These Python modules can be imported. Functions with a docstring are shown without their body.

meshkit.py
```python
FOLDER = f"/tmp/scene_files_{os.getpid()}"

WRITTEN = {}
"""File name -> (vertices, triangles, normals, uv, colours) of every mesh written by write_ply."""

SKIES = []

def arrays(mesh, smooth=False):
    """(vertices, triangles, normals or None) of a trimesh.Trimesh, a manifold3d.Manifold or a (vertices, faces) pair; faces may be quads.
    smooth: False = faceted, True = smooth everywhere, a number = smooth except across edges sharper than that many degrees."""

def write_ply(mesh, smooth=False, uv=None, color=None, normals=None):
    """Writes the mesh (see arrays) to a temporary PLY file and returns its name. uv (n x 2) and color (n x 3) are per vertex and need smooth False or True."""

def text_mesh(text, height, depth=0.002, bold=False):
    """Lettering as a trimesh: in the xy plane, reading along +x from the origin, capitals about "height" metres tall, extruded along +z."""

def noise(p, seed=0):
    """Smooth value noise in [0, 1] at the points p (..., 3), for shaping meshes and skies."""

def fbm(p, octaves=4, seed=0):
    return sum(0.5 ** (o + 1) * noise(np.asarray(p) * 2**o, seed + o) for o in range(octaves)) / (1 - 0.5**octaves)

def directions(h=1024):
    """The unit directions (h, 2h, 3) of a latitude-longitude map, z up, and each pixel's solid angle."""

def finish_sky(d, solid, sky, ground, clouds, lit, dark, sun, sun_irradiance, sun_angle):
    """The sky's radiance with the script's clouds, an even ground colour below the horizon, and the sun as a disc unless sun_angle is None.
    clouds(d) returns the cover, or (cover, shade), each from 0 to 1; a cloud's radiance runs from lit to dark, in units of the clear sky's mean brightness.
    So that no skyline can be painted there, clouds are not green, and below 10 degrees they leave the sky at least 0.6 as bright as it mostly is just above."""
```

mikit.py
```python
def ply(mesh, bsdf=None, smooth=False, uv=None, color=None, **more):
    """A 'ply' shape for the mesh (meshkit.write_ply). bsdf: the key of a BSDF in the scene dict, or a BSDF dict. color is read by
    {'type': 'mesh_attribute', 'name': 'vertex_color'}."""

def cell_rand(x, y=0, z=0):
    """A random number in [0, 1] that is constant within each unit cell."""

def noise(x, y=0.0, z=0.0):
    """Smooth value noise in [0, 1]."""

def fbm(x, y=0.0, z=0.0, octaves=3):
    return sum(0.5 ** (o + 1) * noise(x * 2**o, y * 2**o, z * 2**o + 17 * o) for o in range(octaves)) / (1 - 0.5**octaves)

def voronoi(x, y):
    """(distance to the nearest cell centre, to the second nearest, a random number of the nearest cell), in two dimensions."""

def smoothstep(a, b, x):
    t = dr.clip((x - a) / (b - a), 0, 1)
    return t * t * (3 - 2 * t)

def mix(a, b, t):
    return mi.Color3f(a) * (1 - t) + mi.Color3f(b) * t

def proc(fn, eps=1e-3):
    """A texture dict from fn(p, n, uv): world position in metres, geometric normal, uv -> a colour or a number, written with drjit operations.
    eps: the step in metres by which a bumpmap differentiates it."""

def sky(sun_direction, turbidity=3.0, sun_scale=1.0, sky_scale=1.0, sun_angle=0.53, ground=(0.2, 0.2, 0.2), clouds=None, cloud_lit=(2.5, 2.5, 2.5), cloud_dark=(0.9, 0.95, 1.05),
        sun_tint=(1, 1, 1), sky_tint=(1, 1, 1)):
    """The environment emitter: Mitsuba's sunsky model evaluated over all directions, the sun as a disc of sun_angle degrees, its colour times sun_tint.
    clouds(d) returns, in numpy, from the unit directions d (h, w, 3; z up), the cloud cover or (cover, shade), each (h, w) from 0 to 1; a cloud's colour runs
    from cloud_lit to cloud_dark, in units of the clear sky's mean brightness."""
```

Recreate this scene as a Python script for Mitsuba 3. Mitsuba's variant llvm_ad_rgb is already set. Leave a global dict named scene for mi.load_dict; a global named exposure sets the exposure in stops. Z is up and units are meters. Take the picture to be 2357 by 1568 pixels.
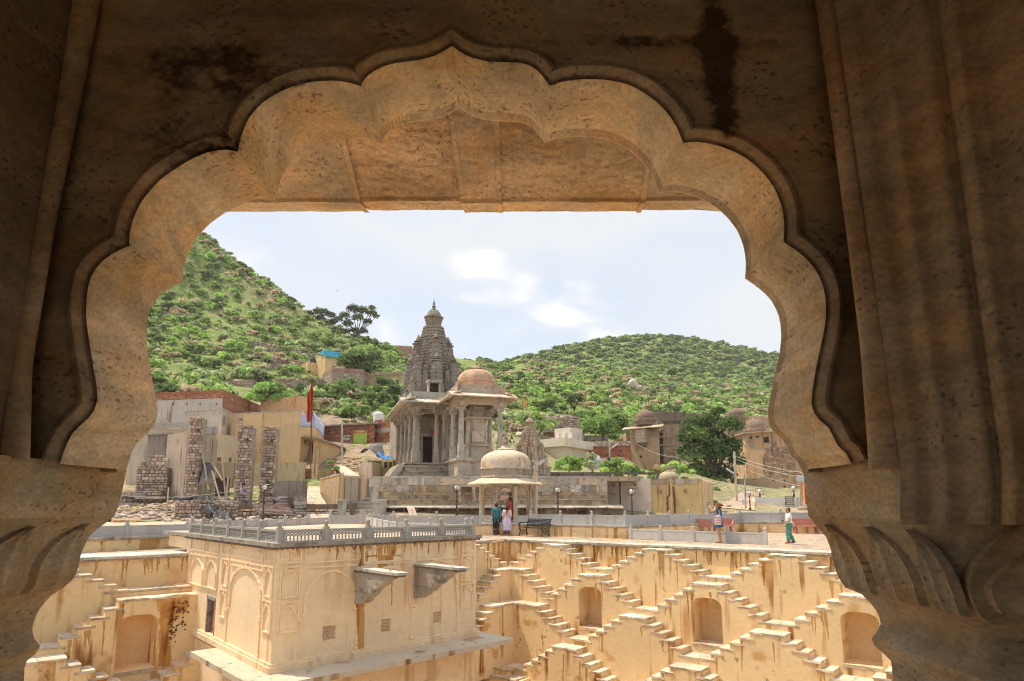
import math, random
import numpy as np, trimesh, drjit as dr, mitsuba as mi
import shapely, shapely.geometry as sg, shapely.ops as so
import mikit, meshkit
from mikit import noise, fbm, smoothstep, mix
T = mi.ScalarTransform4f
scene, labels = {}, {}

# ---------------------------------------------------------------- camera, sky, exposure
FPX, CX, HZ, PYY, WPX, HPX = 1480.0, 1178.5, 1163.0, 938.0, 2357.0, 1568.0
EYE = np.array([0.0, 0.0, 1.5])
PITCH = math.atan((HZ - PYY) / FPX)
FW = np.array([0, math.cos(PITCH), math.sin(PITCH)])
UP = np.array([0, -math.sin(PITCH), math.cos(PITCH)])
scene['camera'] = dict(type='perspective', fov=2 * math.degrees(math.atan(WPX / 2 / FPX)), fov_axis='x',
                       near_clip=0.05, far_clip=4000.0, principal_point_offset_x=0.0, principal_point_offset_y=-(PYY - HPX / 2) / HPX,
                       to_world=T().look_at(origin=EYE.tolist(), target=(EYE + FW).tolist(), up=UP.tolist()))
exposure = 2.55
SUN_AZ, SUN_EL = math.radians(-70), math.radians(64)
SUN = [math.sin(SUN_AZ) * math.cos(SUN_EL), math.cos(SUN_AZ) * math.cos(SUN_EL), math.sin(SUN_EL)]


def cloud_cover(d):
    az, el = np.degrees(np.arctan2(d[..., 0], d[..., 1])), np.degrees(np.arcsin(d[..., 2]))
    q = np.stack([d[..., 0], d[..., 1], d[..., 2] * 1.5], -1)
    w = np.stack([meshkit.fbm(q * 9, 4, 20 + k) - .5 for k in range(3)], -1)
    puff = meshkit.fbm(q * 16.0 + w * 2.6, 6, 3); thin = meshkit.fbm(q * np.array([2.2, 2.2, 5.0]) + w * .6, 5, 8)
    az2, el2 = az + 9 * w[..., 0], el + 6 * w[..., 1]
    def blob(a, e, ra, re, g=1.0): return g * np.exp(-(((az2 - a) / ra) ** 2 + ((el2 - e) / re) ** 2) ** 1.2)
    b = np.maximum.reduce([blob(-3.2, 21.3, 2.8, 1.9), blob(-.8, 19.5, 3.4, 2.0), blob(3.5, 16.8, 4.2, 2.0), blob(7.5, 14.8, 4.5, 1.7, .85), blob(1.5, 15.0, 7, 1.6, .55), blob(-24, 20.5, 6.0, 2.4, .50), blob(-10.5, 15.2, 4.5, 2.2, .6), blob(24, 15.5, 6, 2.0, .45), blob(60, 25, 20, 8, .9), blob(-70, 30, 25, 9, .9), blob(150, 28, 30, 9, .9)])
    c2 = np.clip((b * 1.15 + (puff - .5) * 1.5 - .36) * 1.05, 0, 1); c2 = c2 * c2 * (3 - 2 * c2)
    cover = np.clip(.80 + (thin - .5) * .9, .62, .95); cover = np.clip(cover + (1 - cover) * c2, 0, .99)
    shade = c2 * np.clip(.62 - puff * .85 + .03 * (18 - el), .0, .6) + (.74 + .5 * (thin - .5)) * (1 - c2)
    return cover, shade


scene['sky'] = mikit.sky(SUN, turbidity=4.0, clouds=cloud_cover, cloud_lit=(1.72, 1.71, 1.69), cloud_dark=(1.32, 1.39, 1.48), sun_scale=0.6, sky_scale=1.0, sun_angle=1.2, sky_tint=(1.0, 0.97, 0.92))

# ---------------------------------------------------------------- helpers
nrm = lambda v: np.asarray(v, float) / np.linalg.norm(v)


def ray(x, y): return np.array([(x - CX) / FPX, 0, 0]) + UP * (PYY - y) / FPX + FW
def P(x, y, Y): d = ray(x, y); return EYE + d * (Y / d[1])           # the point of a sight line at distance Y
def G(x, y, z=0.0): d = ray(x, y); return EYE + d * ((z - 1.5) / d[2])  # ... at height z
def HIT(x, y, p0, n): d = ray(x, y); return EYE + d * (((p0 - EYE) @ n) / (d @ n))


def numbered(name):
    if name not in labels and name not in used: used.add(name); return name
    k = 1
    while f'{name}_{k:03d}' in used or f'{name}_{k:03d}' in labels: k += 1
    used.add(f'{name}_{k:03d}'); return f'{name}_{k:03d}'


used = set()
def thing(name, label, cat=None, group=None, kind=None):
    key = numbered(name); labels[key] = {'label': label}
    if cat: labels[key]['category'] = cat
    if group: labels[key]['group'] = group
    if kind: labels[key]['kind'] = kind
    return key


def code(col, rnd=0.5):
    r, g, b = [min(max(float(c), 0.0), 0.999) for c in col]
    return math.floor(r * 1000) + min(max(g, .02), .97), math.floor(b * 1000) + min(max(float(rnd), .03), .97)


class MB:
    def __init__(s): s.v, s.f, s.n = [], [], 0
    def add(s, v, f):
        v = np.asarray(v, float); f = np.asarray(f, int)
        if f.shape[1] == 4: f = np.vstack([f[:, :3], f[:, [0, 2, 3]]])
        s.v.append(v); s.f.append(f + s.n); s.n += len(v); return s
    def box(s, o, a, b, c):
        o, a, b, c = [np.asarray(q, float) for q in (o, a, b, c)]
        if np.cross(a, b) @ c < 0: a, b = b, a
        v = [o, o + a, o + a + b, o + b, o + c, o + a + c, o + a + b + c, o + b + c]
        return s.add(v, [[0, 3, 2, 1], [4, 5, 6, 7], [0, 1, 5, 4], [1, 2, 6, 5], [2, 3, 7, 6], [3, 0, 4, 7]])
    def cbox(s, c, sx, sy, sz, rot=0.0):
        ca, sa = math.cos(rot), math.sin(rot); a = np.array([ca, sa, 0]) * sx; b = np.array([-sa, ca, 0]) * sy
        return s.box(np.asarray(c, float) - a / 2 - b / 2, a, b, [0, 0, sz])
    def ext(s, poly, o, u, w, d):          # shapely polygon in the (u, w) plane at o, pushed along the vector d
        for g in getattr(poly, 'geoms', [poly]):
            if g.is_empty or g.geom_type != 'Polygon' or g.area < 1e-7: continue
            m = trimesh.creation.extrude_polygon(g, 1.0, engine='earcut')
            v = np.asarray(m.vertices); q = np.asarray(o) + v[:, :1] * np.asarray(u) + v[:, 1:2] * np.asarray(w) + v[:, 2:] * np.asarray(d)
            f = np.asarray(m.faces)
            if np.cross(u, w) @ np.asarray(d) < 0: f = f[:, ::-1]
            s.add(q, f)
        return s
    def lathe(s, prof, c=(0, 0, 0), n=12, ph=0.0, sx=1.0, sy=1.0):
        prof = np.asarray(prof, float); a = np.arange(n) * 2 * np.pi / n + ph; k = len(prof)
        v = np.stack([np.outer(prof[:, 0], np.cos(a)) * sx, np.outer(prof[:, 0], np.sin(a)) * sy, np.repeat(prof[:, 1:], n, 1)], -1).reshape(-1, 3) + np.asarray(c)
        i, j = np.meshgrid(np.arange(k - 1), np.arange(n), indexing='ij'); i, j = i.ravel(), j.ravel(); j2 = (j + 1) % n
        f = np.stack([i * n + j, i * n + j2, (i + 1) * n + j2, (i + 1) * n + j], 1)
        s.add(v, f)
        base = [v[:n].mean(0), v[-n:].mean(0)]; r = np.arange(n)
        s.add(np.vstack([v[:n], base[:1]]), np.stack([(r + 1) % n, r, r * 0 + n], 1)); s.add(np.vstack([v[-n:], base[1:]]), np.stack([r, (r + 1) % n, r * 0 + n], 1))
        return s
    def tube(s, pts, rad, n=6):
        pts = np.asarray(pts, float); rad = np.broadcast_to(rad, len(pts)); t = np.gradient(pts, axis=0)
        t /= np.linalg.norm(t, axis=1, keepdims=True) + 1e-12
        up = np.array([0, 0, 1.0]) if abs(t[:, 2]).mean() < .8 else np.array([1.0, 0.1, 0])
        a = np.cross(t, up); a /= np.linalg.norm(a, axis=1, keepdims=True) + 1e-12; b = np.cross(t, a)
        ang = np.arange(n) * 2 * np.pi / n
        v = (pts[:, None] + rad[:, None, None] * (np.cos(ang)[None, :, None] * a[:, None] + np.sin(ang)[None, :, None] * b[:, None])).reshape(-1, 3)
        i, j = np.meshgrid(np.arange(len(pts) - 1), np.arange(n), indexing='ij'); i, j = i.ravel(), j.ravel(); j2 = (j + 1) % n
        s.add(v, np.stack([i * n + j, (i + 1) * n + j, (i + 1) * n + j2, i * n + j2], 1))
        r = np.arange(n); m = (len(pts) - 1) * n
        s.add(np.vstack([v[:n], pts[:1]]), np.stack([r, (r + 1) % n, r * 0 + n], 1)); s.add(np.vstack([v[m:], pts[-1:]]), np.stack([(r + 1) % n, r, r * 0 + n], 1))
        return s
    def grid(s, V):                         # (a, b, 3) lattice of points
        V = np.asarray(V, float); a, b = V.shape[:2]; i, j = np.meshgrid(np.arange(a - 1), np.arange(b - 1), indexing='ij'); i, j = i.ravel(), j.ravel()
        return s.add(V.reshape(-1, 3), np.stack([i * b + j, i * b + j + 1, (i + 1) * b + j + 1, (i + 1) * b + j], 1))
    def get(s): return np.vstack(s.v), np.vstack(s.f)
    def jit(s, amp, freq=3.0, seed=0):      # rough, worn outline
        v, f = s.get(); d = np.stack([meshkit.noise(v * freq, seed + k) - .5 for k in range(3)], -1) * 2 * amp
        s.v, s.f, s.n = [v + d], [f], len(v); return s


def shape(mb, bsdf, col=(.5, .5, .5), rnd=0.5, smooth=False, tw=None):
    v, f = mb.get() if isinstance(mb, MB) else mb
    m = trimesh.Trimesh(v, f, process=False)
    if smooth is True:
        m = trimesh.Trimesh(v, f, process=True); sm = True
    elif smooth:
        m = trimesh.Trimesh(v, f, process=True)
        m = trimesh.graph.smooth_shade(m, angle=math.radians(smooth), facet_minarea=None); sm = True
    else: sm = False
    uv = np.tile(code(col, rnd), (len(m.vertices), 1))
    d = mikit.ply(m, 'mat_' + bsdf, smooth=sm, uv=uv)
    if tw is not None: d['to_world'] = tw
    return d


def part(parent, name, mb, bsdf, col=(.5, .5, .5), rnd=0.5, smooth=False, kind=None, label=None):
    key = numbered(f'{parent}__{name}' if parent else name)
    scene[key] = mb if isinstance(mb, dict) else shape(mb, bsdf, col, rnd, smooth)
    if kind or label: labels[key] = {k: x for k, x in (('kind', kind), ('label', label)) if x}
    return key


def one(name, mb, bsdf, col, label, cat=None, group=None, kind=None, smooth=False, rnd=0.5):
    key = thing(name, label, cat, group, kind)
    scene[key] = mb if isinstance(mb, dict) else shape(mb, bsdf, col, rnd, smooth)
    return key


# ---------------------------------------------------------------- materials (colour comes with each mesh, in its uv)
def dec(uv):
    a, b = dr.floor(uv.x), dr.floor(uv.y)
    return mi.Color3f(a / 1000.0, uv.x - a, b / 1000.0), uv.y - b


def two(b): return {'type': 'twosided', 'bsdf': b}
def rough(fn, rough_=0.85, spec=0.25): return {'type': 'principled', 'base_color': mikit.proc(fn), 'roughness': rough_, 'specular': spec}
def bump(b, fn, scale, eps=2e-3): return {'type': 'bumpmap', 'arbitrary': mikit.proc(fn, eps=eps), 'scale': scale, 'bsdf': b}


def plaster_fn(p, n, uv):
    c, r = dec(uv)
    big = fbm(p.x * .7, p.y * .7, p.z * .7 + 5, 3)
    fine = fbm(p.x * 9, p.y * 9, p.z * 9, 2)
    c = c * (.80 + .26 * big + .14 * fine)
    up = dr.abs(n.z)
    run = fbm(p.x * 5 + 3, p.y * 5, p.z * .33, 3)
    where = smoothstep(.42, .62, noise(p.x * .9, p.y * .9, p.z * .55 + 9))
    s = smoothstep(.53, .68, run) * where * (1 - up) * r
    c = mix(c, c * mi.Color3f(.66, .47, .27), dr.clip(s * 1.35, 0, .9))
    blot = smoothstep(.60, .74, fbm(p.x * 1.7 + 30, p.y * 1.7, p.z * 1.3, 4)) * r
    c = mix(c, c * mi.Color3f(.72, .55, .36), blot * .95)
    dark = smoothstep(.66, .76, fbm(p.x * 6, p.y * 6 + 40, p.z * 4, 3)) * smoothstep(.45, .6, noise(p.x * .8 + 7, p.y * .8, p.z * .8)) * r
    core = smoothstep(.60, .72, run) * smoothstep(.40, .58, noise(p.x * 1.1 + 50, p.y * 1.1, p.z * .5)) * (1 - up) * r
    c = mix(c, c * mi.Color3f(.45, .30, .16), dr.clip(core * 1.1, 0, .85))
    return mix(c, c * .30, dr.clip(dark * .8, 0, .8))


def stone_fn(p, n, uv):
    c, r = dec(uv)
    o = r * 40
    a = fbm(p.x * 1.6 + o, p.y * 1.6, p.z * 1.6, 4); b = fbm(p.x * 14 + o, p.y * 14, p.z * 14, 2)
    c = c * (.62 + .52 * a + .28 * b)
    c = mix(c, c * mi.Color3f(1.07, .96, .82), smoothstep(.45, .7, fbm(p.x * 2.3 + o + 9, p.y * 2.3, p.z * 2.3, 3)) * .8)
    run = smoothstep(.55, .72, fbm(p.x * 3.1, p.y * 3.1 + o, p.z * .5, 3)) * (1 - dr.abs(n.z))
    c = mix(c, c * mi.Color3f(.45, .42, .40), run * .65)
    return mix(c, c * .35, smoothstep(.64, .73, fbm(p.x * 5 + 11, p.y * 5, p.z * 5 + o, 3)) * .55)


def arch_fn(p, n, uv):
    c, r = dec(uv)
    a = fbm(p.x * 5, p.y * 5, p.z * 5, 4); b = fbm(p.x * 40, p.y * 40, p.z * 40, 2)
    c = c * (.62 + .48 * a + .3 * b)
    c = mix(c, c * mi.Color3f(1.12, .92, .66), smoothstep(.40, .70, fbm(p.x * 9 + 9, p.y * 9, p.z * 9, 3)) * .7)
    c = mix(c, c * mi.Color3f(.62, .60, .56), smoothstep(.45, .75, fbm(p.x * 3.5, p.y * 3.5 + 5, p.z * 3.5, 4)) * .7)
    lay = fbm(p.x * 2.5 + 3, p.y * 5, p.z * 30 + 4 * noise(p.x * 4, p.y * 4, p.z * 3), 3)
    c = c * (.66 + .68 * lay) * (.80 + .40 * noise(p.x * 150, p.y * 150, p.z * 150))
    pit = smoothstep(.72, .84, noise(p.x * 120, p.y * 120, p.z * 120)) * smoothstep(.45, .7, noise(p.x * 8, p.y * 8, p.z * 8 + 4))
    return mix(c, c * .35, dr.clip(pit, 0, .7))


def arch_bump(p, n, uv): return fbm(p.x * 24, p.y * 24, p.z * 24, 5) + .25 * noise(p.x * 130, p.y * 130, p.z * 130) + .7 * fbm(p.x * 5, p.y * 5, p.z * 5, 2)
def eave_bump(p, n, uv): return fbm(p.x * 16, p.y * 16, p.z * 16, 5) + .5 * noise(p.x * 60, p.y * 60, p.z * 60)
def stone_bump(p, n, uv): return fbm(p.x * 9, p.y * 9, p.z * 9, 4)


def soot_fn(p, n, uv):                      # the stone face inside the kiosk: grimed, with sooty growths running down; mesh colours carry its shade
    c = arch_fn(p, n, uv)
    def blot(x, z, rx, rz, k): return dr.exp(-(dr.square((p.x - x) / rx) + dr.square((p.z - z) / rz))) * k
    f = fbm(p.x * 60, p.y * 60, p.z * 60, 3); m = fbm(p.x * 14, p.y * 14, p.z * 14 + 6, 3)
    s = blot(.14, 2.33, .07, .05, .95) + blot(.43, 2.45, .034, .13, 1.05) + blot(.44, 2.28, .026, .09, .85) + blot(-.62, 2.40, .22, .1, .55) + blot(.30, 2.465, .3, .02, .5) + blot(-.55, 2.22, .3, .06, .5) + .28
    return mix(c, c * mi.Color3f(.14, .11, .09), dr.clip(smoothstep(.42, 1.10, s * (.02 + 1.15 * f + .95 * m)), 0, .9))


def plain_fn(p, n, uv):
    c, r = dec(uv)
    return c * (.86 + .28 * fbm(p.x * 3.3, p.y * 3.3, p.z * 3.3, 3))


def ground_fn(p, n, uv):
    a = fbm(p.x * .06, p.y * .06, 2.0, 4); b = fbm(p.x * .5, p.y * .5, p.z * .5, 3); d = fbm(p.x * 2.2, p.y * 2.2, p.z * 2.2, 2)
    grass = mix(mi.Color3f(.13, .19, .055), mi.Color3f(.22, .27, .09), smoothstep(.3, .7, b))
    dry = mix(mi.Color3f(.19, .19, .08), mi.Color3f(.27, .24, .13), d)
    rock = mix(mi.Color3f(.20, .15, .105), mi.Color3f(.36, .285, .215), d)
    c = mix(grass, dry, smoothstep(.54, .70, a * .55 + b * .45))
    town = smoothstep(118, 84, p.y + 8 * (b - .5)) * smoothstep(34.0, 26.0, p.z - .05 * p.y) * (.62 + .38 * smoothstep(6.0, -8.0, p.x + 10 * (b - .5)))
    c = mix(c, rock, dr.clip(smoothstep(.62, .70, b * .6 + d * .4) + town * smoothstep(.36, .5, d * .5 + a * .5), 0, 1))
    return c * (.8 + .4 * d)


def paving_fn(p, n, uv):
    c, r = dec(uv)
    e, e2, k = mikit.voronoi(p.x * 1.5 + .25 * noise(p.x * 3, p.y * 3), p.y * 2.1)
    g = smoothstep(.02, .09, e2 - e)
    c = c * (.72 + .45 * k) * (.85 + .3 * fbm(p.x * 6, p.y * 6, p.z, 3))
    c = mix(c, c * mi.Color3f(1.06, .86, .72), smoothstep(.5, .75, k))
    return mix(c * .38, c, g)


scene['mat_plaster'] = two(bump(rough(plaster_fn), stone_bump, .006))
scene['mat_stone'] = two(bump(rough(stone_fn), stone_bump, .02))
scene['mat_archstone'] = two(bump(rough(arch_fn, .8, .3), arch_bump, .006, 1e-3))
scene['mat_eavestone'] = two(bump(rough(arch_fn, .9, .15), eave_bump, .016, 1e-3))
scene['mat_sootstone'] = two(bump(rough(soot_fn, .85, .2), arch_bump, .005, 1e-3))  # arch stone again with soot marks, for meshes whose colours hold shade
scene['mat_plain'] = two(rough(plain_fn, .6, .3))
scene['mat_metal'] = two(rough(plain_fn, .35, .5))
scene['mat_ground'] = two(rough(ground_fn, .95, .1))
scene['mat_paving'] = two(rough(paving_fn, .85, .2))
scene['mat_leaf'] = {'type': 'principledthin', 'base_color': {'type': 'mesh_attribute', 'name': 'vertex_color'}, 'diff_trans': .8, 'roughness': .6, 'spec_trans': 0.0}
scene['mat_haze'] = {'type': 'null'}
scene['mat_cloth'] = two({'type': 'principled', 'base_color': {'type': 'mesh_attribute', 'name': 'vertex_color'}, 'roughness': .8, 'specular': .2})
# ---------------------------------------------------------------- the stone kiosk the photograph looks out of
YN, YF = 1.22, 1.43
ARCH_PX = [  # one list per lobe, right end of one is the cusp of the next; display pixels of the near edge
    [(139, 1068), (150, 1034), (169, 997), (191, 976), (211, 957), (224, 930), (225, 893), (218, 855), (211, 811), (204, 767), (199.5, 723), (201, 682), (208.5, 641), (229, 609), (262, 583), (299, 567)],
    [(299, 567), (299, 543), (308, 503), (330, 459), (374, 411), (422, 378), (470, 354), (514, 346), (549, 352)],
    [(549, 352), (554, 323), (572.5, 275), (605, 237), (660, 205), (715, 190), (771, 187), (805, 192), (832, 201)],
    [(832, 201), (846, 176), (873, 158), (902, 148), (964, 139), (1004, 128), (1040, 107)],
    [(1040, 107), (1074, 129), (1110, 140), (1165, 144), (1211, 149), (1235, 163), (1253, 184), (1265, 200)],
    [(1265, 200), (1288, 191), (1331, 184), (1386, 184), (1441, 194), (1485, 216), (1525, 249), (1554, 290), (1571, 332)],
    [(1571, 332), (1606, 328), (1654, 337), (1702, 356), (1746, 389), (1779, 430), (1797, 474), (1803, 514), (1801, 557)],
    [(1801, 557), (1825, 573), (1852, 594), (1875, 620), (1891.5, 653), (1899, 690), (1899, 729), (1893, 769), (1883, 815), (1873, 865), (1866.5, 907), (1866.5, 937), (1877, 961), (1895, 977), (1910, 990), (1922, 1022), (1947, 1046), (1958, 1068)]]


def spline(pts, n):
    from scipy.interpolate import CubicSpline
    pts = np.asarray(pts, float); s = np.r_[0, np.cumsum(np.linalg.norm(np.diff(pts, axis=0), axis=1))]
    u = np.linspace(0, s[-1], n)
    return np.stack([np.interp(u, s, pts[:, k]) * .3 + CubicSpline(s, pts[:, k])(u) * .7 for k in (0, 1)], 1)


lobes = []
for L in ARCH_PX:
    q = np.array([[p[0], p[2]] for p in (P(x, y, YN) for x, y in L)]); lobes.append(spline(q, 26))
nlobe = []
for L in lobes:                             # normals into the stone (path runs left to right over the top: stone on the left)
    t = np.gradient(L, axis=0); t /= np.linalg.norm(t, axis=1, keepdims=True); nlobe.append(np.stack([-t[:, 1], t[:, 0]], 1))


def offset_ring(e):
    out = []
    for k, (L, N) in enumerate(zip(lobes, nlobe)):
        q = L + N * e
        for end, other in ((0, k - 1), (-1, k + 1)):
            if 0 <= other < len(lobes):
                n1, n2 = N[end], nlobe[other][-1 if end == 0 else 0]
                bis = (n1 + n2) / max(1 + n1 @ n2, .35); bh = bis / np.linalg.norm(bis); side = np.array([-bh[1], bh[0]])
                c = L[end]; mid = L[len(L) // 2]; sg_ = np.sign((mid - c) @ side) or 1
                d = (q - c) @ side * sg_; bad = (d < 0) & (np.arange(len(q)) < 9 if end == 0 else np.arange(len(q)) > len(q) - 10)
                q[bad] -= (d[bad] * sg_)[:, None] * side
                q[end] = c + bis * e
        out.append(q)
    return np.vstack(out)


arch = thing('stone_arch', 'weathered cusped stone arch with painted shade, framing the whole view', 'arch')
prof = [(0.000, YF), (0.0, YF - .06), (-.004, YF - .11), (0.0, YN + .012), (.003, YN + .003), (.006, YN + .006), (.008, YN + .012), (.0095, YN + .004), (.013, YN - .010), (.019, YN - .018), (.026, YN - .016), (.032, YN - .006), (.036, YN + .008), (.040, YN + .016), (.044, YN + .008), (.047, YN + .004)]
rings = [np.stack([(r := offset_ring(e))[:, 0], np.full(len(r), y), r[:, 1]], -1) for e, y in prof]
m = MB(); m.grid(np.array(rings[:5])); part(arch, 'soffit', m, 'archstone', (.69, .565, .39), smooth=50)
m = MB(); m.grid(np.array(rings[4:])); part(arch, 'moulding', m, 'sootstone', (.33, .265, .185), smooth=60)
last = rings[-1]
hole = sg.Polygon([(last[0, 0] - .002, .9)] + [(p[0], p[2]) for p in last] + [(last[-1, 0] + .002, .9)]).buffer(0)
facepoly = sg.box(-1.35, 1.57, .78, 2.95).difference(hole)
m = MB(); m.ext(facepoly, (0, YN + .004, 0), (1, 0, 0), (0, 0, 1), (0, .17, 0)); part(arch, 'face', m, 'sootstone', (.34, .265, .175))  # darker than the soffit: the shade of this face is in its colour
# far face of the arch
hole2 = sg.Polygon([(rings[0][0, 0], .9)] + [(p[0], p[2]) for p in rings[0]] + [(rings[0][-1, 0], .9)]).buffer(0)
m = MB(); m.ext(sg.box(-1.35, 1.57, .9, 2.75).difference(hole2), (0, YF - .004, 0), (1, 0, 0), (0, 0, 1), (0, -.03, 0)); part(arch, 'outer_face', m, 'archstone', (.46, .36, .245))


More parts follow.
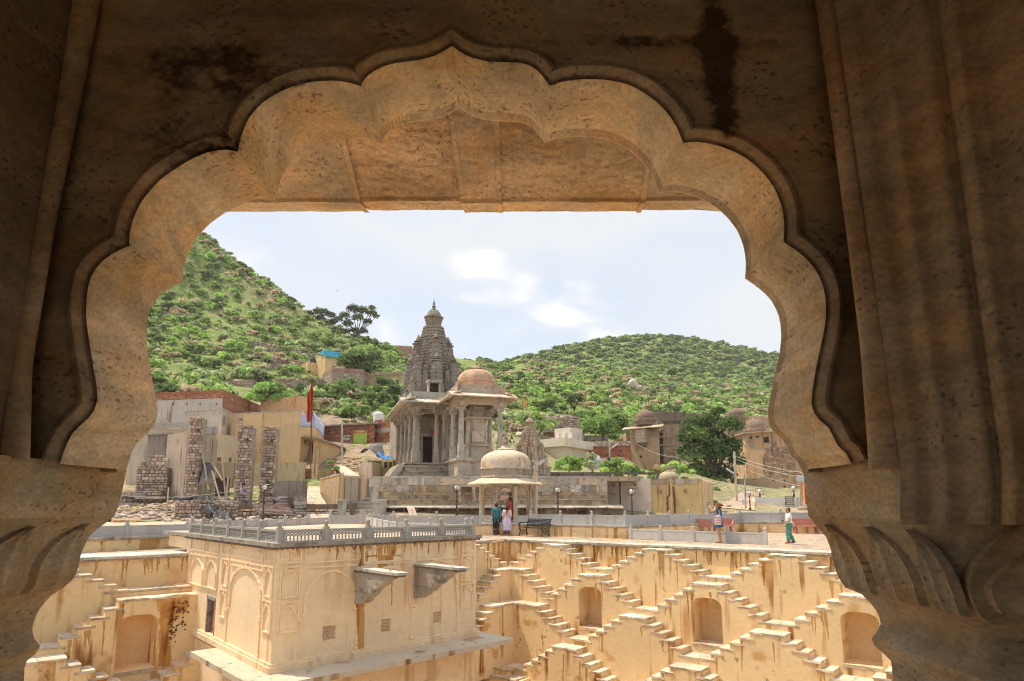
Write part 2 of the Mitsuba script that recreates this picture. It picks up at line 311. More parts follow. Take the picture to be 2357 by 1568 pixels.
# columns: footprint polygon offset by a profile in height
def column(sgn, xin, silh, yc, label):
    zz, oo = [], []
    for (x, y) in silh:
        p = P(x, y, 1.485); zz.append(p[2]); oo.append((p[0] - xin) * sgn)
    zz = np.array(zz); oo = np.array(oo); k = np.argsort(zz); zz, oo = zz[k], oo[k]
    zs = np.unique(np.r_[np.linspace(zz[0], zz[-1], 70)]); os_ = np.interp(zs, zz, oo)
    base = sg.Polygon([(xin, 1.485), (xin, 1.10), (xin + sgn * .19, .90), (xin + sgn * .42, .90), (xin + sgn * .42, 1.485)])
    key = thing('stone_column', label, 'column', 'carved columns of the kiosk')
    def ring(o):
        fp = [(xin + sgn * o, 1.485), (xin + sgn * o, 1.10 + o * .41), (xin + sgn * (.19 + o * .45), .90 + o * .8), (xin + sgn * .42, .90 + o), (xin + sgn * .42, 1.485)]
        q = []
        for a, b in zip(fp, fp[1:] + fp[:1]):
            for s in np.linspace(0, 1, 9)[:-1]: q.append((a[0] + (b[0] - a[0]) * s, a[1] + (b[1] - a[1]) * s))
        return np.array(q + q[:1])
    segs = [('shaft', -1e9, P(0, 1520, 1.485)[2]), ('neck_ring', P(0, 1520, 1.485)[2], P(0, 1440, 1.485)[2]), ('neck', P(0, 1440, 1.485)[2], P(0, 1352, 1.485)[2]), ('capital', P(0, 1352, 1.485)[2], P(0, 1188, 1.485)[2]), ('impost', P(0, 1188, 1.485)[2], 1e9)]
    for nm, a, b in segs:
        za = np.unique(np.r_[max(a, zs[0]), zs[(zs > a) & (zs < b)], min(b, zs[-1])])
        V = np.array([np.c_[(r := ring(float(np.interp(z, zs, os_)))), np.full(len(r), z)] for z in za])
        m = MB(); m.grid(V); c = V[0, :-1].mean(0); n_ = V.shape[1]
        for row, flip in ((V[0], 0), (V[-1], 1)):
            i = np.arange(n_ - 1); m.add(np.vstack([row, row[:-1].mean(0)]), np.stack([i, i + 1, i * 0 + n_], 1))
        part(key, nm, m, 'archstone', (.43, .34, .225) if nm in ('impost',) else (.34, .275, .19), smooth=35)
    # lotus petals on the bell of the capital: raised leaves on the inner and the diagonal face
    def petal(p0, along, zb, zt, w, out, bg):
        ss = np.linspace(0, 1, 15); V = []
        for s in ss:
            wd = w / 2 * (1 - s ** 2.1) ** .80 * (0.82 + .3 * math.sin(s * 2.8)); z = zb + (zt - zb) * s
            o = float(np.interp(z, zs, os_)); row = []
            for q in np.linspace(-1, 1, 11):
                bulge = bg * (1 - q * q) ** .5 + .6 * bg * math.exp(-((abs(q) - .84) / .09) ** 2) + .006 * math.exp(-(q / .1) ** 2)
                row.append(p0(z, o) + along * (wd * q) + out * (bulge - .003))
            V.append(row)
        return MB().grid(np.array(V))
    zb, zt = P(0, 1350, 1.485)[2], P(0, 1205, 1.485)[2]
    X1 = np.array([0, 1.0, 0]); o1 = np.array([-sgn, 0, 0.0])
    for y0, pw in ((1.12, .085), (1.25, .155), (1.41, .155)):
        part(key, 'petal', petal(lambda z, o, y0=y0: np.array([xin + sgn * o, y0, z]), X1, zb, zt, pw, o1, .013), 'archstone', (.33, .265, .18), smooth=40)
    X2 = nrm([sgn * .19, -.2, 0]); o2 = nrm([-sgn * .2, -.19, 0])
    for s in (.56,):
        part(key, 'petal', petal(lambda z, o, s=s: np.array([xin + sgn * (s * .19 + o * (1 - .55 * s)), 1.10 - .2 * s + o * (.41 + .39 * s), z]), X2, zb - .01, zt + .016, .225, o2, .030), 'sootstone', (.30, .235, .155), smooth=40)  # diagonal face takes the darker, shaded copy of the stone
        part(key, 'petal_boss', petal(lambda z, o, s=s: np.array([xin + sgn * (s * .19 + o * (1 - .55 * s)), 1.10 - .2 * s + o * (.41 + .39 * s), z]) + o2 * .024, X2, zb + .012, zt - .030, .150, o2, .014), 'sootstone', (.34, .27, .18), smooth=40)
    # fluted strip above: the neighbouring bay's springing
    return key


colR = column(1, .674, [(1849, 1076), (1849, 1087), (1860, 1186), (1862, 1192), (1878, 1208), (1902, 1237), (1916, 1275), (1928, 1313), (1940, 1346), (1950, 1356), (1985, 1369), (2014, 1400), (2026, 1425), (2028, 1441), (2006, 1470), (2003, 1477), (2022, 1495), (2050, 1518), (2053, 1535), (2060, 1700), (2070, 2300)], 0, 'carved stone column with lotus capital right of the arch')
colL = column(-1, -.895, [(292, 1076), (291, 1087), (274, 1162), (262, 1192), (226, 1215), (203, 1238), (185, 1279), (177, 1313), (165, 1340), (150, 1350), (120, 1369), (94, 1396), (77, 1430), (73, 1463), (94, 1488), (96, 1493), (60, 1523), (56, 1540), (50, 1700), (40, 2300)], 0, 'carved stone column with lotus capital left of the arch')


def taper(pts, rad, key, name, col=(.27, .2, .13), mat='sootstone'):
    q = np.array(pts); u = np.linspace(0, 1, 24); t = np.linspace(0, 1, len(q))
    part(key, name, MB().tube(np.stack([np.interp(u, t, q[:, k]) for k in range(3)], 1), np.interp(u, t, rad), 14), mat, col, smooth=60)


# right: the roll between the bays and the next bay's fluted springing, in the kiosk's shade
taper([P(2048, 1080, 1.12), P(2018, 800, 1.12), P(1985, 560, 1.13), P(1945, 250, 1.15), P(1915, 0, 1.17), P(1890, -120, 1.18)], [.032, .026, .024, .026, .03, .03], arch, 'corner_roll', (.38, .275, .17))
bay = thing('side_bay', 'shaded carved stone bay at the right edge of the view', 'wall')
n_, V = 90, []
for y in np.linspace(1208, -160, 66):       # one broad face in shallow vertical mouldings, leaning in with its height
    s = max(0, (1075 - y) / 1235); row = []
    for q in np.linspace(0, 1, n_):
        x = (2072 - 175 * s) + (2700 - 2072) * q; w = q * 9.0 + .5 * s
        d = .010 * math.exp(-((q - .17) / .03) ** 2) + .008 * math.exp(-((q - .30) / .05) ** 2) + .016 * math.exp(-((q - .42 - .02 * s) / .035) ** 2) - .010 * math.exp(-((q - .10) / .03) ** 2) - .012 * math.exp(-((q - .36) / .02) ** 2) + .0025 * math.sin(w * 2.2)
        row.append(P(x, y, 1.085 + .04 * s - .36 * q - d))
    V.append(row)
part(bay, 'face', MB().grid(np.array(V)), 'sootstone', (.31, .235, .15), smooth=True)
# left: the roll, leaning the same way
taper([P(35, 1060, 1.16), P(42, 835, 1.17), P(105, 500, 1.18), P(165, 200, 1.19), P(205, -30, 1.2)], [.022, .022, .018, .02, .024], arch, 'corner_roll', (.40, .31, .21))
bay2 = thing('side_bay', 'shaded carved stone bay at the left edge of the view', 'wall'); V = []
for y in np.linspace(1080, -160, 40):
    s = (1080 - y) / 1240; V.append([P(45 + 150 * s - 420 * q, y, 1.20 - .40 * q - .010 * math.sin(q * 14 + s)) for q in np.linspace(0, 1, 40)])
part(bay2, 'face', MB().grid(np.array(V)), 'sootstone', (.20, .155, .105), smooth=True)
# the unseen kiosk behind the camera: floor, ceiling, walls added to darken the inside
kw = thing('kiosk_shell', 'unseen kiosk inside around the viewpoint, its walls added to dim it', 'kiosk')
m = MB()
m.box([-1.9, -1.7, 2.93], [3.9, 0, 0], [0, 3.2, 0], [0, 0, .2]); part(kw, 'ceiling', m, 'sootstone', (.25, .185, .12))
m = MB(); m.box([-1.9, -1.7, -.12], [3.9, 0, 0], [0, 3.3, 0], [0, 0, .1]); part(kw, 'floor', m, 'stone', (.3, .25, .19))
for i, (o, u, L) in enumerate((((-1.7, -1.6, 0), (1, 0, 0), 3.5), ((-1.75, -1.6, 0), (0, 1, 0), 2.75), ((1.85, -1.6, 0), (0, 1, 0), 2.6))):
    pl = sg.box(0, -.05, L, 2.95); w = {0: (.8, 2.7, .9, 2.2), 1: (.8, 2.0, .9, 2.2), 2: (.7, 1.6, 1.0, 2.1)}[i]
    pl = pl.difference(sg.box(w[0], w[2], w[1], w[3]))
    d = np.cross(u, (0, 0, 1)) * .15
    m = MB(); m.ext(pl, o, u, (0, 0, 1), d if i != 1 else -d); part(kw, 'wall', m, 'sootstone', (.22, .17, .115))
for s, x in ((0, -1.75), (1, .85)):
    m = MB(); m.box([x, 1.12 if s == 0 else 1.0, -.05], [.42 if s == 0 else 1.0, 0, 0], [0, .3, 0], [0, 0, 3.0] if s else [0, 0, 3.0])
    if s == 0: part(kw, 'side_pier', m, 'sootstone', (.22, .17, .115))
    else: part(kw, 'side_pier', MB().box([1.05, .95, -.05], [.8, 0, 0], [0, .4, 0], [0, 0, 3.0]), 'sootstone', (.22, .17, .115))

part(kw, 'side_pier', MB().box([.76, .73, -.05], [.45, .40, 0], [.1, -.11, 0], [0, 0, 3.0]), 'sootstone', (.22, .17, .115)); part(kw, 'side_pier', MB().box([-.98, .78, -.05], [-.45, .40, 0], [-.1, -.11, 0], [0, 0, 3.0]), 'sootstone', (.22, .17, .115))  # added piers closing the light gaps beside the columns
# the sloping eave slabs outside the arch
eave = thing('eave', 'rough sandstone eave slabs seen from below through the arch top', 'eave')
rs = np.random.default_rng(5)
E0 = lambda x, y: P(x, y, 2.15)
zl = E0(1060, 487)[2]; zj = P(1060, 456, 2.02)[2]
cuts = [(-1.75, -1.9), (-1.12, -1.28), (P(838, 330, 1.6)[0] - .12, E0(846, 487)[0]), (P(1015, 285, 1.62)[0], E0(1076, 487)[0]), (P(1137, 285, 1.62)[0], E0(1153, 487)[0]), (P(1478, 420, 1.8)[0], E0(1470, 487)[0]), (1.3, 1.45), (1.8, 2.0)]
for k in range(len(cuts) - 1):
    (a, b), (c, d) = cuts[k], cuts[k + 1]; n = 28; V = []
    ys = [1.40, 1.55, 1.72, 1.9, 2.02, 2.025, 2.15]; zs_ = [zj + (2.02 - 1.40) * .42, zj + .47 * .42, zj + .30 * .42, zj + .12 * .42, zj, zj - .012, zl]
    dz = .004 * (k % 3 - 1)
    for y, z in zip(ys, zs_):
        s = (y - 1.4) / .75; x0, x1 = a + (b - a) * s + .004, c + (d - c) * s - .004
        V.append([(x, y, z + dz) for x in np.linspace(x0, x1, n)])
    V = np.array(V); e = V[-1].copy(); V[-1, :, 2] += .010 * (meshkit.fbm(e * 18, 3, 4) - .5) + .012 * (meshkit.noise(e * 5, 2) - .5)
    V[:, :, 2] += .008 * (meshkit.fbm(V * 12, 3, 9) - .5)
    top = V.copy(); top[:, :, 2] += .09
    m = MB(); m.grid(V); m.grid(top[:, ::-1]); m.grid(np.array([V[-1], top[-1]])); m.grid(np.array([V[:, 0], top[:, 0]])); m.grid(np.array([V[:, -1], top[:, -1]]))
    part(eave, 'slab', m, 'eavestone', [(.72, .575, .41), (.66, .55, .42), (.73, .56, .39), (.69, .57, .43)][k % 4], smooth=30)
    if 1 < k + 1 < len(cuts) - 1:
        m = MB(); pts = np.array([(c + (d - c) * (y - 1.4) / .75, y, z - .001) for y, z in zip(ys, zs_)]); pts[:, 0] += .003 * (rs.random(len(pts)) - .5)
        w_ = .007 + .002 * rs.random(len(pts)); m.grid(np.array([pts - np.c_[w_, w_ * 0, w_ * 0 + .004], pts + np.c_[w_, w_ * 0, w_ * 0 - .004]])); part(eave, 'mortar_joint', m, 'archstone', (.72, .57, .39))
# ---------------------------------------------------------------- the stepwell: zigzag stairs on two walls
OCH = (.74, .56, .315); OCH_D = (.50, .335, .165); TREAD = (.59, .505, .395); SLATE = (.41, .385, .34)
RUN, RIS, WID, PER = .322, .205, .68, 4.61
rnd = random.Random(11)


class Frame:                                # a wall: a along it, n out of it into the basin, z up
    def __init__(s, o, a): s.o = np.array([o[0], o[1], 0.0]); s.a = nrm([a[0], a[1], 0]); s.n = np.array([s.a[1], -s.a[0], 0.0]); s.flip = 1
    def at(s, a, n, z): return s.o + s.a * a + s.n * n + np.array([0, 0, z])
    def px(s, x, y, n=0.0): q = HIT(x, y, s.at(0, n, 0), s.n) - s.o; return float(q @ s.a), float(q[2])
    def ext(s, m, poly, n0, n1): return m.ext(poly, s.at(0, n0, 0), s.a, (0, 0, 1), s.n * (n1 - n0))


OC = G(1165, 1240.5); RC = G(1910, 1272)
FR = Frame(OC, RC - OC); FR.n = np.array([FR.a[1], -FR.a[0], 0])
if FR.n @ -OC < 0: FR.n = -FR.n
az = math.radians(48)
FL = Frame(np.array([math.cos(az), -math.sin(az), 0]) * -22.5, (math.sin(az), math.cos(az)))
FB = Frame(OC, -FR.n); FB.n = FR.a.copy(); FB.a = FR.n.copy()     # the short wall left of the far corner: a runs away from the corner, towards us
FB.at(0, 0, 0)
ZT = [-.10, -1.13, -2.36, -3.60, -4.84, -6.08]
def ris(k): return .166 if k == 0 else RIS


def zig(k, c):                              # top outline of one pyramid from landing middle to landing middle
    z, r, pts = ZT[k], ris(k), []
    xs = [.51 + RUN * i for i in range(5)]
    pts = [(c - 2.305, z - 5 * r), (c - xs[4], z - 5 * r)]
    for i in (4, 3, 2, 1): pts += [(c - xs[i], z - i * r), (c - xs[i - 1], z - i * r)]
    pts += [(c - xs[0], z), (c + xs[0], z)]
    for i in (1, 2, 3, 4): pts += [(c + xs[i - 1], z - i * r), (c + xs[i], z - i * r)]
    return pts + [(c + xs[4], z - 5 * r), (c + 2.305, z - 5 * r)]


def slab(m, F, a0, a1, n0, n1, z, th=.06, seed=0):   # one worn tread
    q = MB(); na = max(2, int((a1 - a0) / .16)); e = rnd.uniform(-.006, .006)
    A = np.linspace(a0, a1, na + 1); V = []
    for (n, zz) in ((n0, z - th), (n0, z), ((n0 + n1) / 2, z + .004), (n1 - .012, z + .002), (n1, z - .010), (n1 + .002, z - th)):
        V.append([F.at(a + (rnd.uniform(-.004, .004)), n + (rnd.uniform(-.012, .012) if n > n1 - .02 else 0), zz + e) for a in A])
    q.grid(np.array(V))
    V = np.array(V); q.add(V[:, 0], [[0, 1, 2], [0, 2, 3], [0, 3, 4], [0, 4, 5]]); q.add(V[:, -1], [[0, 2, 1], [0, 3, 2], [0, 4, 3], [0, 5, 4]])
    return q


def tread_col():
    t = rnd.random()
    c = np.array(TREAD) * rnd.uniform(.82, 1.12)
    if t < .18: c = c * [1.0, .88, .80]
    elif t < .4: c = c * [.86, .86, .86]
    return np.clip(c, 0, .8)


def drip_poly(a, z, w, L, r):                # a run-down stain: broad at the top, ragged, thinning out
    n = 9; t = np.linspace(0, 1, n); h = w * (1 - t ** 1.5) * (.7 + .6 * np.array([r.random() for _ in t])) + .006; o = np.cumsum([r.uniform(-.012, .012) for _ in t])
    return sg.Polygon(np.r_[np.c_[a + o - h, z - L * t], np.c_[a + o + h, z - L * t][::-1]]).buffer(0)


def drips(key, F, top, n, a_lo, a_hi, count, col=None, z=None, span=None, r=rnd, wr=(.015, .06), lr=(.25, 1.0)):
    g = MB(); A = np.array(sorted(top)) if top else None
    for _ in range(count):
        a = r.uniform(*span) if span else r.uniform(max(A[0, 0], -99 if a_lo is None else a_lo) + .1, min(A[-1, 0], 99 if a_hi is None else a_hi) - .1)
        zz = z if z is not None else float(min(np.interp([a - .05, a + .05], A[:, 0], A[:, 1]))) - .10
        F.ext(g, drip_poly(a, zz, r.uniform(*wr), r.uniform(*lr), r), n + .0005, n + .003)
    part(key, 'water_stains', g, 'plaster', np.array(OCH) * ((.66, .52, .33) if col is None else col), .9, kind='stuff')


def pyramid(F, k, c, label, niche=False, a_lo=None, a_hi=None, lean=0, flat_hi=False, top_from=None, group='zigzag stair masses in the stepwell'):
    n0, n1 = .015 * k, (k + 1) * WID
    lo, hi = c - 2.305, c + 2.305
    up = zig(k, c)
    if k + 1 < len(ZT):
        dn = []
        for cc in (c - 2.305, c + 2.305):
            dn += [p for p in zig(k + 1, cc)]
        xs = np.array([p[0] for p in up]); low = np.array([(p[0], p[1] - .28) for p in dn if lo - 1e-6 <= p[0] <= hi + 1e-6])
        low = low[np.argsort(low[:, 0], kind='stable')] if False else low
        bottom = [(hi, ZT[k + 1] - .28)] + [tuple(q) for q in low[::-1]] + [(lo, ZT[k + 1] - .28)]
    else: bottom = [(hi, -8.5), (lo, -8.5)]
    if flat_hi: up = [p for p in up if p[0] <= c + .52][:-1] + [(hi, ZT[k])]
    body = sg.Polygon([(p[0], p[1] - .055) for p in up] + bottom).buffer(0)
    if niche: body = body.union(sg.box(c - 1.3, ZT[k] - 2.3, c + 1.3, ZT[k] - .6))
    clip = sg.box(-99 if a_lo is None else a_lo, -99, 99 if a_hi is None else a_hi, 99)
    body = body.intersection(clip)
    key = thing('stair_pyramid', label, 'stepped wall', group)
    m = MB()
    if niche:
        zt, zb = ZT[k] - .44, ZT[k] - 1.94
        w = .51; arch_ = sg.Polygon([(c - w, zb), (c - w, zt - .27)] + [(c - w + .36 * (1 - math.cos(t)), zt - .27 + .26 * math.sin(t)) for t in np.linspace(.1, 1.57, 8)] + [(c + w - .36 * (1 - math.cos(t)), zt - .27 + .26 * math.sin(t)) for t in np.linspace(1.57, .1, 8)] + [(c + w, zt - .27), (c + w, zb)])
        F.ext(m, body.difference(arch_), n1 - .86, n1)
        m2 = MB(); F.ext(m2, arch_.buffer(.05), n1 - 1.26, n1 - .865); part(key, 'niche_back', m2, 'plaster', np.array(OCH) * [1.05, 1.05, 1.08], .15)  # back coloured lighter than the wall, standing in for bounce light
        part(key, 'niche_sill', slab(None, F, c - w - .0, c + w + .0, n1 - .86, n1 + .02, zb + .0, .10), 'stone', (.52, .42, .31))
        if n1 - .86 > n0 + .05: F.ext(m, body.difference(arch_), n0, n1 - .865)
    else: F.ext(m, body, n0, n1)
    part(key, 'body', m, 'plaster', np.array(OCH) * rnd.uniform(.96, 1.04), .55 + .35 * rnd.random())
    drips(key, F, [p for p in up if lo < p[0] < hi], n1, a_lo, a_hi, 5 if k < 3 else 3)
    r, z = ris(k), ZT[k]
    nb = k * WID - .02
    def put(a0, a1, zz, nn1=n1):
        a0 = max(a0, -99 if a_lo is None else a_lo); a1 = min(a1, 99 if a_hi is None else a_hi)
        if a1 - a0 > .08: part(key, 'step', slab(None, F, a0, a1, nb, nn1 + .012, zz), 'stone', tread_col(), rnd.random(), smooth=25)
    xs = [.51 + RUN * i for i in range(5)]
    if flat_hi:
        a = c - .53
        while a < (a_hi or hi) - .05: b = min(a + rnd.uniform(.3, .6), (a_hi or hi)); put(a, b - .008, z); a = b
    else:
        f = rnd.uniform(-.2, .2); put(c - .53, c + f - .004, z); put(c + f + .004, c + .53, z)
    for sgn in ((-1,) if flat_hi else (-1, 1)):
        for i in (1, 2, 3, 4):
            e = sorted((c + sgn * (xs[i - 1] - .12), c + sgn * (xs[i] + .02))); put(e[0], e[1], z - i * r)
        e = sorted((c + sgn * (xs[4] - .12), c + sgn * 2.305)); put(e[0], e[1], z - 5 * r)
    return key


ordn = ['nearest the far corner', 'second from the far corner', 'third from the far corner', 'fourth from the far corner']
for i, c in enumerate((3.03, 7.64, 12.24, 16.85)): pyramid(FR, 0, c, f'top-tier zigzag stair mass on the right wall, {ordn[i]}')
for i, c in enumerate((5.24, 9.83, 14.43)): pyramid(FR, 1, c, f'second-tier stair mass with arched niche, {ordn[i]}', niche=True)
for i, c in enumerate((7.38, 11.98, 16.6)): pyramid(FR, 2, c, f'third-tier zigzag stair mass on the right wall, {ordn[i]}')
for i, c in enumerate((4.95, 9.58, 14.2)): pyramid(FR, 3, c, f'lowest visible stair mass on the right wall, {ordn[i]}')
pyramid(FR, 4, 7.2, 'deepest zigzag stair mass at the lower edge, right wall'); pyramid(FR, 4, 11.8, 'deepest stair mass at the lower edge, second from far corner')
# the corner pieces, L-shaped round the inner corner
pyramid(FB, 0, 3.03, 'top-tier zigzag stair mass beside the pale block, short far wall')
pyramid(FB, 1, 5.24, 'second-tier stair mass behind the pale block, short far wall')
for k, e0, a_end, zbot in ((1, 1.99, 0, -2.7), (2, 3.30, 5.12, -4.95), (3, 0, 3.2, -5.2), (4, 3.25, 5.1, -8.5)):
    key = thing('corner_stair', f'stairs folded round the far corner, {["", "upper", "middle", "lower", "lowest"][k]} tier with corner platform', 'stepped wall', 'corner stairs in the stepwell')
    n1 = (k + 1) * WID; z, r = (ZT[k], RIS) if k != 3 else (ZT[3] - 5 * RIS, RIS); m = MB(); s0 = k * WID
    for F in (FR, FB):
        up, e, fb = [(0, z)], e0 or a_end, F is FB
        up.append((e, z)); prev = e
        if k != 3:
            for i in range(1, 5): up += [(prev, z - i * r), (prev + RUN, z - i * r)]; prev += RUN
            up += [(prev, z - 5 * r), (max(prev + .15, a_end), z - 5 * r)]
        F.ext(m, sg.Polygon([(p[0], p[1] - .055) for p in up] + [(up[-1][0], zbot), (0, zbot)]).buffer(0), .012 * k + (.006 if fb else 0), n1 - (.004 if fb else 0))
        for i in range(1, 6 if k != 3 else 1): part(key, 'step', slab(None, F, e + RUN * (i - 1) - .12, e + RUN * i + .02 if i < 5 else max(prev + .15, a_end), s0 - .02, n1 + .03, z - i * r), 'stone', tread_col(), rnd.random(), smooth=25)
        a = n1 + .03 if fb else 0.0
        while a < e - .05: b = min(a + rnd.uniform(.3, .6), e); b = e if e - b < .15 else b; part(key, 'paver', slab(None, F, a, b - .008 + (.03 if b == e else 0), s0 - .02, n1 + .03, z + (.003 if fb else 0)), 'stone', tread_col(), rnd.random(), smooth=25); a = b
    part(key, 'body', m, 'plaster', OCH, .95)
# left wall
pyramid(FL, 0, 2.5, 'top-tier zigzag stair mass at the left edge of the basin', a_hi=4.25 + .4)
pyramid(FL, 0, -2.1, 'top-tier stair mass far left behind the column')
m = MB(); FL.ext(m, sg.box(4.1, -1.6, 6.7, -1.02), 0, .68); kk = thing('wall_landing', 'long pale stone landing under the left wall beside the block', 'landing'); part(kk, 'body', m, 'plaster', OCH)
a = 4.0
while a < 6.6: b = min(a + rnd.uniform(.5, .9), 6.62); part(kk, 'paver', slab(None, FL, a, b - .01, -.02, .71, -.945), 'stone', tread_col(), rnd.random(), smooth=25); a = b
pyramid(FL, 1, 4.8, 'second-tier stair mass with arched niche on the left wall', niche=True, a_hi=6.62, flat_hi=True)
pyramid(FL, 1, .2, 'second-tier stair mass at the left edge behind the column', niche=True)
pyramid(FL, 2, 2.55, 'third-tier zigzag stair mass at the lower left'); pyramid(FL, 2, 7.2, 'short flight rising to the block door on the left', a_hi=6.75)
pyramid(FL, 3, 4.9, 'lowest zigzag stair mass at the lower left'); pyramid(FL, 3, .3, 'lowest stair mass at the far lower left')


# ---- walls of the basin behind the stairs, with scalloped drip edge
def scallops(m, p0, p1, z, out, step=.15, r=.062, th=.035):
    p0, p1 = np.asarray(p0, float), np.asarray(p1, float); L = np.linalg.norm((p1 - p0)[:2]); u = (p1 - p0) / L; n = int(L / step)
    t = np.linspace(0, np.pi, 7); half = np.c_[r * np.cos(t), -r * 1.15 * np.sin(t)]
    for i in range(n):
        c = p0 + u * (i + .5) * L / n; q = np.array([[*(c + u * x)[:2], z + y] for x, y in half]); k = len(q)
        o = np.asarray(out) * th
        m.add(np.vstack([q, q - o]), [[0, i_, i_ + 1] for i_ in range(1, k - 1)]); m.add(np.vstack([q, q - o]), [[i_, i_ + k, i_ + 1 + k, i_ + 1] for i_ in range(k - 1)])
    return m


def wallrun(name, label, F, a0, a1, z0, z1, th=.4, seed=0, nn=0.0, col=OCH, rr=.8, cat='wall'):
    key = thing(name, label, cat); m = MB(); F.ext(m, sg.box(a0, z0, a1, z1), nn - th, nn); part(key, 'face', m, 'plaster', col, rr); return key


wR = wallrun('basin_wall', 'stained ochre basin wall under the promenade edge, right side', FR, 0, 30, -2.2, -.075, col=np.array(OCH) * [1, .97, .9], rr=.97)
wB = wallrun('basin_wall', 'short ochre basin wall between the pale block and the far corner', FB, 0, 12, -2.2, -.078, col=np.array(OCH) * [1, .97, .9], rr=.97)
wL = wallrun('basin_wall', 'ochre basin wall left of the pale block, over the long landing', FL, -14, 9, -1.5, -.075, rr=.6)
drips(wR, FR, None, 0, None, None, 60, z=-.13, span=(.2, 17), wr=(.02, .10), lr=(.2, .75)); drips(wR, FR, None, .001, None, None, 26, (.40, .27, .14), z=-.13, span=(.2, 17), wr=(.012, .05), lr=(.15, .6)); drips(wB, FB, None, 0, None, None, 12, z=-.13, span=(.2, 3), wr=(.02, .1), lr=(.2, .8)); drips(wL, FL, None, 0, None, None, 16, z=-.13, span=(2, 6.5), wr=(.015, .05), lr=(.2, .6))
m = scallops(MB(), FR.at(0, .06, 0), FR.at(20, .06, 0), -.07, FR.n); part(wR, 'scallop_trim', m, 'stone', (.42, .37, .30), kind='stuff')
m = scallops(MB(), FB.at(0, .06, 0), FB.at(4, .06, 0), -.07, FB.n); part(wB, 'scallop_trim', m, 'stone', (.42, .37, .30), kind='stuff')
m = scallops(MB(), FL.at(-4, .06, 0), FL.at(6.6, .06, 0), -.07, FL.n); part(wL, 'scallop_trim', m, 'stone', (.42, .37, .30), kind='stuff')
# the rest of the basin, beyond what the arch lets us see
m = MB(); m.box([-60, -30, -9.2], [110, 0, 0], [0, 62, 0], [0, 0, .6]); one('basin_floor', m, 'paving', (.45, .38, .28), 'stone floor of the stepwell', kind='structure')
one('basin_wall', MB().box([-16, 1.35, -8.6], [36, 0, 0], [0, .3, 0], [0, 0, 8.4]), 'plaster', OCH, 'ochre basin wall below the kiosk', 'wall')

# ---------------------------------------------------------------- promenade
basin_pts = [FL.at(-14, 0, 0)[:2], FL.at(7.2, 0, 0)[:2], FB.at(13, -.0, 0)[:2], FB.at(0, 0, 0)[:2], FR.at(30, 0, 0)[:2], (FR.at(30, 0, 0)[0], 1.5), (FL.at(-14, 0, 0)[0], 1.5)]
basin = sg.Polygon(basin_pts).buffer(.2, join_style=2)
outer = sg.Polygon([(-160, -120), (160, -120), (160, 34.0), (30, 40), (-2, 40), (-14, 29), (-30, 27), (-160, 27)])
m = MB(); m.ext(outer.difference(basin).difference(sg.box(-1.88, -1.68, 1.98, 1.55)), (0, 0, -.30), (1, 0, 0), (0, 1, 0), (0, 0, .27))
one('promenade', m, 'paving', (.37, .31, .24), 'pale stone-paved walkway around the stepwell', kind='structure')


def edging(name, label, F, a0, a1, depth, z=0.0, col=SLATE, step=(1.1, 1.9)):
    key = thing(name, label, 'paving'); a = a0
    while a < a1 - .02:
        b = min(a + rnd.uniform(*step), a1); part(key, 'slab', slab(None, F, a + .004, b - .004, -depth, .09, z, .075), 'stone', np.array(col) * rnd.uniform(.88, 1.12) * (1.0, rnd.uniform(.97, 1.0), rnd.uniform(.93, 1.0)), rnd.random(), smooth=25); a = b
    return key


edging('promenade_edge', 'long grey stone slabs along the promenade edge above the right stairs', FR, -.06, 20, 1.05)
edging('promenade_edge', 'grey stone slabs along the short promenade edge by the far corner', FB, 1.06, 5, 1.0)
edging('promenade_edge', 'white stone ledge slabs on the left basin wall', FL, -6, 6.6, 1.5, col=(.56, .53, .48))
# ---------------------------------------------------------------- the pale block with its balustrade
ZB, ZL = .62, -2.3
K, Rr = G(638, 1250, ZB), G(1096, 1231, ZB)
Ll = G(437, 1227, ZB); K[2] = Rr[2] = Ll[2] = 0
WALLP = FL.at(0, 0, 0)
FF = Frame(K, Rr - K)                        # front face
if FF.n @ -K < 0: FF.n = -FF.n
FS = Frame(K, Ll - K)                        # left face, a runs away from the near corner
if FS.n @ -K < 0: FS.n = -FS.n
LF, LS = float((Rr - K) @ FF.a), float((Ll - K) @ FS.a) + .2
CREAM = (.77, .605, .39)
blk = thing('water_pavilion', 'pale ochre plastered block with relief panels and two stone brackets', 'building')
c2 = lambda u, v: ((1050 + u / 2.323) * .57544, (2050 + v / 2.323) * .57544)
c1 = lambda u, v: (57.5 + u * .2563, 1179.7 + v * .2563)
foot = sg.Polygon([K[:2], (K + FF.a * LF)[:2], (K + FF.a * LF - FF.n * 9)[:2], (K + FS.a * LS - FF.n * 2)[:2], (K + FS.a * LS)[:2]]).buffer(0)
m = MB(); m.ext(foot.buffer(-.02), (0, 0, ZB - .5), (1, 0, 0), (0, 1, 0), (0, 0, .36)); part(blk, 'core', m, 'plaster', CREAM)
ffx = lambda u, v: FF.px(*c2(u, v)); fsx = lambda u, v: FS.px(*c1(u, v))


def rect(fx, *q): return sg.Polygon([fx(*p) for p in q])


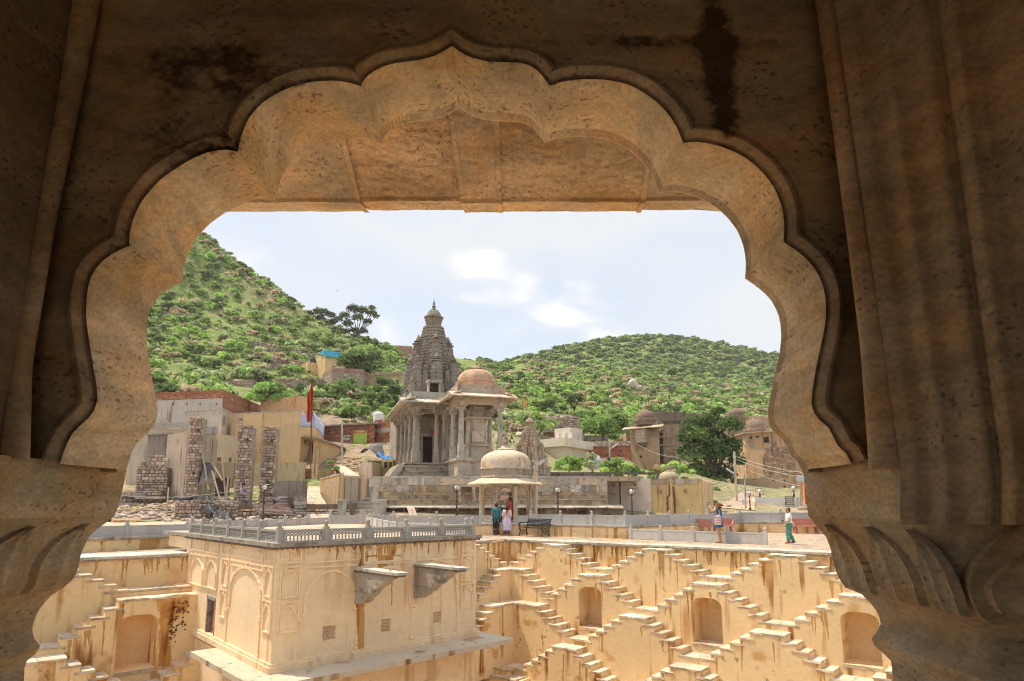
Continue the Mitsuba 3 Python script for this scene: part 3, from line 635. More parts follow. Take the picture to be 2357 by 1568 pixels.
jal = [rect(ffx, (565, 1063), (684, 1052), (680, 1182), (555, 1196)), rect(ffx, (1105, 995), (1190, 985), (1188, 1108), (1105, 1115)), rect(ffx, (1585, 928), (1658, 920), (1655, 1030), (1583, 1038))]
jal = [sg.box(*j.bounds) for j in jal]
front = sg.box(0, ZL - .02, LF, ZB - .1).difference(so.unary_union(jal))
m = MB(); FF.ext(m, front, -.3, 0); part(blk, 'front_wall', m, 'plaster', CREAM, .22)
door_q = [fsx(1641, 742), fsx(1716, 766), fsx(1690, 1168), fsx(1612, 1150)]
da0, da1 = min(p[0] for p in door_q), max(p[0] for p in door_q); dz0, dz1 = ZL + .13, max(p[1] for p in door_q)
da1 = min(da1, LS - .05); da0 = da1 - .8
side = sg.box(-.0, ZL - .02, LS, ZB - .1).difference(sg.box(da0, dz0, da1, dz1))
m = MB(); FS.ext(m, side, -.3, 0); part(blk, 'side_wall', m, 'plaster', np.array(CREAM) * 1.04, .1)
m = MB(); FF.ext(m, sg.box(.3, -8.6, LF, ZL - .1), -.3, -.003); part(blk, 'lower_front_wall', m, 'plaster', np.array(CREAM) * .97, .3)
m = MB(); FS.ext(m, sg.box(.0, -8.6, LS, ZL - .1), -.3, -.003); part(blk, 'lower_side_wall', m, 'plaster', np.array(CREAM) * .97, .3)
m = MB(); m.box(FF.at(LF - .3, -.3, -8.6), FF.a * .3, -FF.n * 9, [0, 0, 8.6 + ZB - .1]); part(blk, 'far_wall', m, 'plaster', CREAM)
# roof slab with scallops
m = MB(); m.ext(foot.buffer(.13, join_style=2), (0, 0, ZB - .10), (1, 0, 0), (0, 1, 0), (0, 0, .10)); part(blk, 'roof_slab', m, 'stone', (.30, .27, .23), .7)
m = scallops(MB(), FF.at(-.1, .10, 0), FF.at(LF + .1, .10, 0), ZB - .1, FF.n, .13, .055); scallops(m, FS.at(-.1, .10, 0), FS.at(LS, .10, 0), ZB - .1, FS.n, .13, .055); part(blk, 'scallop_trim', m, 'stone', (.17, .14, .11), kind='stuff')
# door
d = part(blk, 'door', MB().box(FS.at(da0 + .09, -.16, dz0), FS.a * (da1 - da0 - .18), FS.n * .05, [0, 0, dz1 - dz0 - .1]), 'stone', (.20, .085, .04), label='dark brown wooden door of the block')
for i in range(6):
    z0 = dz0 + .04 + i * (dz1 - dz0 - .16) / 6
    for s in (0, 1):
        w = (da1 - da0 - .18) / 2; part(d, 'panel', MB().box(FS.at(da0 + .11 + s * w, -.112, z0), FS.a * (w - .05), FS.n * .016, [0, 0, (dz1 - dz0) / 6 - .06]), 'stone', (.27, .11, .045))
for a_ in (da0, da1 - .09): part(blk, 'door_jamb', MB().box(FS.at(a_, -.2, dz0), FS.a * .09, FS.n * .21, [0, 0, dz1 - dz0 - .1]), 'stone', (.33, .31, .28))
part(blk, 'door_lintel', MB().box(FS.at(da0, -.2, dz1 - .1), FS.a * (da1 - da0), FS.n * .22, [0, 0, .1]), 'stone', (.36, .33, .29))


def relief(F, name, lines, w=.036, d=.042, col=CREAM, closed=False):
    g = []
    for L in lines:
        g.append((sg.LinearRing(L) if closed else sg.LineString(L)).buffer(w / 2, cap_style=2, join_style=2))
    m = MB(); F.ext(m, so.unary_union(g), -.005, d); return part(blk, name, m, 'plaster', np.array(col) * 1.03, .1)


def panel(F, fx, q, name='panel_frame', arch=0, base=.0):
    pts = [fx(*p) for p in q]; xs, zs = sorted(p[0] for p in pts), sorted(p[1] for p in pts)
    x0, x1, z0, z1 = (xs[0] + xs[1]) / 2, (xs[2] + xs[3]) / 2, (zs[0] + zs[1]) / 2, (zs[2] + zs[3]) / 2
    lines = [[(x0, z0), (x1, z0), (x1, z1), (x0, z1), (x0, z0), (x1, z0)]]
    if arch:
        w, h = x1 - x0, z1 - z0; cx = (x0 + x1) / 2; t = np.linspace(0, 1, 30); rr_ = w * .40
        zt = z1 - .12 * h; sh = min(h * .35, w * .7)
        L = [(cx - rr_, z0 + base * h), (cx - rr_, zt - sh)] + [(cx - rr_ * (1 - s), zt - sh * (1 - math.sin(s * 1.57)) + (abs(math.sin(s * arch * 3.1416)) * .018 if arch > 1 else 0)) for s in t[1:]]
        L += [(2 * cx - a, b) for a, b in L[::-1][1:]]
        lines.append(L)
    return relief(F, name, lines)


def cusped(F, a0, a1, z0, zs, zt, n=5, name='arch_outline'):   # big multifoil arch from pixels' extent
    cx, hw = (a0 + a1) / 2, (a1 - a0) / 2; L = [(a0 - .05, z0), (a0, z0 + .05), (a0 + .02 * hw, zs)]
    for s in np.linspace(0, 1, 44)[1:]:
        th = s * math.pi / 2; bulge = .030 * abs(math.sin(s * n * math.pi)); r = 1 + bulge
        L.append((cx - hw * .97 * math.cos(th) * r, zs + (zt - zs) * (math.sin(th) ** .9) * r * (1 if s < .97 else 1.02)))
    L += [(2 * cx - a, b) for a, b in L[::-1][1:]]
    k = relief(F, name, [L], .06, .045)
    relief(F, 'finial_flower', [[(cx - .05, zt + .07), (cx, zt + .02), (cx + .05, zt + .07), (cx, zt + .14), (cx - .05, zt + .07), (cx, zt + .02)]], .03, .03)
    return k


for q in (((180, 335), (355, 330), (350, 465), (175, 470)), ((398, 325), (878, 305), (875, 445), (392, 462)), ((940, 300), (1385, 285), (1383, 440), (945, 462)), ((1440, 278), (1818, 262), (1815, 415), (1440, 440)), ((1850, 262), (1962, 255), (1960, 350), (1850, 365))): panel(FF, ffx, q)
for q, a_ in ((((172, 512), (348, 503), (332, 780), (155, 795)), 3), (((150, 842), (332, 826), (320, 1100), (138, 1120)), 1), (((1842, 405), (1960, 395), (1958, 620), (1842, 640)), 3), (((1838, 672), (1958, 656), (1955, 870), (1838, 895)), 1)): panel(FF, ffx, q, 'arch_panel', a_, .03)
for q in (((413, 515), (868, 488), (866, 500), (413, 528)), ((945, 480), (1375, 455), (1375, 465), (945, 492)), ((1440, 445), (1790, 420), (1790, 430), (1440, 455))): relief(FF, 'string_line', [[ffx(*q[0]), ffx(*q[1])]])
for l, r, ft, sp, ap in (((385, 960), (850, 910), 950, 790, (640, 548)), ((950, 900), (1362, 852), 860, 715, (1165, 512)), ((1432, 838), (1803, 800), 805, 690, (1625, 450))):
    (a0, z0), (a1, z1) = ffx(*l), ffx(*r); zt = ffx(*ap)[1]; cusped(FF, a0, a1, (z0 + z1) / 2, (z0 + z1) / 2 + .32, zt)
for x, y0, y1, w in ((352, 985, 1340, 30), (890, 905, 1260, 70), (1395, 850, 1165, 52), (1810, 800, 1105, 24)):
    (a0, zt), (_, zb) = ffx(x, y0), ffx(x, y1); a_w = abs(ffx(x + w / 2, y0)[0] - ffx(x - w / 2, y0)[0])
    m = MB(); FF.ext(m, sg.box(a0 - a_w * .36, zb + .1, a0 + a_w * .36, zt - .12), -.01, .022)
    for z_, k_, h_ in ((zt - .05, 1.15, .07), (zt - .12, .85, .05), (zb + .02, .95, .08), (zb + .12, .85, .03), (zt - .5 * (zt - zb) * 0 - .2, .8, .03)): FF.ext(m, sg.box(a0 - a_w * k_ / 2, z_ - h_ / 2, a0 + a_w * k_ / 2, z_ + h_ / 2), -.01, .034)
    part(blk, 'pilaster', m, 'plaster', CREAM, .15)
rng = np.random.default_rng(3)
def swirl(F, fx, pts, name='stucco_scroll', d=.02, w=.018):
    for (x, y) in pts:
        m = MB(); a0, z0 = fx(x, y); L = [(a0 + .05 * (1 - t) * math.cos(t * 7) + .02 * math.sin(t * 15), z0 + .045 * (1 - t) * math.sin(t * 7)) for t in np.linspace(0, .9, 14)]
        F.ext(m, sg.LineString(L).buffer(w / 2), -.005, d)
        part(blk, name, m, 'plaster', np.array(CREAM) * .95, .1)
swirl(FF, ffx, [(420, 388), (450, 385), (480, 382), (790, 372), (825, 370), (850, 366), (960, 355), (1000, 350), (1030, 348), (1270, 335), (1310, 335), (1350, 337), (1455, 332), (1490, 330), (1755, 318), (1795, 315), (1900, 310), (265, 395), (230, 410), (300, 410)])
for pts in ([(500, 380), (520, 345), (600, 338), (680, 330), (740, 340), (765, 375)], [(1050, 345), (1075, 315), (1160, 308), (1240, 310), (1255, 335)], [(1515, 325), (1535, 292), (1620, 284), (1700, 280), (1725, 312)], [(1860, 330), (1880, 292), (1935, 290), (1945, 330)], [(200, 400), (240, 430), (270, 436), (325, 400)]): relief(FF, 'cartouche', [[ffx(*p) for p in pts]], .016, .014)
# left face panels
for q in (((1505, 230), (1630, 250), (1620, 350), (1500, 325)), ((1650, 245), (1750, 260), (1745, 375), (1645, 355)), ((1790, 262), (1858, 270), (1850, 385), (1788, 372)), ((1870, 275), (2155, 320), (2150, 435), (1866, 385)), ((2175, 315), (2255, 330), (2250, 450), (2165, 435))): panel(FS, fsx, q)
for q, a_ in ((((1492, 370), (1625, 392), (1610, 665), (1482, 630)), 1), (((1635, 390), (1745, 408), (1722, 695), (1618, 668)), 1), (((1785, 415), (1842, 424), (1828, 670), (1768, 650)), 3), (((1765, 690), (1825, 705), (1805, 950), (1748, 930)), 3), (((2165, 480), (2238, 492), (2222, 765), (2150, 745)), 3), (((2148, 790), (2225, 805), (2205, 1085), (2133, 1060)), 3), (((1858, 430), (2155, 478), (2150, 520), (1858, 470)), 0)): panel(FS, fsx, q, 'arch_panel', a_, .03)
(a0, z0), (a1, z1), (_, zt) = fsx(1838, 850), fsx(2118, 930), fsx(1995, 500); cusped(FS, a1, a0, (z0 + z1) / 2, (z0 + z1) / 2 + .35, zt, 7)
for x, y0, y1 in ((1818, 850, 1215), (2112, 940, 1330)):
    (a_, zt), (_, zb) = fsx(x, y0), fsx(x - 12, y1); m = MB(); FS.ext(m, sg.box(a_ - .05, zb, a_ + .05, zt), -.01, .03); FS.ext(m, sg.box(a_ - .09, zt - .1, a_ + .09, zt), -.01, .045); FS.ext(m, sg.box(a_ - .08, zb, a_ + .08, zb + .12), -.01, .045); part(blk, 'pilaster', m, 'plaster', CREAM, .1)
swirl(FS, fsx, [(1885, 320), (1905, 330), (2110, 350), (2130, 362), (2200, 345), (2205, 390), (2220, 420), (1815, 290), (1835, 350)])
relief(FS, 'cartouche', [[fsx(*p) for p in ((1945, 310), (1960, 295), (2080, 318), (2090, 335))]], .016, .014)
# pierced stone screens
for j in jal:
    x0, z0, x1, z1 = j.bounds; hs = []; s = (x1 - x0) / 5.6; i = 0
    for r_, z in enumerate(np.arange(z0 + s * .7, z1 - s * .3, s * .87)):
        for x in np.arange(x0 + s * (.65 if r_ % 2 else 1.15), x1 - s * .4, s): hs.append(sg.Point(x, z).buffer(s * .43, 3))
    m = MB(); FF.ext(m, sg.box(x0, z0, x1, z1).difference(so.unary_union(hs)), -.10, -.04); part(blk, 'pierced_screen', m, 'plaster', np.array(CREAM) * 1.02, .05)
m = MB(); m.box(FF.at(.2, -.9, ZL), FF.a * (LF - .4), FF.n * .05, [0, 0, 2.6]); part(blk, 'inner_wall', m, 'plain', (.06, .045, .03))  # near-black sheet painting the dark behind the screen holes
# plinth and projecting ledge
ring1 = foot.buffer(.10, join_style=2); m = MB(); m.ext(ring1, (0, 0, ZL), (1, 0, 0), (0, 1, 0), (0, 0, .14)); m.ext(foot.buffer(.06, join_style=2), (0, 0, ZL + .14), (1, 0, 0), (0, 1, 0), (0, 0, .06)); part(blk, 'plinth', m, 'plaster', np.array(CREAM) * .95, .3)
lf = sg.Polygon([(FF.at(-.72, 1.05, 0))[:2], FF.at(LF + .55, 1.05, 0)[:2], FF.at(LF + .55, -3, 0)[:2], FF.at(1, -3, 0)[:2], FS.at(3.6, -.5, 0)[:2], FS.at(3.6, .75, 0)[:2]]).convex_hull
m = MB(); m.ext(lf, (0, 0, ZL - .13), (1, 0, 0), (0, 1, 0), (0, 0, .129)); part(blk, 'ledge', m, 'plaster', (.50, .425, .325), .85)


def stain(F, key, pts, col, d=.003, seed=0, rag=.05, n0=0.0):   # a thin film of run-down dirt, its own outline
    pl = sg.Polygon(pts).segmentize(.05); q = np.array(pl.exterior.coords); nn = np.stack([meshkit.fbm(np.c_[q * 5, q[:, :1] * 0 + k + seed], 3, k) - .5 for k in (1, 2)], 1)
    m = MB(); F.ext(m, sg.Polygon(q + nn * rag * 2).buffer(0), n0 + .0005, n0 + d); part(key, 'stain', m, 'plaster', col, .8)


BR = (.43, .255, .10)
for i, q in enumerate(([(905, 270), (985, 268), (975, 480), (900, 505), (890, 490), (915, 420)], [(1080, 268), (1118, 266), (1112, 420), (1070, 420)], [(1170, 266), (1250, 262), (1240, 380), (1215, 400), (1205, 510), (1075, 515), (1070, 420), (1175, 400)], [(985, 402), (1290, 398), (1296, 410), (985, 418)], [(860, 850), (945, 845), (935, 1330), (850, 1345), (880, 1250)], [(1198, 600), (1212, 600), (1206, 860), (1196, 860)])): stain(FF, blk, [ffx(*p) for p in q], np.array(CREAM) * (.66, .46, .24), seed=i, rag=.03, d=.038 if i == 4 else .003)
wet = sg.Polygon([FF.px(*c2(*p)) for p in ((500, 1520), (540, 1470), (720, 1425), (860, 1450), (1000, 1440))])
l1 = lambda u, v: FL.px(*c1(u, v), 1.36)
kl = thing('mildew_patch', 'brown and black mildew on the left wall beside the niche', 'stain')
stain(FL, kl, [l1(*p) for p in ((1165, 770), (1230, 760), (1330, 745), (1480, 740), (1470, 850), (1400, 900), (1330, 1000), (1230, 980), (1190, 880))], np.array(OCH) * (.80, .62, .38), rag=.06, n0=1.36)
stain(FL, kl, [l1(*p) for p in ((1215, 950), (1290, 930), (1300, 1150), (1330, 1380), (1200, 1390), (1195, 1150))], np.array(OCH) * (.74, .56, .32), rag=.06, n0=1.36, seed=4)
rk = random.Random(5)
for i in range(70):
    u, v = (rk.uniform(1330, 1470), rk.uniform(790, 900)) if i < 26 else ((rk.uniform(1290, 1450), rk.uniform(930, 1060)) if i < 56 else (rk.uniform(1290, 1350), rk.uniform(1060, 1230))); a_, z_ = l1(u, v); stain(FL, kl, [(a_ + rk.uniform(.012, .05) * math.cos(t), z_ + rk.uniform(.01, .045) * math.sin(t)) for t in np.linspace(0, 5.6, 7)], (.13, .085, .05), seed=i, rag=.045, n0=1.364)
drips(blk, FF, None, 0, None, None, 34, (.62, .48, .30), z=ZB - .16, span=(.1, LF - .1), wr=(.008, .03), lr=(.1, .4))
# brackets
def bracket(x, ytop, ybot, tips, label):
    key = thing('stone_bracket', label, 'bracket', 'stone brackets on the block')
    a0, zt = ffx(x, ytop); _, zb = ffx(x, ybot)
    def out(u, v): q = HIT(*c2(u, v), FF.at(a0, 0, 0), FF.a); q = q - FF.at(a0, 0, 0); return float(q @ FF.n), float(q[2])
    pr = [out(*t) for t in tips]; m = MB()
    body = sg.Polygon([(-.02, zt - .06)] + [(0, zb)] + pr + [(pr[-1][0], zt - .06)]).buffer(0)
    m.ext(body, FF.at(a0, 0, 0), FF.n, (0, 0, 1), FF.a * .26); part(key, 'body', m, 'stone', (.35, .315, .265), .8, smooth=20)
    m = MB(); m.box(FF.at(a0 - .04, -.02, zt - .06), FF.a * .36, FF.n * (pr[-1][0] + .14), [0, 0, .06]); part(key, 'top_slab', m, 'stone', (.46, .43, .38), .3)
    m = MB(); m.box(FF.at(a0 - .02, -.02, zt - .11), FF.a * .31, FF.n * (pr[-1][0] + .06), [0, 0, .05]); part(key, 'cornice', m, 'stone', (.20, .18, .15), .3)
    zj = zt - (zt - zb) * .66; m = MB(); m.box(FF.at(a0 - .012, -.02, zj), FF.a * .285, FF.n * (np.interp(zj, [p[1] for p in [(0, zb)] + pr], [p[0] for p in [(0, zb)] + pr])), [0, 0, .035]); part(key, 'joint_band', m, 'stone', (.28, .25, .2), .5)
    for i in range(1, len(pr) - 1, 2):
        r = .055; c = FF.at(a0 - .004, pr[i][0] - .06, pr[i][1] + .06); t = np.linspace(0, 9, 26); rr_ = r * (1 - t / 11)
        pts = c + np.outer(np.cos(t) * rr_, FF.n) + np.outer(np.sin(t) * rr_, [0, 0, 1.0]); part(key, 'scroll', MB().tube(pts, .010, 5), 'stone', (.42, .38, .32), smooth=True)
bracket(857, 512, 852, [(895, 855), (945, 830), (960, 800), (1000, 772), (1022, 742), (1025, 728), (1062, 700), (1075, 690), (1112, 672), (1130, 640), (1165, 622), (1180, 595), (1200, 580), (1203, 560), (1232, 552)], 'grey carved stone bracket over the streaked pilaster, left one')
bracket(1408, 470, 795, [(1445, 798), (1495, 770), (1515, 745), (1548, 735), (1580, 700), (1590, 682), (1640, 660), (1652, 640), (1695, 610), (1712, 588), (1745, 570), (1755, 545), (1775, 530), (1780, 515), (1808, 500)], 'grey carved stone bracket between the second and third arch, right one')


# ---------------------------------------------------------------- railings
def post(m, c, h, w=.12, rot=0.0, ball=.062):
    m.cbox(c, w, w, h, rot); m.lathe([(w * .42, 0), (w * .42, .02), (w * .26, .03), (ball * .8, .05), (ball, .05 + ball * .75), (ball * .8, .05 + ball * 1.45), (.004, .05 + ball * 1.85)], np.asarray(c, float) + [0, 0, h], 8)
    return m


def railing(name, label, pts, z, h=.38, spacing=1.6, col=(.46, .45, .425), slab_t=.07, lattice=False, ends=(1, 1), cat='railing', group='low stone railings', sink=0.02):
    key = thing(name, label, cat, group); pts = [np.asarray(p, float)[:2] for p in pts]
    for i, (p, q) in enumerate(zip(pts, pts[1:])):
        L = np.linalg.norm(q - p); n = max(1, round(L / spacing)); u = (q - p) / L; rot = math.atan2(u[1], u[0]); nv = np.array([-u[1], u[0], 0]); U = np.array([*u, 0])
        for k in range(n + 1):
            if k == n and i < len(pts) - 2: continue
            if (i == 0 and k == 0 and not ends[0]) or (i == len(pts) - 2 and k == n and not ends[1]): continue
            part(key, 'post', post(MB(), [*(p + u * L * k / n), z - sink], h + sink + .05, .13, rot), 'plain', np.array(col) * rnd.uniform(.92, 1.08), rnd.random(), smooth=40)
        for k in range(n):
            a = np.array([*(p + u * (L * k / n + .066)), z - sink]); W = L / n - .132; hh = h + sink
            if not lattice:
                m = MB(); m.box(a - nv * slab_t / 2, U * W, nv * slab_t, [0, 0, hh - .05]); m.box(a - nv * (slab_t / 2 + .012) + [0, 0, hh - .05], U * W, nv * (slab_t + .024), [0, 0, .05])
                part(key, 'panel', m, 'plaster', np.array(col) * rnd.uniform(.94, 1.06), .18)
            else:
                fr = sg.box(0, 0, W, hh); ho = sg.box(.06, .05, W - .06, hh - .055); m = MB(); m.ext(fr.difference(ho), a - nv * .045, U, (0, 0, 1), nv * .09); pk = part(key, 'panel', m, 'plain', col, rnd.random())
                zmid = .05 + (hh - .105) * .55; nb = max(4, round((W - .12) / .095)); m = MB()
                for b in range(nb):
                    x = .06 + (W - .12) * (b + .5) / nb; m.lathe([(.020, .05), (.020, .06), (.012, .075), (.026, .05 + (zmid - .05) * .45), (.012, zmid - .03), (.02, zmid - .015), (.02, zmid)], a + U * x, 6)
                m.box(a - nv * .03 + U * .06 + [0, 0, zmid], U * (W - .12), nv * .06, [0, 0, .018])
                g = []; zt = hh - .055; z0 = zmid + .018; dx = (W - .12) / nb
                for b in range(nb): x = .06 + dx * b; g += [sg.LineString([(x, z0), (x + dx, zt)]).buffer(.010, cap_style=2), sg.LineString([(x + dx, z0), (x, zt)]).buffer(.010, cap_style=2)]
                m.ext(so.unary_union(g).intersection(ho), a - nv * .02, U, (0, 0, 1), nv * .04)
                part(pk, 'lattice', m, 'plain', np.array(col) * .97, rnd.random(), kind='stuff')
    return key


GR = (.33, .32, .285)
ins = foot.buffer(-.10, join_style=2)
kk, rr2, ll = K - FF.n * .08 - FS.n * .08, K + FF.a * (LF - .08) - FF.n * .08, K + FS.a * (LS - .1) - FS.n * .08
railing('balustrade', 'carved grey balustrade round the roof of the pale block', [ll, kk, rr2], ZB, .30, 1.2, GR, lattice=True, group=None)
railing('railing', 'low grey railing along the far side of the block roof', [rr2 - FF.n * .3, rr2 - FF.n * 4.0, G(840, 1206, .55)], ZB - .05, .34, 1.9, (.41, .40, .375))
# upper level left of the block: tan wall with coping and railing
cl = [G(120, 1240.5, .45), G(206, 1237.4, .45), G(437, 1228.2, .47)]
for p in cl: p[2] = 0
FU = Frame(cl[1], cl[2] - cl[1]);
if FU.n @ -cl[1] < 0: FU.n = -FU.n
uw = thing('upper_wall', 'low ochre wall with stone coping left of the block', 'wall'); LU = float((cl[2] - cl[1]) @ FU.a)
m = MB(); FU.ext(m, sg.box(-8, -.05, LU + .3, .38), -.4, 0); part(uw, 'face', m, 'plaster', OCH, .9)
m = MB(); FU.ext(m, sg.box(-8, .38, LU + .3, .45), -.5, .08); part(uw, 'coping', m, 'stone', SLATE)
m = scallops(MB(), FU.at(-8, .06, 0), FU.at(LU, .06, 0), .38, FU.n, .13, .055); part(uw, 'scallop_trim', m, 'stone', (.4, .35, .28), kind='stuff')
railing('railing', 'solid grey stone railing on the low wall left of the block', [FU.at(-7.0, -.15, 0), FU.at(LU - .05, -.15, 0)], .45, .36, 2.2, (.40, .395, .38))
railing('railing', 'grey stone railing behind the block, in front of the rubble', [G(440, 1222, .5), G(655, 1212, .5), G(760, 1207, .5)], .45, .40, 2.0, (.42, .41, .39))

# upper level right: tan wall from behind the block past the kiosk, then round the recess
def g0(x, y, z=0.0): q = G(x, y, z); q[2] = 0; return q
W0, W1, W2, W3 = g0(1060, 1231.3), g0(1120, 1231.2), g0(1196, 1231.4), g0(1440, 1239.5)
W4 = g0(1705, 1224); W5 = g0(1900, 1227.5); W6 = W5 + (W5 - W4) * 1.2
line = [W0, W1, W2, W3, W4, W5, W6]
ZU = .58
uw2 = thing('upper_wall', 'ochre terrace wall with scalloped coping behind the promenade', 'wall')
for i, (p, q) in enumerate(zip(line, line[1:])):
    F = Frame(p, q - p)
    if F.n @ -p < 0: F.n = -F.n
    L = float((q - p) @ F.a); m = MB(); F.ext(m, sg.box(-.0, -.05, L, ZU - .07), -.4, .001 * (i % 2)); part(uw2, 'face', m, 'plaster', np.array(OCH) * (1.06, 1.06, 1.08), .7)
    m = MB(); F.ext(m, sg.box(-.04, ZU - .07, L + .04, ZU + .002 * (i % 2)), -.5, .07); part(uw2, 'coping', m, 'stone', SLATE)
    m = scallops(MB(), F.at(0, .05, 0), F.at(L, .05, 0), ZU - .07, F.n, .14, .055); part(uw2, 'scallop_trim', m, 'stone', (.44, .38, .3), kind='stuff')
inw = lambda p, d=.2: p + nrm([p[0], p[1], 0]) * d
railing('railing', 'white stone railing on the terrace wall left of the small kiosk', [g0(1105, 1207, ZU) + [0, .2, 0], g0(905, 1206, ZU), g0(760, 1205, ZU)], ZU, .42, 2.0, (.43, .42, .40))
railing('railing', 'pale stone railing on the terrace wall right of the black bench', [inw(W2 + (W3 - W2) * .12), inw(W3), inw(W4)], ZU, .46, 1.9, (.42, .415, .40))
railing('railing', 'panelled grey railing behind the recess with the red benches', [inw(W4), inw(W5), inw(W6)], ZU, .52, 2.3, (.40, .395, .385), slab_t=.09)
railing('railing', 'short pale railing between promenade and red bench recess', [g0(1452, 1240), g0(1763, 1252)], 0, .42, 1.5, (.50, .485, .455))
up = sg.Polygon([p[:2] for p in (W0, W1, W2, W3, W4, W5, W6)] + [(60, 40), (60, 46), (-30, 46), (-30, 26), FU.at(-8, -.4, 0)[:2], FU.at(LU, -.4, 0)[:2], (K + FS.a * LS)[:2], (K + FF.a * LF - FF.n * 6.5)[:2]]).buffer(-.1)
m = MB(); m.ext(up.buffer(0), (0, 0, .1), (1, 0, 0), (0, 1, 0), (0, 0, .42)); one('upper_terrace', m, 'paving', (.5, .42, .33), 'paved upper terrace behind the stepwell', kind='structure')
m = MB(); m.ext(foot.buffer(-.05), (0, 0, ZB - .06), (1, 0, 0), (0, 1, 0), (0, 0, .064)); part(blk, 'roof_paving', m, 'paving', (.42, .38, .32))
# ---------------------------------------------------------------- terrain: town slope, the hill on the left, the far hill
from scipy.interpolate import RBFInterpolator
CTRL = [(300, 1190, 40), (150, 1190, 38), (770, 1195, 40), (720, 1122, 52), (640, 1150, 48), (430, 1160, 45), (300, 1165, 46), (730, 1062, 62), (790, 1072, 60), (800, 1042, 66), (640, 1090, 64), (450, 1090, 62), (800, 970, 85), (850, 940, 95), (780, 920, 105),
        (740, 874, 128), (640, 862, 125), (560, 912, 100), (400, 905, 95), (300, 905, 95), (400, 862, 110), (600, 818, 140), (440, 762, 150), (340, 740, 150), (400, 702, 170), (470, 562, 195), (455, 532, 205), (520, 588, 200), (600, 642, 195), (700, 714, 190), (760, 757, 190), (850, 793, 190),
        (350, 440, 215), (200, 330, 215), (200, 700, 160), (100, 900, 90), (700, 800, 160), (560, 700, 175), (900, 812, 262), (1000, 820, 280), (1100, 828, 300), (960, 860, 160), (960, 930, 110), (1000, 1000, 75), (1150, 1005, 75), (1200, 962, 95), (1300, 952, 110), (1300, 902, 150), (1250, 862, 200), (1200, 837, 250),
        (1400, 872, 190), (1440, 852, 230), (1450, 912, 170), (1600, 905, 220), (1600, 932, 170), (1700, 937, 180), (1800, 925, 200), (1500, 947, 140), (1700, 988, 130), (1600, 1002, 110), (1400, 1012, 95), (1450, 1087, 72), (1600, 1090, 70), (1750, 1122, 68), (1640, 1160, 55), (1720, 1165, 56), (1850, 1165, 58), (1300, 1078, 72),
        (1190, 827, 400), (1300, 802, 420), (1400, 784, 440), (1500, 774, 460), (1600, 787, 460), (1700, 810, 455), (1780, 834, 450), (1900, 860, 450), (2150, 880, 450), (1500, 852, 330), (1700, 882, 300), (1600, 832, 390), (1700, 856, 370), (1400, 838, 330), (2000, 940, 230), (2100, 1050, 130), (1050, 1060, 62), (1150, 1085, 56), (1500, 1087, 86), (1560, 1085, 88), (1400, 1062, 88), (1600, 1090, 80), (1760, 1102, 76), (1500, 1005, 108), (1350, 1042, 84), (1850, 1105, 74), (1640, 1120, 72), (1480, 1030, 100)]
cw = [P(x, y, Y) for x, y, Y in CTRL]
for x in (-60, -40, -20, 0, 20, 40, 60): cw += [np.array([x, 38, .45]), np.array([x, 42, .5])]
for x, y, Y in ((455, 532, 205), (520, 588, 200), (600, 642, 195), (700, 714, 190), (760, 757, 190), (850, 793, 190), (350, 440, 215)): q = P(x, y, Y); cw.append(q + np.array([6, 42, -16]))
for x, y, Y in ((900, 812, 262), (1000, 820, 280), (1100, 828, 300), (1200, 837, 270)): q = P(x, y, Y); cw.append(q + np.array([0, 45, -14]))
for x, y, Y in ((1300, 802, 420), (1400, 784, 440), (1500, 774, 460), (1600, 787, 460), (1700, 810, 455), (1900, 860, 450)): q = P(x, y, Y); cw.append(q + np.array([0, 110, -40]))
cw += [np.array(q, float) for q in ((-420, 620, 60), (0, 640, 50), (430, 640, 40), (-330, 200, 60), (420, 250, 40), (-120, 60, 6), (120, 60, 2))]
cw = np.array(cw)
rbf = RBFInterpolator(cw[:, :2], cw[:, 2], kernel='linear', smoothing=.6, neighbors=40)


def gz(x, y, detail=True):
    x, y = np.broadcast_arrays(np.asarray(x, float), np.asarray(y, float)); q = np.c_[x.ravel(), y.ravel()]
    z = rbf(q)
    if detail:
        k = np.clip((q[:, 1] - 44) / 50, 0, 1); p3 = np.c_[q, z * 0]
        z = z + k * (2.2 * (meshkit.fbm(p3 * .06, 4, 2) - .5) + .7 * (meshkit.fbm(p3 * .33, 3, 7) - .5))
        t = 2.2; zt = np.floor(z / t) * t + t * np.clip((z / t - np.floor(z / t)) * 1.6 - .1, 0, 1)      # old terraces
        z = z + (zt - z) * .55 * k * (meshkit.noise(p3 * .03, 5) > .45)
    return z.reshape(x.shape)


uu = np.linspace(-1.25, 1.25, 300); yy = 38.5 * (640 / 38.5) ** np.linspace(0, 1, 190)
X_, Y_ = uu[None] * yy[:, None], np.repeat(yy[:, None], len(uu), 1)
m = MB().grid(np.stack([X_, Y_, gz(X_, Y_)], -1))
one('hillside', m, 'ground', (.2, .2, .1), 'green scrubby hills and the town slope', kind='structure', smooth=True)
one('ground', MB().ext(sg.box(-700, -700, 700, 760).difference(basin), (0, 0, -.9), (1, 0, 0), (0, 1, 0), (0, 0, .3)), 'ground', (.2, .2, .1), 'earth around the site reaching the horizon', kind='structure')

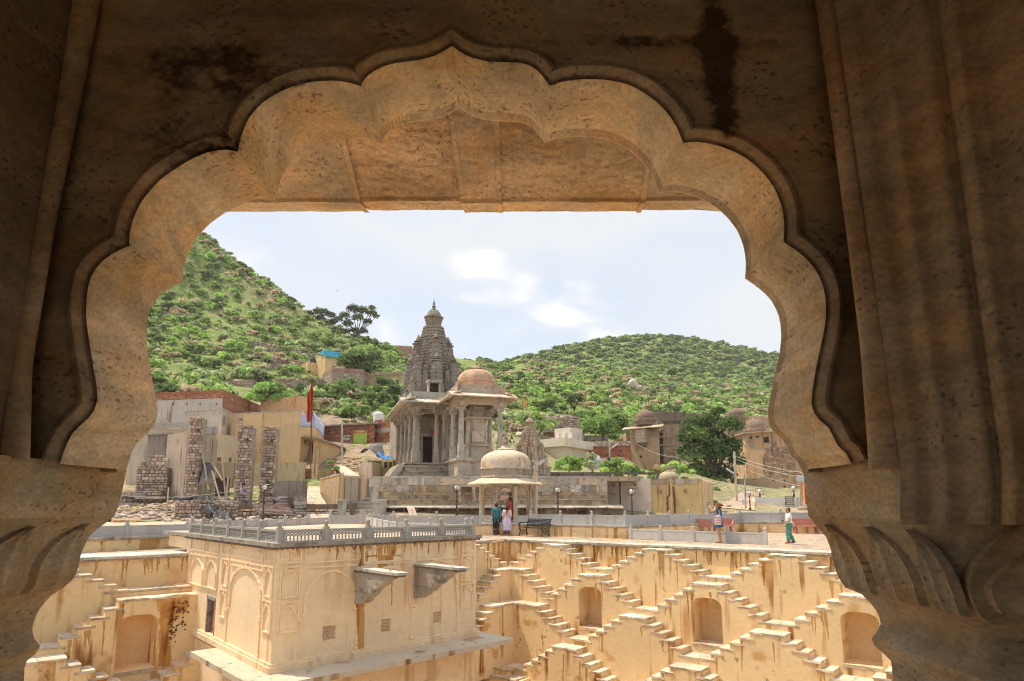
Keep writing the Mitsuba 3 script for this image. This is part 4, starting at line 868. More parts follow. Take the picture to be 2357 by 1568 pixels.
# ---------------------------------------------------------------- foliage
def leaves(lumps, n, size, cols, seed, flat=.5, inner=.25, droop=0.0):
    """lumps: (x, y, z, rx, ry, rz); n leaf-clump faces over them; cols: linear colours to draw from"""
    r = np.random.default_rng(seed); lumps = np.asarray(lumps, float); w = (lumps[:, 3] * lumps[:, 4]) ** .5; w = w ** 2 / (w ** 2).sum()
    k = r.choice(len(lumps), n, p=w); d = r.normal(size=(n, 3)); d /= np.linalg.norm(d, axis=1, keepdims=True)
    d[:, 2] = np.where(d[:, 2] < -.35, -d[:, 2] * .6, d[:, 2])
    rad = (inner + (1 - inner) * r.random(n) ** .45) * (1 + .22 * r.normal(size=n) * .5)
    c = lumps[k, :3] + d * lumps[k, 3:] * rad[:, None]
    nn = d + flat * np.array([0, 0, 1.0]) + r.normal(size=(n, 3)) * .55; nn /= np.linalg.norm(nn, axis=1, keepdims=True)
    a = np.cross(nn, r.normal(size=(n, 3))); a /= np.linalg.norm(a, axis=1, keepdims=True) + 1e-9; b = np.cross(nn, a)
    s = size * (.6 + .8 * r.random(n)); l1 = s[:, None] * a; l2 = s[:, None] * b * (.45 + .3 * r.random((n, 1)))
    dz = np.zeros((n, 3)); dz[:, 2] = -droop * s
    v = np.stack([c - l1 + dz * .5, c - l2 * .9, c + l1 + dz, c + l2], 1).reshape(-1, 3)
    i = np.arange(n) * 4; f = np.vstack([np.stack([i, i + 1, i + 2], 1), np.stack([i, i + 2, i + 3], 1)])
    cols = np.asarray(cols, float); lc = cols[r.integers(0, len(cols), len(lumps))]
    lc = .72 * lc + .28 * lc.mean(1, keepdims=True); cc = np.array([3.75, 3.45, 3.2]) * lc[k] * (.65 + .3 * cols[r.integers(0, len(cols), n)] / cols.mean(0)) * (.75 + .5 * r.random((n, 1)))
    return v, f, np.repeat(np.clip(cc, .004, .8), 4, 0)


def merge(parts):
    v, f, c, n = [], [], [], 0
    for a, b, d in parts: v.append(a); f.append(b + n); c.append(d); n += len(a)
    return np.vstack(v), np.vstack(f), np.vstack(c)


def leafy(vfc, mat='leaf'): return mikit.ply((vfc[0], vfc[1]), 'mat_' + mat, color=vfc[2])
def sticks(segs, rad, col):                 # thin twigs as prisms with a colour
    m = MB()
    for s in segs: m.tube(s, np.linspace(rad, rad * .4, len(s)), 3)
    v, f = m.get(); return v, f, np.tile(np.asarray(col, float), (len(v), 1))


def lumpy(r, n, R, H, seed, z0=.5, spread=.62, rr=(.38, .62), sq=.7):
    g = np.random.default_rng(seed); L = []
    for i in range(n):
        a, q = g.random() * 6.283, math.sqrt(g.random()) * spread; h = z0 + (1 - z0) * g.random() * (1 - q * q * .7)
        s = g.uniform(*rr) * R; L.append((R * q * math.cos(a), R * q * math.sin(a), H * h - s * sq * .4, s, s, s * sq))
    return L


GREENS = [(.055, .105, .022), (.075, .14, .030), (.10, .17, .04), (.045, .085, .022)]
BRIGHT = [(.11, .21, .035), (.15, .26, .05), (.085, .16, .03)]
GREYG = [(.10, .15, .075), (.13, .18, .09), (.08, .12, .06)]
DARK = [(.04, .075, .024), (.05, .09, .025), (.028, .055, .016)]
TWIG = [(.20, .15, .13), (.16, .12, .10), (.24, .18, .15)]
PAL = [GREENS, BRIGHT, GREYG, DARK]
shrubs = []
for k in range(10):                         # unit shrubs (radius 1, height about 1.1)
    g = np.random.default_rng(50 + k); pal = PAL[[0, 0, 1, 2, 3, 0, 2, 1, 3, 0][k]]
    tw = [np.array([[0, 0, 0], [.25 * math.cos(a), .25 * math.sin(a), .4], [.6 * math.cos(a), .6 * math.sin(a), .75]]) for a in g.random(5) * 6.28]
    shrubs.append(merge([leaves(lumpy(0, 9, 1.0, 1.15, k, .35, .72, (.26, .48), .62), 330, .15, pal, k, .7, .3), sticks(tw, .04, (.10, .075, .055))]))
for k in range(3):                          # bare, purplish twig bushes
    g = np.random.default_rng(80 + k); tw = []
    for _ in range(60):
        a = g.random() * 6.28; e = g.uniform(.3, 1.3); d = np.array([math.cos(a) * math.cos(e), math.sin(a) * math.cos(e), math.sin(e)]) * g.uniform(.6, 1.1)
        tw.append(np.array([[0, 0, 0], d * .5 + g.normal(size=3) * .05, d + g.normal(size=3) * .12]))
    shrubs.append(merge([sticks(tw, .028, TWIG[k]), leaves(lumpy(0, 6, 1.0, .95, k, .4, .6, (.3, .45)), 70, .10, [(.15, .13, .09), (.17, .15, .10)], k)]))
for k in range(3):                          # little umbrella trees
    L = [(x * .8, y * .8, z, s, s, s * .45) for x, y, z, s in zip(np.random.default_rng(k).normal(size=9) * .5, np.random.default_rng(k + 9).normal(size=9) * .5, np.random.default_rng(k + 5).uniform(1.2, 1.75, 9), np.random.default_rng(k + 3).uniform(.35, .55, 9))]
    st = [np.array([[0, 0, 0], [.05, 0, .6], [x * .5, y * .5, 1.05], [x * .8, y * .8, z]]) for x, y, z, *_ in L[:6]]
    shrubs.append(merge([leaves(L, 380, .14, DARK if k else GREENS, 7 + k, .9, .25), sticks(st, .05, (.09, .065, .05))]))
shrub_ply = [leafy(s) for s in shrubs]


def spot(x, y, Y0=60, Y1=640):              # where a sight line meets the ground (used once, to stand plants on the hill)
    Y = np.geomspace(Y0, Y1, 260); d = ray(x, y); q = EYE + d[None] * (Y / d[1])[:, None]
    k = np.nonzero(q[:, 2] < gz(q[:, 0], q[:, 1]))[0]
    return None if len(k) == 0 else q[k[0]]


def put_shrub(k, p, s, hs=1.0, name='shrub', label='green shrub growing on the hillside', cat='shrub', group='shrubs on the hillside'):
    key = thing(name, label, cat, group)
    scene[key] = {**shrub_ply[k], 'to_world': T().translate([float(p[0]), float(p[1]), float(p[2]) - .12 * s]).rotate([0, 0, 1], rnd.uniform(0, 360)).scale([s, s, s * hs])}
    return key
# ---------------------------------------------------------------- temple, its terrace, kiosk and shrine
TS = (.36, .33, .28); TW = (.42, .375, .31)
ct = lambda u, v: (863.2 + u * .3377, 679 + v * .3377)
c7 = lambda u, v: (719.3 + u * .25634, 949.5 + v * .25634)
c20 = lambda u, v: (1150.9 + u * .2569, 805.6 + v * .2569)
YW = 43.0
FW_ = Frame(np.array([P(1100, 1100, YW)[0], YW, 0]), (1, .0)); FW_.n = np.array([0, -1.0, 0]); FW_.a = np.array([1.0, 0, 0])
wx = lambda x, y: FW_.px(x, y)
zr = wx(950, 1096.5)[1]; zc = wx(950, 1165)[1]
tw_ = thing('temple_terrace', 'coursed stone retaining wall under the temple, long eave along its foot', 'wall')
xl, xm, xr = wx(850, 1100)[0], wx(1050, 1100)[0], wx(1398, 1100)[0]
m = MB(); FW_.ext(m, sg.box(xl, .2, xr, zr - .12), -3.0, -.06); part(tw_, 'core', m, 'stone', (.16, .12, .085))
def course(z0, z1, a0, a1, cols, pr=.0, bw=(.45, 1.05)):
    a = a0
    while a < a1 - .05:
        b = min(a + rnd.uniform(*bw), a1)
        if a1 - b < .25: b = a1
        c = np.array(cols[rnd.randrange(len(cols))]) * rnd.uniform(.85, 1.15); q = rnd.uniform(-.012, .016) + pr
        m = MB(); m.box(FW_.at(a + .008, -.1, z0 + .006), FW_.a * (b - a - .016), FW_.n * (.1 + q), [0, 0, z1 - z0 - .012]); part(tw_, 'block', m.jit(.006, 4, rnd.randrange(99)), 'stone', c, rnd.random()); a = b
GREYB = [(.44, .42, .38), (.40, .37, .31), (.48, .41, .31), (.37, .36, .34), (.45, .38, .30)]
BRNB = [(.36, .29, .20), (.30, .24, .17), (.40, .31, .20), (.33, .28, .22)]
zs_ = [zr - .10 - (zr - zc - .1) * k for k in (0, .26, .50, .745, .80, 1.0)]
course(zs_[1], zs_[0], xl, xr, GREYB); course(zs_[2], zs_[1], xl, xr, GREYB + BRNB); course(zs_[2] - (zs_[2] - zs_[3]) * .5, zs_[2], xl, xr, BRNB); course(zs_[3], zs_[2] - (zs_[2] - zs_[3]) * .5, xl, xr, BRNB)
course(zs_[4], zs_[3], xl, xr, [(.45, .37, .27)], .07, (1.2, 2.4)); course(zs_[5], zs_[4], xl, xr, BRNB); course(.4, zs_[5] - .3, xl, xr, [(.22, .15, .085), (.27, .19, .11)], -.02)
course(zr - .10, zr, xl - .02, xr, [(.47, .46, .43)], .05, (1.2, 2.2))
a = xl - .1
while a < xr + .9:                          # the slab eave along the foot
    b = min(a + rnd.uniform(.6, 1.0), xr + .95); dz = rnd.uniform(-.015, .015); m = MB()
    m.box(FW_.at(a, -.02, zs_[5] + .02 + dz), FW_.a * (b - a - .02), FW_.n * .55 + np.array([0, 0, -.16]), [0, 0, .07]); part(tw_, 'eave_slab', m.jit(.008, 3, int(a * 7) % 50), 'stone', np.array((.56, .49, .40)) * rnd.uniform(.85, 1.12), rnd.random())
    part(tw_, 'corbel', MB().box(FW_.at(a + .2, -.02, zs_[5] - .32), FW_.a * .09, FW_.n * .32, [0, 0, .22]), 'stone', (.30, .22, .14)); a = b
for x0, x1, y0, y1 in ((1255, 1285, 1172, 1190), (1330, 1350, 1176, 1190), (1365, 1385, 1172, 1190)):
    a0, z1 = wx(x0, y0); a1, z0 = wx(x1, y1); part(tw_, 'recess', MB().box(FW_.at(a0, -.02, z0), FW_.a * (a1 - a0), FW_.n * .05, [0, 0, z1 - z0]), 'stone', (.06, .045, .035) if x0 == 1330 else (.33, .29, .24))  # raised plates; the near-black one paints the shade of an opening
# oriel on brackets below the domed pavilion
x0, _ = wx(1050, 1120); x1, _ = wx(1120, 1120); zo = wx(1050, 1121)[1]
part(tw_, 'oriel_slab', MB().box(FW_.at(x0 - .2, -.02, zo), FW_.a * (x1 - x0 + .6), FW_.n * .7, [0, 0, .1]), 'stone', (.43, .41, .37))
for x in (1055, 1088):
    a0, _ = wx(x, 1130); m = MB(); m.ext(sg.Polygon([(0, zo), (.62, zo), (.60, zo - .18), (.42, zo - .3), (.34, zo - .55), (.16, zo - .66), (.1, zo - .95), (0, zo - 1.05)]), FW_.at(a0, 0, 0), FW_.n, (0, 0, 1), FW_.a * .2); part(tw_, 'bracket', m, 'stone', (.45, .40, .33))
m = MB(); m.ext(sg.Polygon([(xl, YW + .1), (xr, YW + .1), (xr, YW + 26), (xl + 1, YW + 26)]), (0, 0, zr - .3), (1, 0, 0), (0, 1, 0), (0, 0, .29)); one('temple_court', m, 'paving', (.40, .35, .28), 'paved court around the temple', kind='structure')
# stairway left of the terrace
st = thing('temple_stairs', 'grey stone stairway with stepped pedestals left of the temple terrace', 'stairs')
sx = lambda x, y, Y=41.6: P(x, y, Y)
YS = 41.4
def zat(y, Y): return P(1000, y, Y)[2]
n_ = 11; zb_, zt_ = .45, zat(1103, 44)
xa0, xa1 = P(796, 1190, YS)[0], P(858, 1190, YS)[0]
for i in range(n_):
    z0 = zb_ + (zt_ - zb_) * i / n_; z1 = zb_ + (zt_ - zb_) * (i + 1) / n_; y0 = YS + .30 * i + (.5 if i > 5 else 0); m = MB(); w = .0
    m.box([xa0, y0 + .03, z0 - .6], [xa1 - xa0, 0, 0], [0, 3.6 - .3 * i, 0], [0, 0, z1 - z0 + .6 - .06]); part(st, 'riser', m, 'stone', np.array((.36, .32, .26)) * rnd.uniform(.85, 1.1), rnd.random())
    m = MB(); m.box([xa0 - .01, y0, z1 - .06], [xa1 - xa0 + .02, 0, 0], [0, .5, 0], [0, 0, .06]); part(st, 'step', m.jit(.008, 3, i), 'stone', np.array((.50, .46, .40)) * rnd.uniform(.88, 1.12), rnd.random())
for (xx0, xx1, y1, dy) in ((778, 797, 1149.5, 0), (772, 792, 1117, 1.5), (858, 880, 1149.5, 0), (851, 872, 1117, 1.5), (770, 790, 1094, 3.2)):
    p0, p1 = P(xx0, y1, YS + dy), P(xx1, y1, YS + dy); m = MB(); m.box([p0[0], YS + dy, .2], [p1[0] - p0[0], 0, 0], [0, 1.7, 0], [0, 0, p0[2] - .28]); part(st, 'pedestal', m.jit(.006, 2, int(xx0)), 'stone', np.array((.42, .42, .38)) * rnd.uniform(.93, 1.05), rnd.random())
    m = MB(); m.box([p0[0] - .05, YS + dy - .06, p0[2] - .08], [p1[0] - p0[0] + .1, 0, 0], [0, 1.76, 0], [0, 0, .08]); part(st, 'cap', m, 'stone', (.52, .52, .48), rnd.random())
q0, q1 = P(775, 1194, YS + .6), P(735, 1144, 49.5); zt1, zt2 = P(772, 1095, YS + 1.5)[2], P(735, 1104, 49.5)[2]
m = MB(); q0[2] = 0; q1[2] = 0; u = q1 - q0; Lw = np.linalg.norm(u); u /= Lw; nv = np.array([u[1], -u[0], 0])
if nv @ -q0 < 0: nv = -nv
m.ext(sg.Polygon([(0, -.3), (Lw, 1.2), (Lw, zt2), (0, zt1)]), q0, u, (0, 0, 1), -nv * .3); part(st, 'side_wall', m, 'plaster', (.50, .35, .17), .97)
m = MB(); m.ext(sg.Polygon([(0, zt1), (Lw, zt2), (Lw, zt2 + .08), (0, zt1 + .08)]), q0 + nv * .05, u, (0, 0, 1), -nv * .4); part(st, 'coping', m, 'stone', (.45, .44, .4))
m = MB(); m.ext(sg.Polygon([q0[:2], q1[:2], (xl + 1, 50), (xl + 1, YS + 4)]), (0, 0, .2), (1, 0, 0), (0, 1, 0), (0, 0, zr - .35)); part(st, 'upper_landing', m, 'paving', (.42, .36, .28))

# ---- temple
FT = Frame(np.array([P(952.7, 1064, 47)[0], 47.0, 0]), (math.sin(math.radians(73)), math.cos(math.radians(73))))
if FT.n @ FT.o > 0: FT.n = -FT.n
zf = P(952.7, 1066, 47)[2]; zcap = P(952.7, 930, 47)[2]
tp = thing('temple', 'old grey stone temple with open pillared porch and tall carved spire', 'temple')
def tbox(m, a0, a1, b0, b1, z0, z1): return m.box(FT.at(a0, -b0, z0), FT.a * (a1 - a0), -FT.n * (b1 - b0), [0, 0, z1 - z0])
for i, (o, z0, z1) in enumerate(((1.15, zr - .1, zr + .25), (.95, zr + .25, zr + .42), (1.05, zr + .42, zr + .55), (.75, zr + .55, zr + .8), (.9, zr + .8, zr + .92), (.55, zr + .92, zf - .12), (.75, zf - .12, zf))): part(tp, 'plinth_course', tbox(MB(), -o, 4.2 + o * .3, -o, 14, z0, z1).jit(.012, 2, i), 'stone', np.array(TS) * (1.15 if i % 2 else .85), rnd.random())
for i in range(6):
    m = MB(); m.box(FT.at(-2.0 + i * .16, 1.6 - .25 * i, zr - .1), FT.a * (.5), -FT.n * 5, [0, 0, .2 + i * .18]); part(tp, 'side_step', m, 'stone', np.array(TS) * 1.1, rnd.random())
def column_(key, base, h, w=.30, col=TS, name='column'):
    base = np.asarray(base, float); ro = math.atan2(FT.a[1], FT.a[0]); m = MB()
    m.cbox(base, w * 1.35, w * 1.35, .22, ro); m.cbox(base + [0, 0, .22], w * 1.15, w * 1.15, h * .2, ro)
    m.lathe([(w * .53, 0), (w * .50, h * .42), (w * .56, h * .43), (w * .56, h * .45), (w * .46, h * .46), (w * .44, h * .63)], base + [0, 0, .22 + h * .2], 8, ro + math.pi / 8)
    t = .22 + h * .83; m.cbox(base + [0, 0, t], w * 1.3, w * 1.3, h * .03, ro); m.cbox(base + [0, 0, t + h * .03], w * 1.05, w * 1.05, h * .04, ro)
    for s in ((1, 0), (0, 1)): m.cbox(base + [0, 0, t + h * .07], w * (2.6 if s[0] else 1.0), w * (2.6 if s[1] else 1.0), h * .06, ro); m.cbox(base + [0, 0, t + h * .045], w * (1.8 if s[0] else .95), w * (1.8 if s[1] else .95), h * .03, ro)
    return part(key, name, m.jit(.01, 2.5, rnd.randrange(99)), 'stone', np.array(col) * rnd.uniform(.9, 1.1), rnd.random())
hcol = zcap - zf - .30
for a_, b_ in ((0, 0), (1.62, 0), (2.2, .1), (3.05, 0), (-.05, 2.1), (-.1, 4.0), (-.1, 6.6), (-.1, 9.2), (.55, 1.9), (2.9, 2.0)): column_(tp, FT.at(a_, -b_, zf), hcol)
for a0, a1, b0, b1 in ((-.25, 4.2, -.2, .2), (-.3, .1, .2, 11), (2.8, 3.2, .2, 6), (-.2, 4.2, 1.8, 2.15)): part(tp, 'beam', tbox(MB(), a0, a1, b0, b1, zcap - .30, zcap), 'stone', np.array(TS) * .95, rnd.random())
part(tp, 'roof_slab', tbox(MB(), -.5, 4.4, -.4, 11.5, zcap, zcap + .22), 'stone', TS)
part(tp, 'parapet', tbox(MB(), -.35, 4.2, -.25, .05, zcap + .34, zcap + .92), 'stone', (.33, .35, .32)); part(tp, 'parapet', tbox(MB(), -.35, -.05, .05, 11.5, zcap + .34, zcap + .9), 'stone', (.36, .36, .32))
# eaves: sloping slabs
def eave_strip(key, F_at, a0, a1, d_in, d_out, z_in, z_out, col, w=(.6, .9), name='eave_slab', th=.07):
    a = a0
    while a < a1 - .05:
        b = min(a + rnd.uniform(*w), a1); m = MB(); dz = rnd.uniform(-.012, .012)
        v = [F_at(a + .008, d_in, z_in), F_at(b - .008, d_in, z_in), F_at(b - .008, d_out, z_out + dz), F_at(a + .008, d_out, z_out + dz)]; v = np.array(v); v = np.vstack([v, v + [0, 0, th]])
        m.add(v, [[0, 3, 2, 1], [4, 5, 6, 7], [0, 1, 5, 4], [1, 2, 6, 5], [2, 3, 7, 6], [3, 0, 4, 7]]); part(key, name, m, 'stone', np.array(col) * rnd.uniform(.85, 1.12), rnd.random()); a = b
eave_strip(tp, lambda a, d, z: FT.at(a, d, z), -1.2, 4.0, .1, 1.25, zcap + .36, zcap - .06, (.50, .47, .41))
eave_strip(tp, lambda a, d, z: FT.at(-d, -a, z), -1.2, 11.4, .1, 1.3, zcap + .36, zcap - .06, (.50, .47, .41))
# sanctum
m = MB(); tbox(m, .5, 1.35, 5.0, 5.4, zf, zcap - .2); tbox(m, 2.25, 5.2, 5.0, 5.4, zf, zcap - .2); tbox(m, 1.35, 2.25, 5.0, 5.4, zf + 2.5, zcap - .2); tbox(m, .5, .8, 5.4, 11, zf, zcap); part(tp, 'sanctum_wall', m, 'stone', np.array(TS) * .6)  # wall colour darkened to deepen the shade inside the porch
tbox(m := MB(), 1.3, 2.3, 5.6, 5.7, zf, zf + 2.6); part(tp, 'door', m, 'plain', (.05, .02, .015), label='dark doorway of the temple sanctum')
m = MB(); tbox(m, 1.25, 1.4, 4.9, 5.0, zf, zf + 2.7); tbox(m, 2.2, 2.35, 4.9, 5.0, zf, zf + 2.7); tbox(m, 1.25, 2.35, 4.9, 5.0, zf + 2.55, zf + 2.75); part(tp, 'door_frame', m, 'stone', np.array(TS) * .9)
part(tp, 'offering_panel', MB().box(FT.at(2.05, -4.85, zf + 2.62), FT.a * .4, FT.n * .05, [0, 0, .5]), 'plain', (.35, .08, .04))


# spires: a stepped plan drawn up a curve in many thin tiers
RATHA = np.array([(1, .24), (.88, .27), (.88, .50), (.75, .53), (.75, .75), (.53, .75), (.50, .88), (.27, .88), (.24, 1)])
PLAN = np.vstack([RATHA @ np.array([[math.cos(k * math.pi / 2), math.sin(k * math.pi / 2)], [-math.sin(k * math.pi / 2), math.cos(k * math.pi / 2)]]) for k in range(4)])
def spire_body(c, w, h, tiers, ro, bend=1.9, top=.34, z0=0.0):
    cs, sn = math.cos(ro), math.sin(ro); pl = PLAN @ np.array([[cs, sn], [-sn, cs]]); V = []
    for i in range(tiers):
        for f_, g_ in ((0, 1.0), (.3, 1.03), (.6, 1.025), (.66, .93), (.97, .925)):
            t = (i + f_) / tiers; s = w * (top + (1 - top) * (1 - t ** bend) ** .95) * (g_ if i % 6 != 5 else g_ * 1.03)
            V.append(np.c_[pl * s + np.asarray(c)[:2], np.full(len(pl), c[2] + h * t)])
    V = np.array(V); V = np.concatenate([V, V[:, :1]], 1); m = MB().grid(V); n = V.shape[1] - 1; i = np.arange(n)
    m.add(np.vstack([V[-1, :-1], V[-1, :-1].mean(0)]), np.stack([i, (i + 1) % n, i * 0 + n], 1)); return m
def amalaka(m, c, r, k=1.0):
    n = 32; a = np.arange(n) * 2 * math.pi / n; V = []
    for z, q in ((0, .62), (.10, .86), (.22, 1.0), (.34, .98), (.44, .8), (.50, .5)): V.append(np.c_[(r * q * (1 + .06 * np.cos(a * 16)))[:, None] * np.c_[np.cos(a), np.sin(a)] + np.asarray(c)[:2], np.full(n, c[2] + z * r * k)])
    V = np.array(V); return m.grid(np.concatenate([V, V[:, :1]], 1))
def finial(m, c, s):
    return m.lathe([(.9 * s, 0), (.95 * s, .12 * s), (.55 * s, .2 * s), (.6 * s, .3 * s), (.3 * s, .42 * s), (.28 * s, .6 * s), (.42 * s, .8 * s), (.40 * s, 1.1 * s), (.2 * s, 1.25 * s), (.15 * s, 1.4 * s), (.30 * s, 1.55 * s), (.28 * s, 1.75 * s), (.12 * s, 1.9 * s), (.16 * s, 2.05 * s), (.05 * s, 2.3 * s), (.01, 2.7 * s)], c, 12)
def temple_spire(key, c, w, h, z_roof, ro, kal, col, turrets=True):
    part(key, 'main_spire', spire_body([*c, z_roof], w, h, 27, ro, 1.25, .40), 'stone', col, .6)
    zt = z_roof + h; w_t = w * .36
    m = MB().lathe([(w_t * .8, 0), (w_t * .95, .05 * h), (w_t * .9, .06 * h), (w_t * 1.02, .07 * h), (w_t * 1.02, .085 * h), (w_t * .8, .09 * h)], [*c, zt - .02], 16); part(key, 'neck', m, 'stone', np.array(col) * .9, smooth=30)
    m = amalaka(MB(), [*c, zt + .085 * h], w_t * 1.12, .7); part(key, 'ribbed_disc', m, 'stone', col, .3, smooth=50)
    m = MB().lathe([(w_t * .9, 0), (w_t * .7, .05 * h), (w_t * .35, .075 * h), (w_t * .3, .08 * h)], [*c, zt + .085 * h + w_t * .4], 12); part(key, 'cap', m, 'stone', np.array(col) * 1.05)
    part(key, 'kalash', finial(MB(), [*c, zt + .15 * h + w_t * .38], kal), 'stone', np.array(col) * .8, smooth=40)
    if not turrets: return
    cs, sn = math.cos(ro), math.sin(ro); R2 = lambda x, y: (c[0] + w * (x * cs - y * sn), c[1] + w * (x * sn + y * cs))
    for k in range(4):
        k0, k1 = math.cos(k * math.pi / 2), math.sin(k * math.pi / 2); q = lambda x, y: R2(x * k0 - y * k1, x * k1 + y * k0)
        for (x, y, ww, zz, hh) in ((.62, 0, .40, -.04, .80), (.92, 0, .36, -.08, .60), (1.14, 0, .25, -.14, .36), (.86, .44, .20, -.10, .52), (.86, -.44, .20, -.10, .52), (1.08, .42, .17, -.14, .32), (1.08, -.42, .17, -.14, .32), (.74, .74, .27, -.1, .62), (.98, .95, .22, -.14, .40), (1.16, .72, .15, -.16, .26), (1.16, -.72, .15, -.16, .26)):
            x_, y_ = q(x, y); m = spire_body([x_, y_, z_roof + zz * h], ww * w, hh * h, 8 if hh < .4 else 13, ro, 1.45, .5); zt_ = z_roof + (zz + hh) * h
            amalaka(m, [x_, y_, zt_], ww * w * .62, .7); amalaka(m, [x_, y_, zt_ + ww * w * .3], ww * w * .48, .6); m.lathe([(ww * w * .3, 0), (ww * w * .2, ww * w * .25), (.02, ww * w * .6)], [x_, y_, zt_ + ww * w * .55], 8)
            part(key, 'turret', m, 'stone', np.array(col) * rnd.uniform(.86, 1.1), rnd.random())
ro_t = math.atan2(FT.a[1], FT.a[0])
SC = P(994.9, 915, 59); zroof = SC[2] - 1.2; hs = P(994.9, 752, 59)[2] - zroof
sp = thing('temple_tower', 'tall grey carved temple spire with clustered turrets and pot finial', 'spire')
temple_spire(sp, SC[:2], 2.25, hs, zroof, ro_t, .45, (.265, .245, .215))
m = MB(); tbox(m, 0, 5.6, 9.0, 16.5, zr, zroof + .2); part(sp, 'base', m.jit(.03, 1.5), 'stone', np.array(TS) * .9)
o = P(1000, 920, 55.6); m = MB(); tbox(m, 2.1, 2.22, 6.9, 7.6, o[2] - .1, o[2] + 1.3); tbox(m, 3.05, 3.17, 6.9, 7.6, o[2] - .1, o[2] + 1.3); tbox(m, 2.0, 3.27, 6.8, 7.6, o[2] + 1.3, o[2] + 1.5); part(sp, 'niche_frame', m, 'stone', TS)
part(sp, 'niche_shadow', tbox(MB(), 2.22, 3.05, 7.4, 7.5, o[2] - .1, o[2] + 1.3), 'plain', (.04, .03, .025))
m = MB(); tbox(m, -.3, 5.6, 3.4, 9.0, zcap + .2, zcap + 1.4); part(sp, 'roof_base', m.jit(.05, 1.2), 'stone', np.array(TS) * .85)

# ---- domed pavilion before the temple
gp = thing('domed_pavilion', 'square stone pavilion with ribbed pinkish dome right of the temple porch', 'pavilion')
FG = Frame(np.array([P(1060.8, 1052, 44)[0], 44.0, 0]), FT.a); FG.n = FT.n
zg = P(1060.8, 1055, 44)[2]; zgc = P(1060.8, 918, 44)[2]; S = 2.78
gbox = lambda m, a0, a1, b0, b1, z0, z1: m.box(FG.at(a0, -b0, z0), FG.a * (a1 - a0), -FG.n * (b1 - b0), [0, 0, z1 - z0])
for i, (o, z0, z1, c) in enumerate(((.42, zg - .16, zg, 1.0), (.33, zg - .28, zg - .16, .8), (.25, zr + .1, zg - .28, .95), (.4, zr - .4, zr + .1, .85))): part(gp, 'base_course', gbox(MB(), -o, S + o, -o, S + o + .6, z0, z1).jit(.01, 2, i), 'stone', np.array(TW) * c, rnd.random())
for a_ in (0, S):
    for b_ in (0, S): column_(gp, FG.at(a_, -b_, zg), zgc - zg - .28, .36, (.44, .42, .37))
for a0, a1, b0, b1 in ((-.3, S + .3, -.2, .2), (-.2, .2, .2, S), (S - .2, S + .2, .2, S), (-.3, S + .3, S - .2, S + .2)): part(gp, 'beam', gbox(MB(), a0, a1, b0, b1, zgc - .34, zgc + .05), 'stone', TW, rnd.random())
part(gp, 'ceiling', gbox(MB(), -.3, S + .3, -.3, S + .3, zgc + .05, zgc + .3), 'stone', TS)
for ax in range(4):
    f_ = [lambda a, d, z: FG.at(a, d, z), lambda a, d, z: FG.at(-d, -a, z), lambda a, d, z: FG.at(S + d, -a, z), lambda a, d, z: FG.at(a, -S - d, z)][ax]
    eave_strip(gp, f_, -.95, S + .95, .2, 1.15, zgc + .40, zgc + .02, (.58, .50, .41), (.5, .8))
part(gp, 'parapet', gbox(MB(), -.35, S + .35, -.35, S + .35, zgc + .42, zgc + .98), 'stone', (.40, .345, .28)); part(gp, 'parapet_band', gbox(MB(), -.38, S + .38, -.38, S + .38, zgc + .92, zgc + 1.0), 'stone', (.44, .36, .28))
CGc = FG.at(S / 2, -S / 2, 0); zd = zgc + 1.0
def dome(key, c, r, h, col, ribs=0, n=48, neck=.10, foot_=.12, name='dome', flat=1.0):
    V = []; a = np.arange(n) * 2 * math.pi / n
    for t in np.linspace(0, 1, 16):
        th = t * math.pi / 2; rr_ = r * (math.cos(th) ** .86) * (1 + .04 * math.sin(th * 2)); V.append(np.c_[(max(rr_, r * .06) * (1 + (.018 * np.abs(np.cos(a * ribs / 2)) if ribs else a * 0)))[..., None] * np.c_[np.cos(a), np.sin(a)] + np.asarray(c)[:2], np.full(n, c[2] + h * math.sin(th) ** flat)])
    V = np.array(V); return part(key, name, MB().grid(np.concatenate([V, V[:, :1]], 1)), 'stone', col, .5, smooth=40)
PINK = (.50, .345, .25)
part(gp, 'drum', MB().lathe([(1.62, 0), (1.66, .08), (1.5, .1), (1.48, .35), (1.56, .38), (1.56, .45), (1.4, .47)], [*CGc[:2], zd - .02], 8, ro_t + math.pi / 8), 'stone', np.array(PINK) * .95)
dome(gp, [*CGc[:2], zd + .42], 1.34, 1.02, PINK, 24)
part(gp, 'lotus_cap', MB().lathe([(.62, 0), (.66, .06), (.35, .14), (.25, .22), (.2, .3)], [*CGc[:2], zd + 1.40], 16), 'stone', np.array(PINK) * .9, smooth=40)
part(gp, 'finial', finial(MB(), [*CGc[:2], zd + 1.62], .15), 'stone', (.16, .13, .11), smooth=40)
m = MB(); gbox(m, .75, 2.1, .85, 2.1, zg, zg + .95); gbox(m, .62, 2.22, .72, 2.22, zg + .95, zg + 1.08); gbox(m, .78, 2.05, .9, 2.0, zg + 1.08, zg + 2.9); part(gp, 'inner_shrine', m.jit(.015, 2), 'stone', TW)
part(gp, 'shrine_eave', MB().ext(sg.box(-.62, -.6, .62, .6).buffer(.25, join_style=2), FG.at(1.42, -1.45, zg + 2.9), FG.a, -FG.n, [0, 0, .09]), 'stone', TW)
m = MB(); gbox(m, .85, 2.0, .95, 1.95, zg + 2.99, zg + 3.45); gbox(m, 1.0, 1.85, 1.05, 1.85, zg + 3.45, zg + 3.8); part(gp, 'shrine_top', m.jit(.02, 3), 'stone', TS)
part(gp, 'carved_slab', MB().box(FG.at(.98, -.86, zg + 1.25), FG.a * .9, FG.n * .05, [0, 0, .75]), 'stone', (.50, .45, .38))

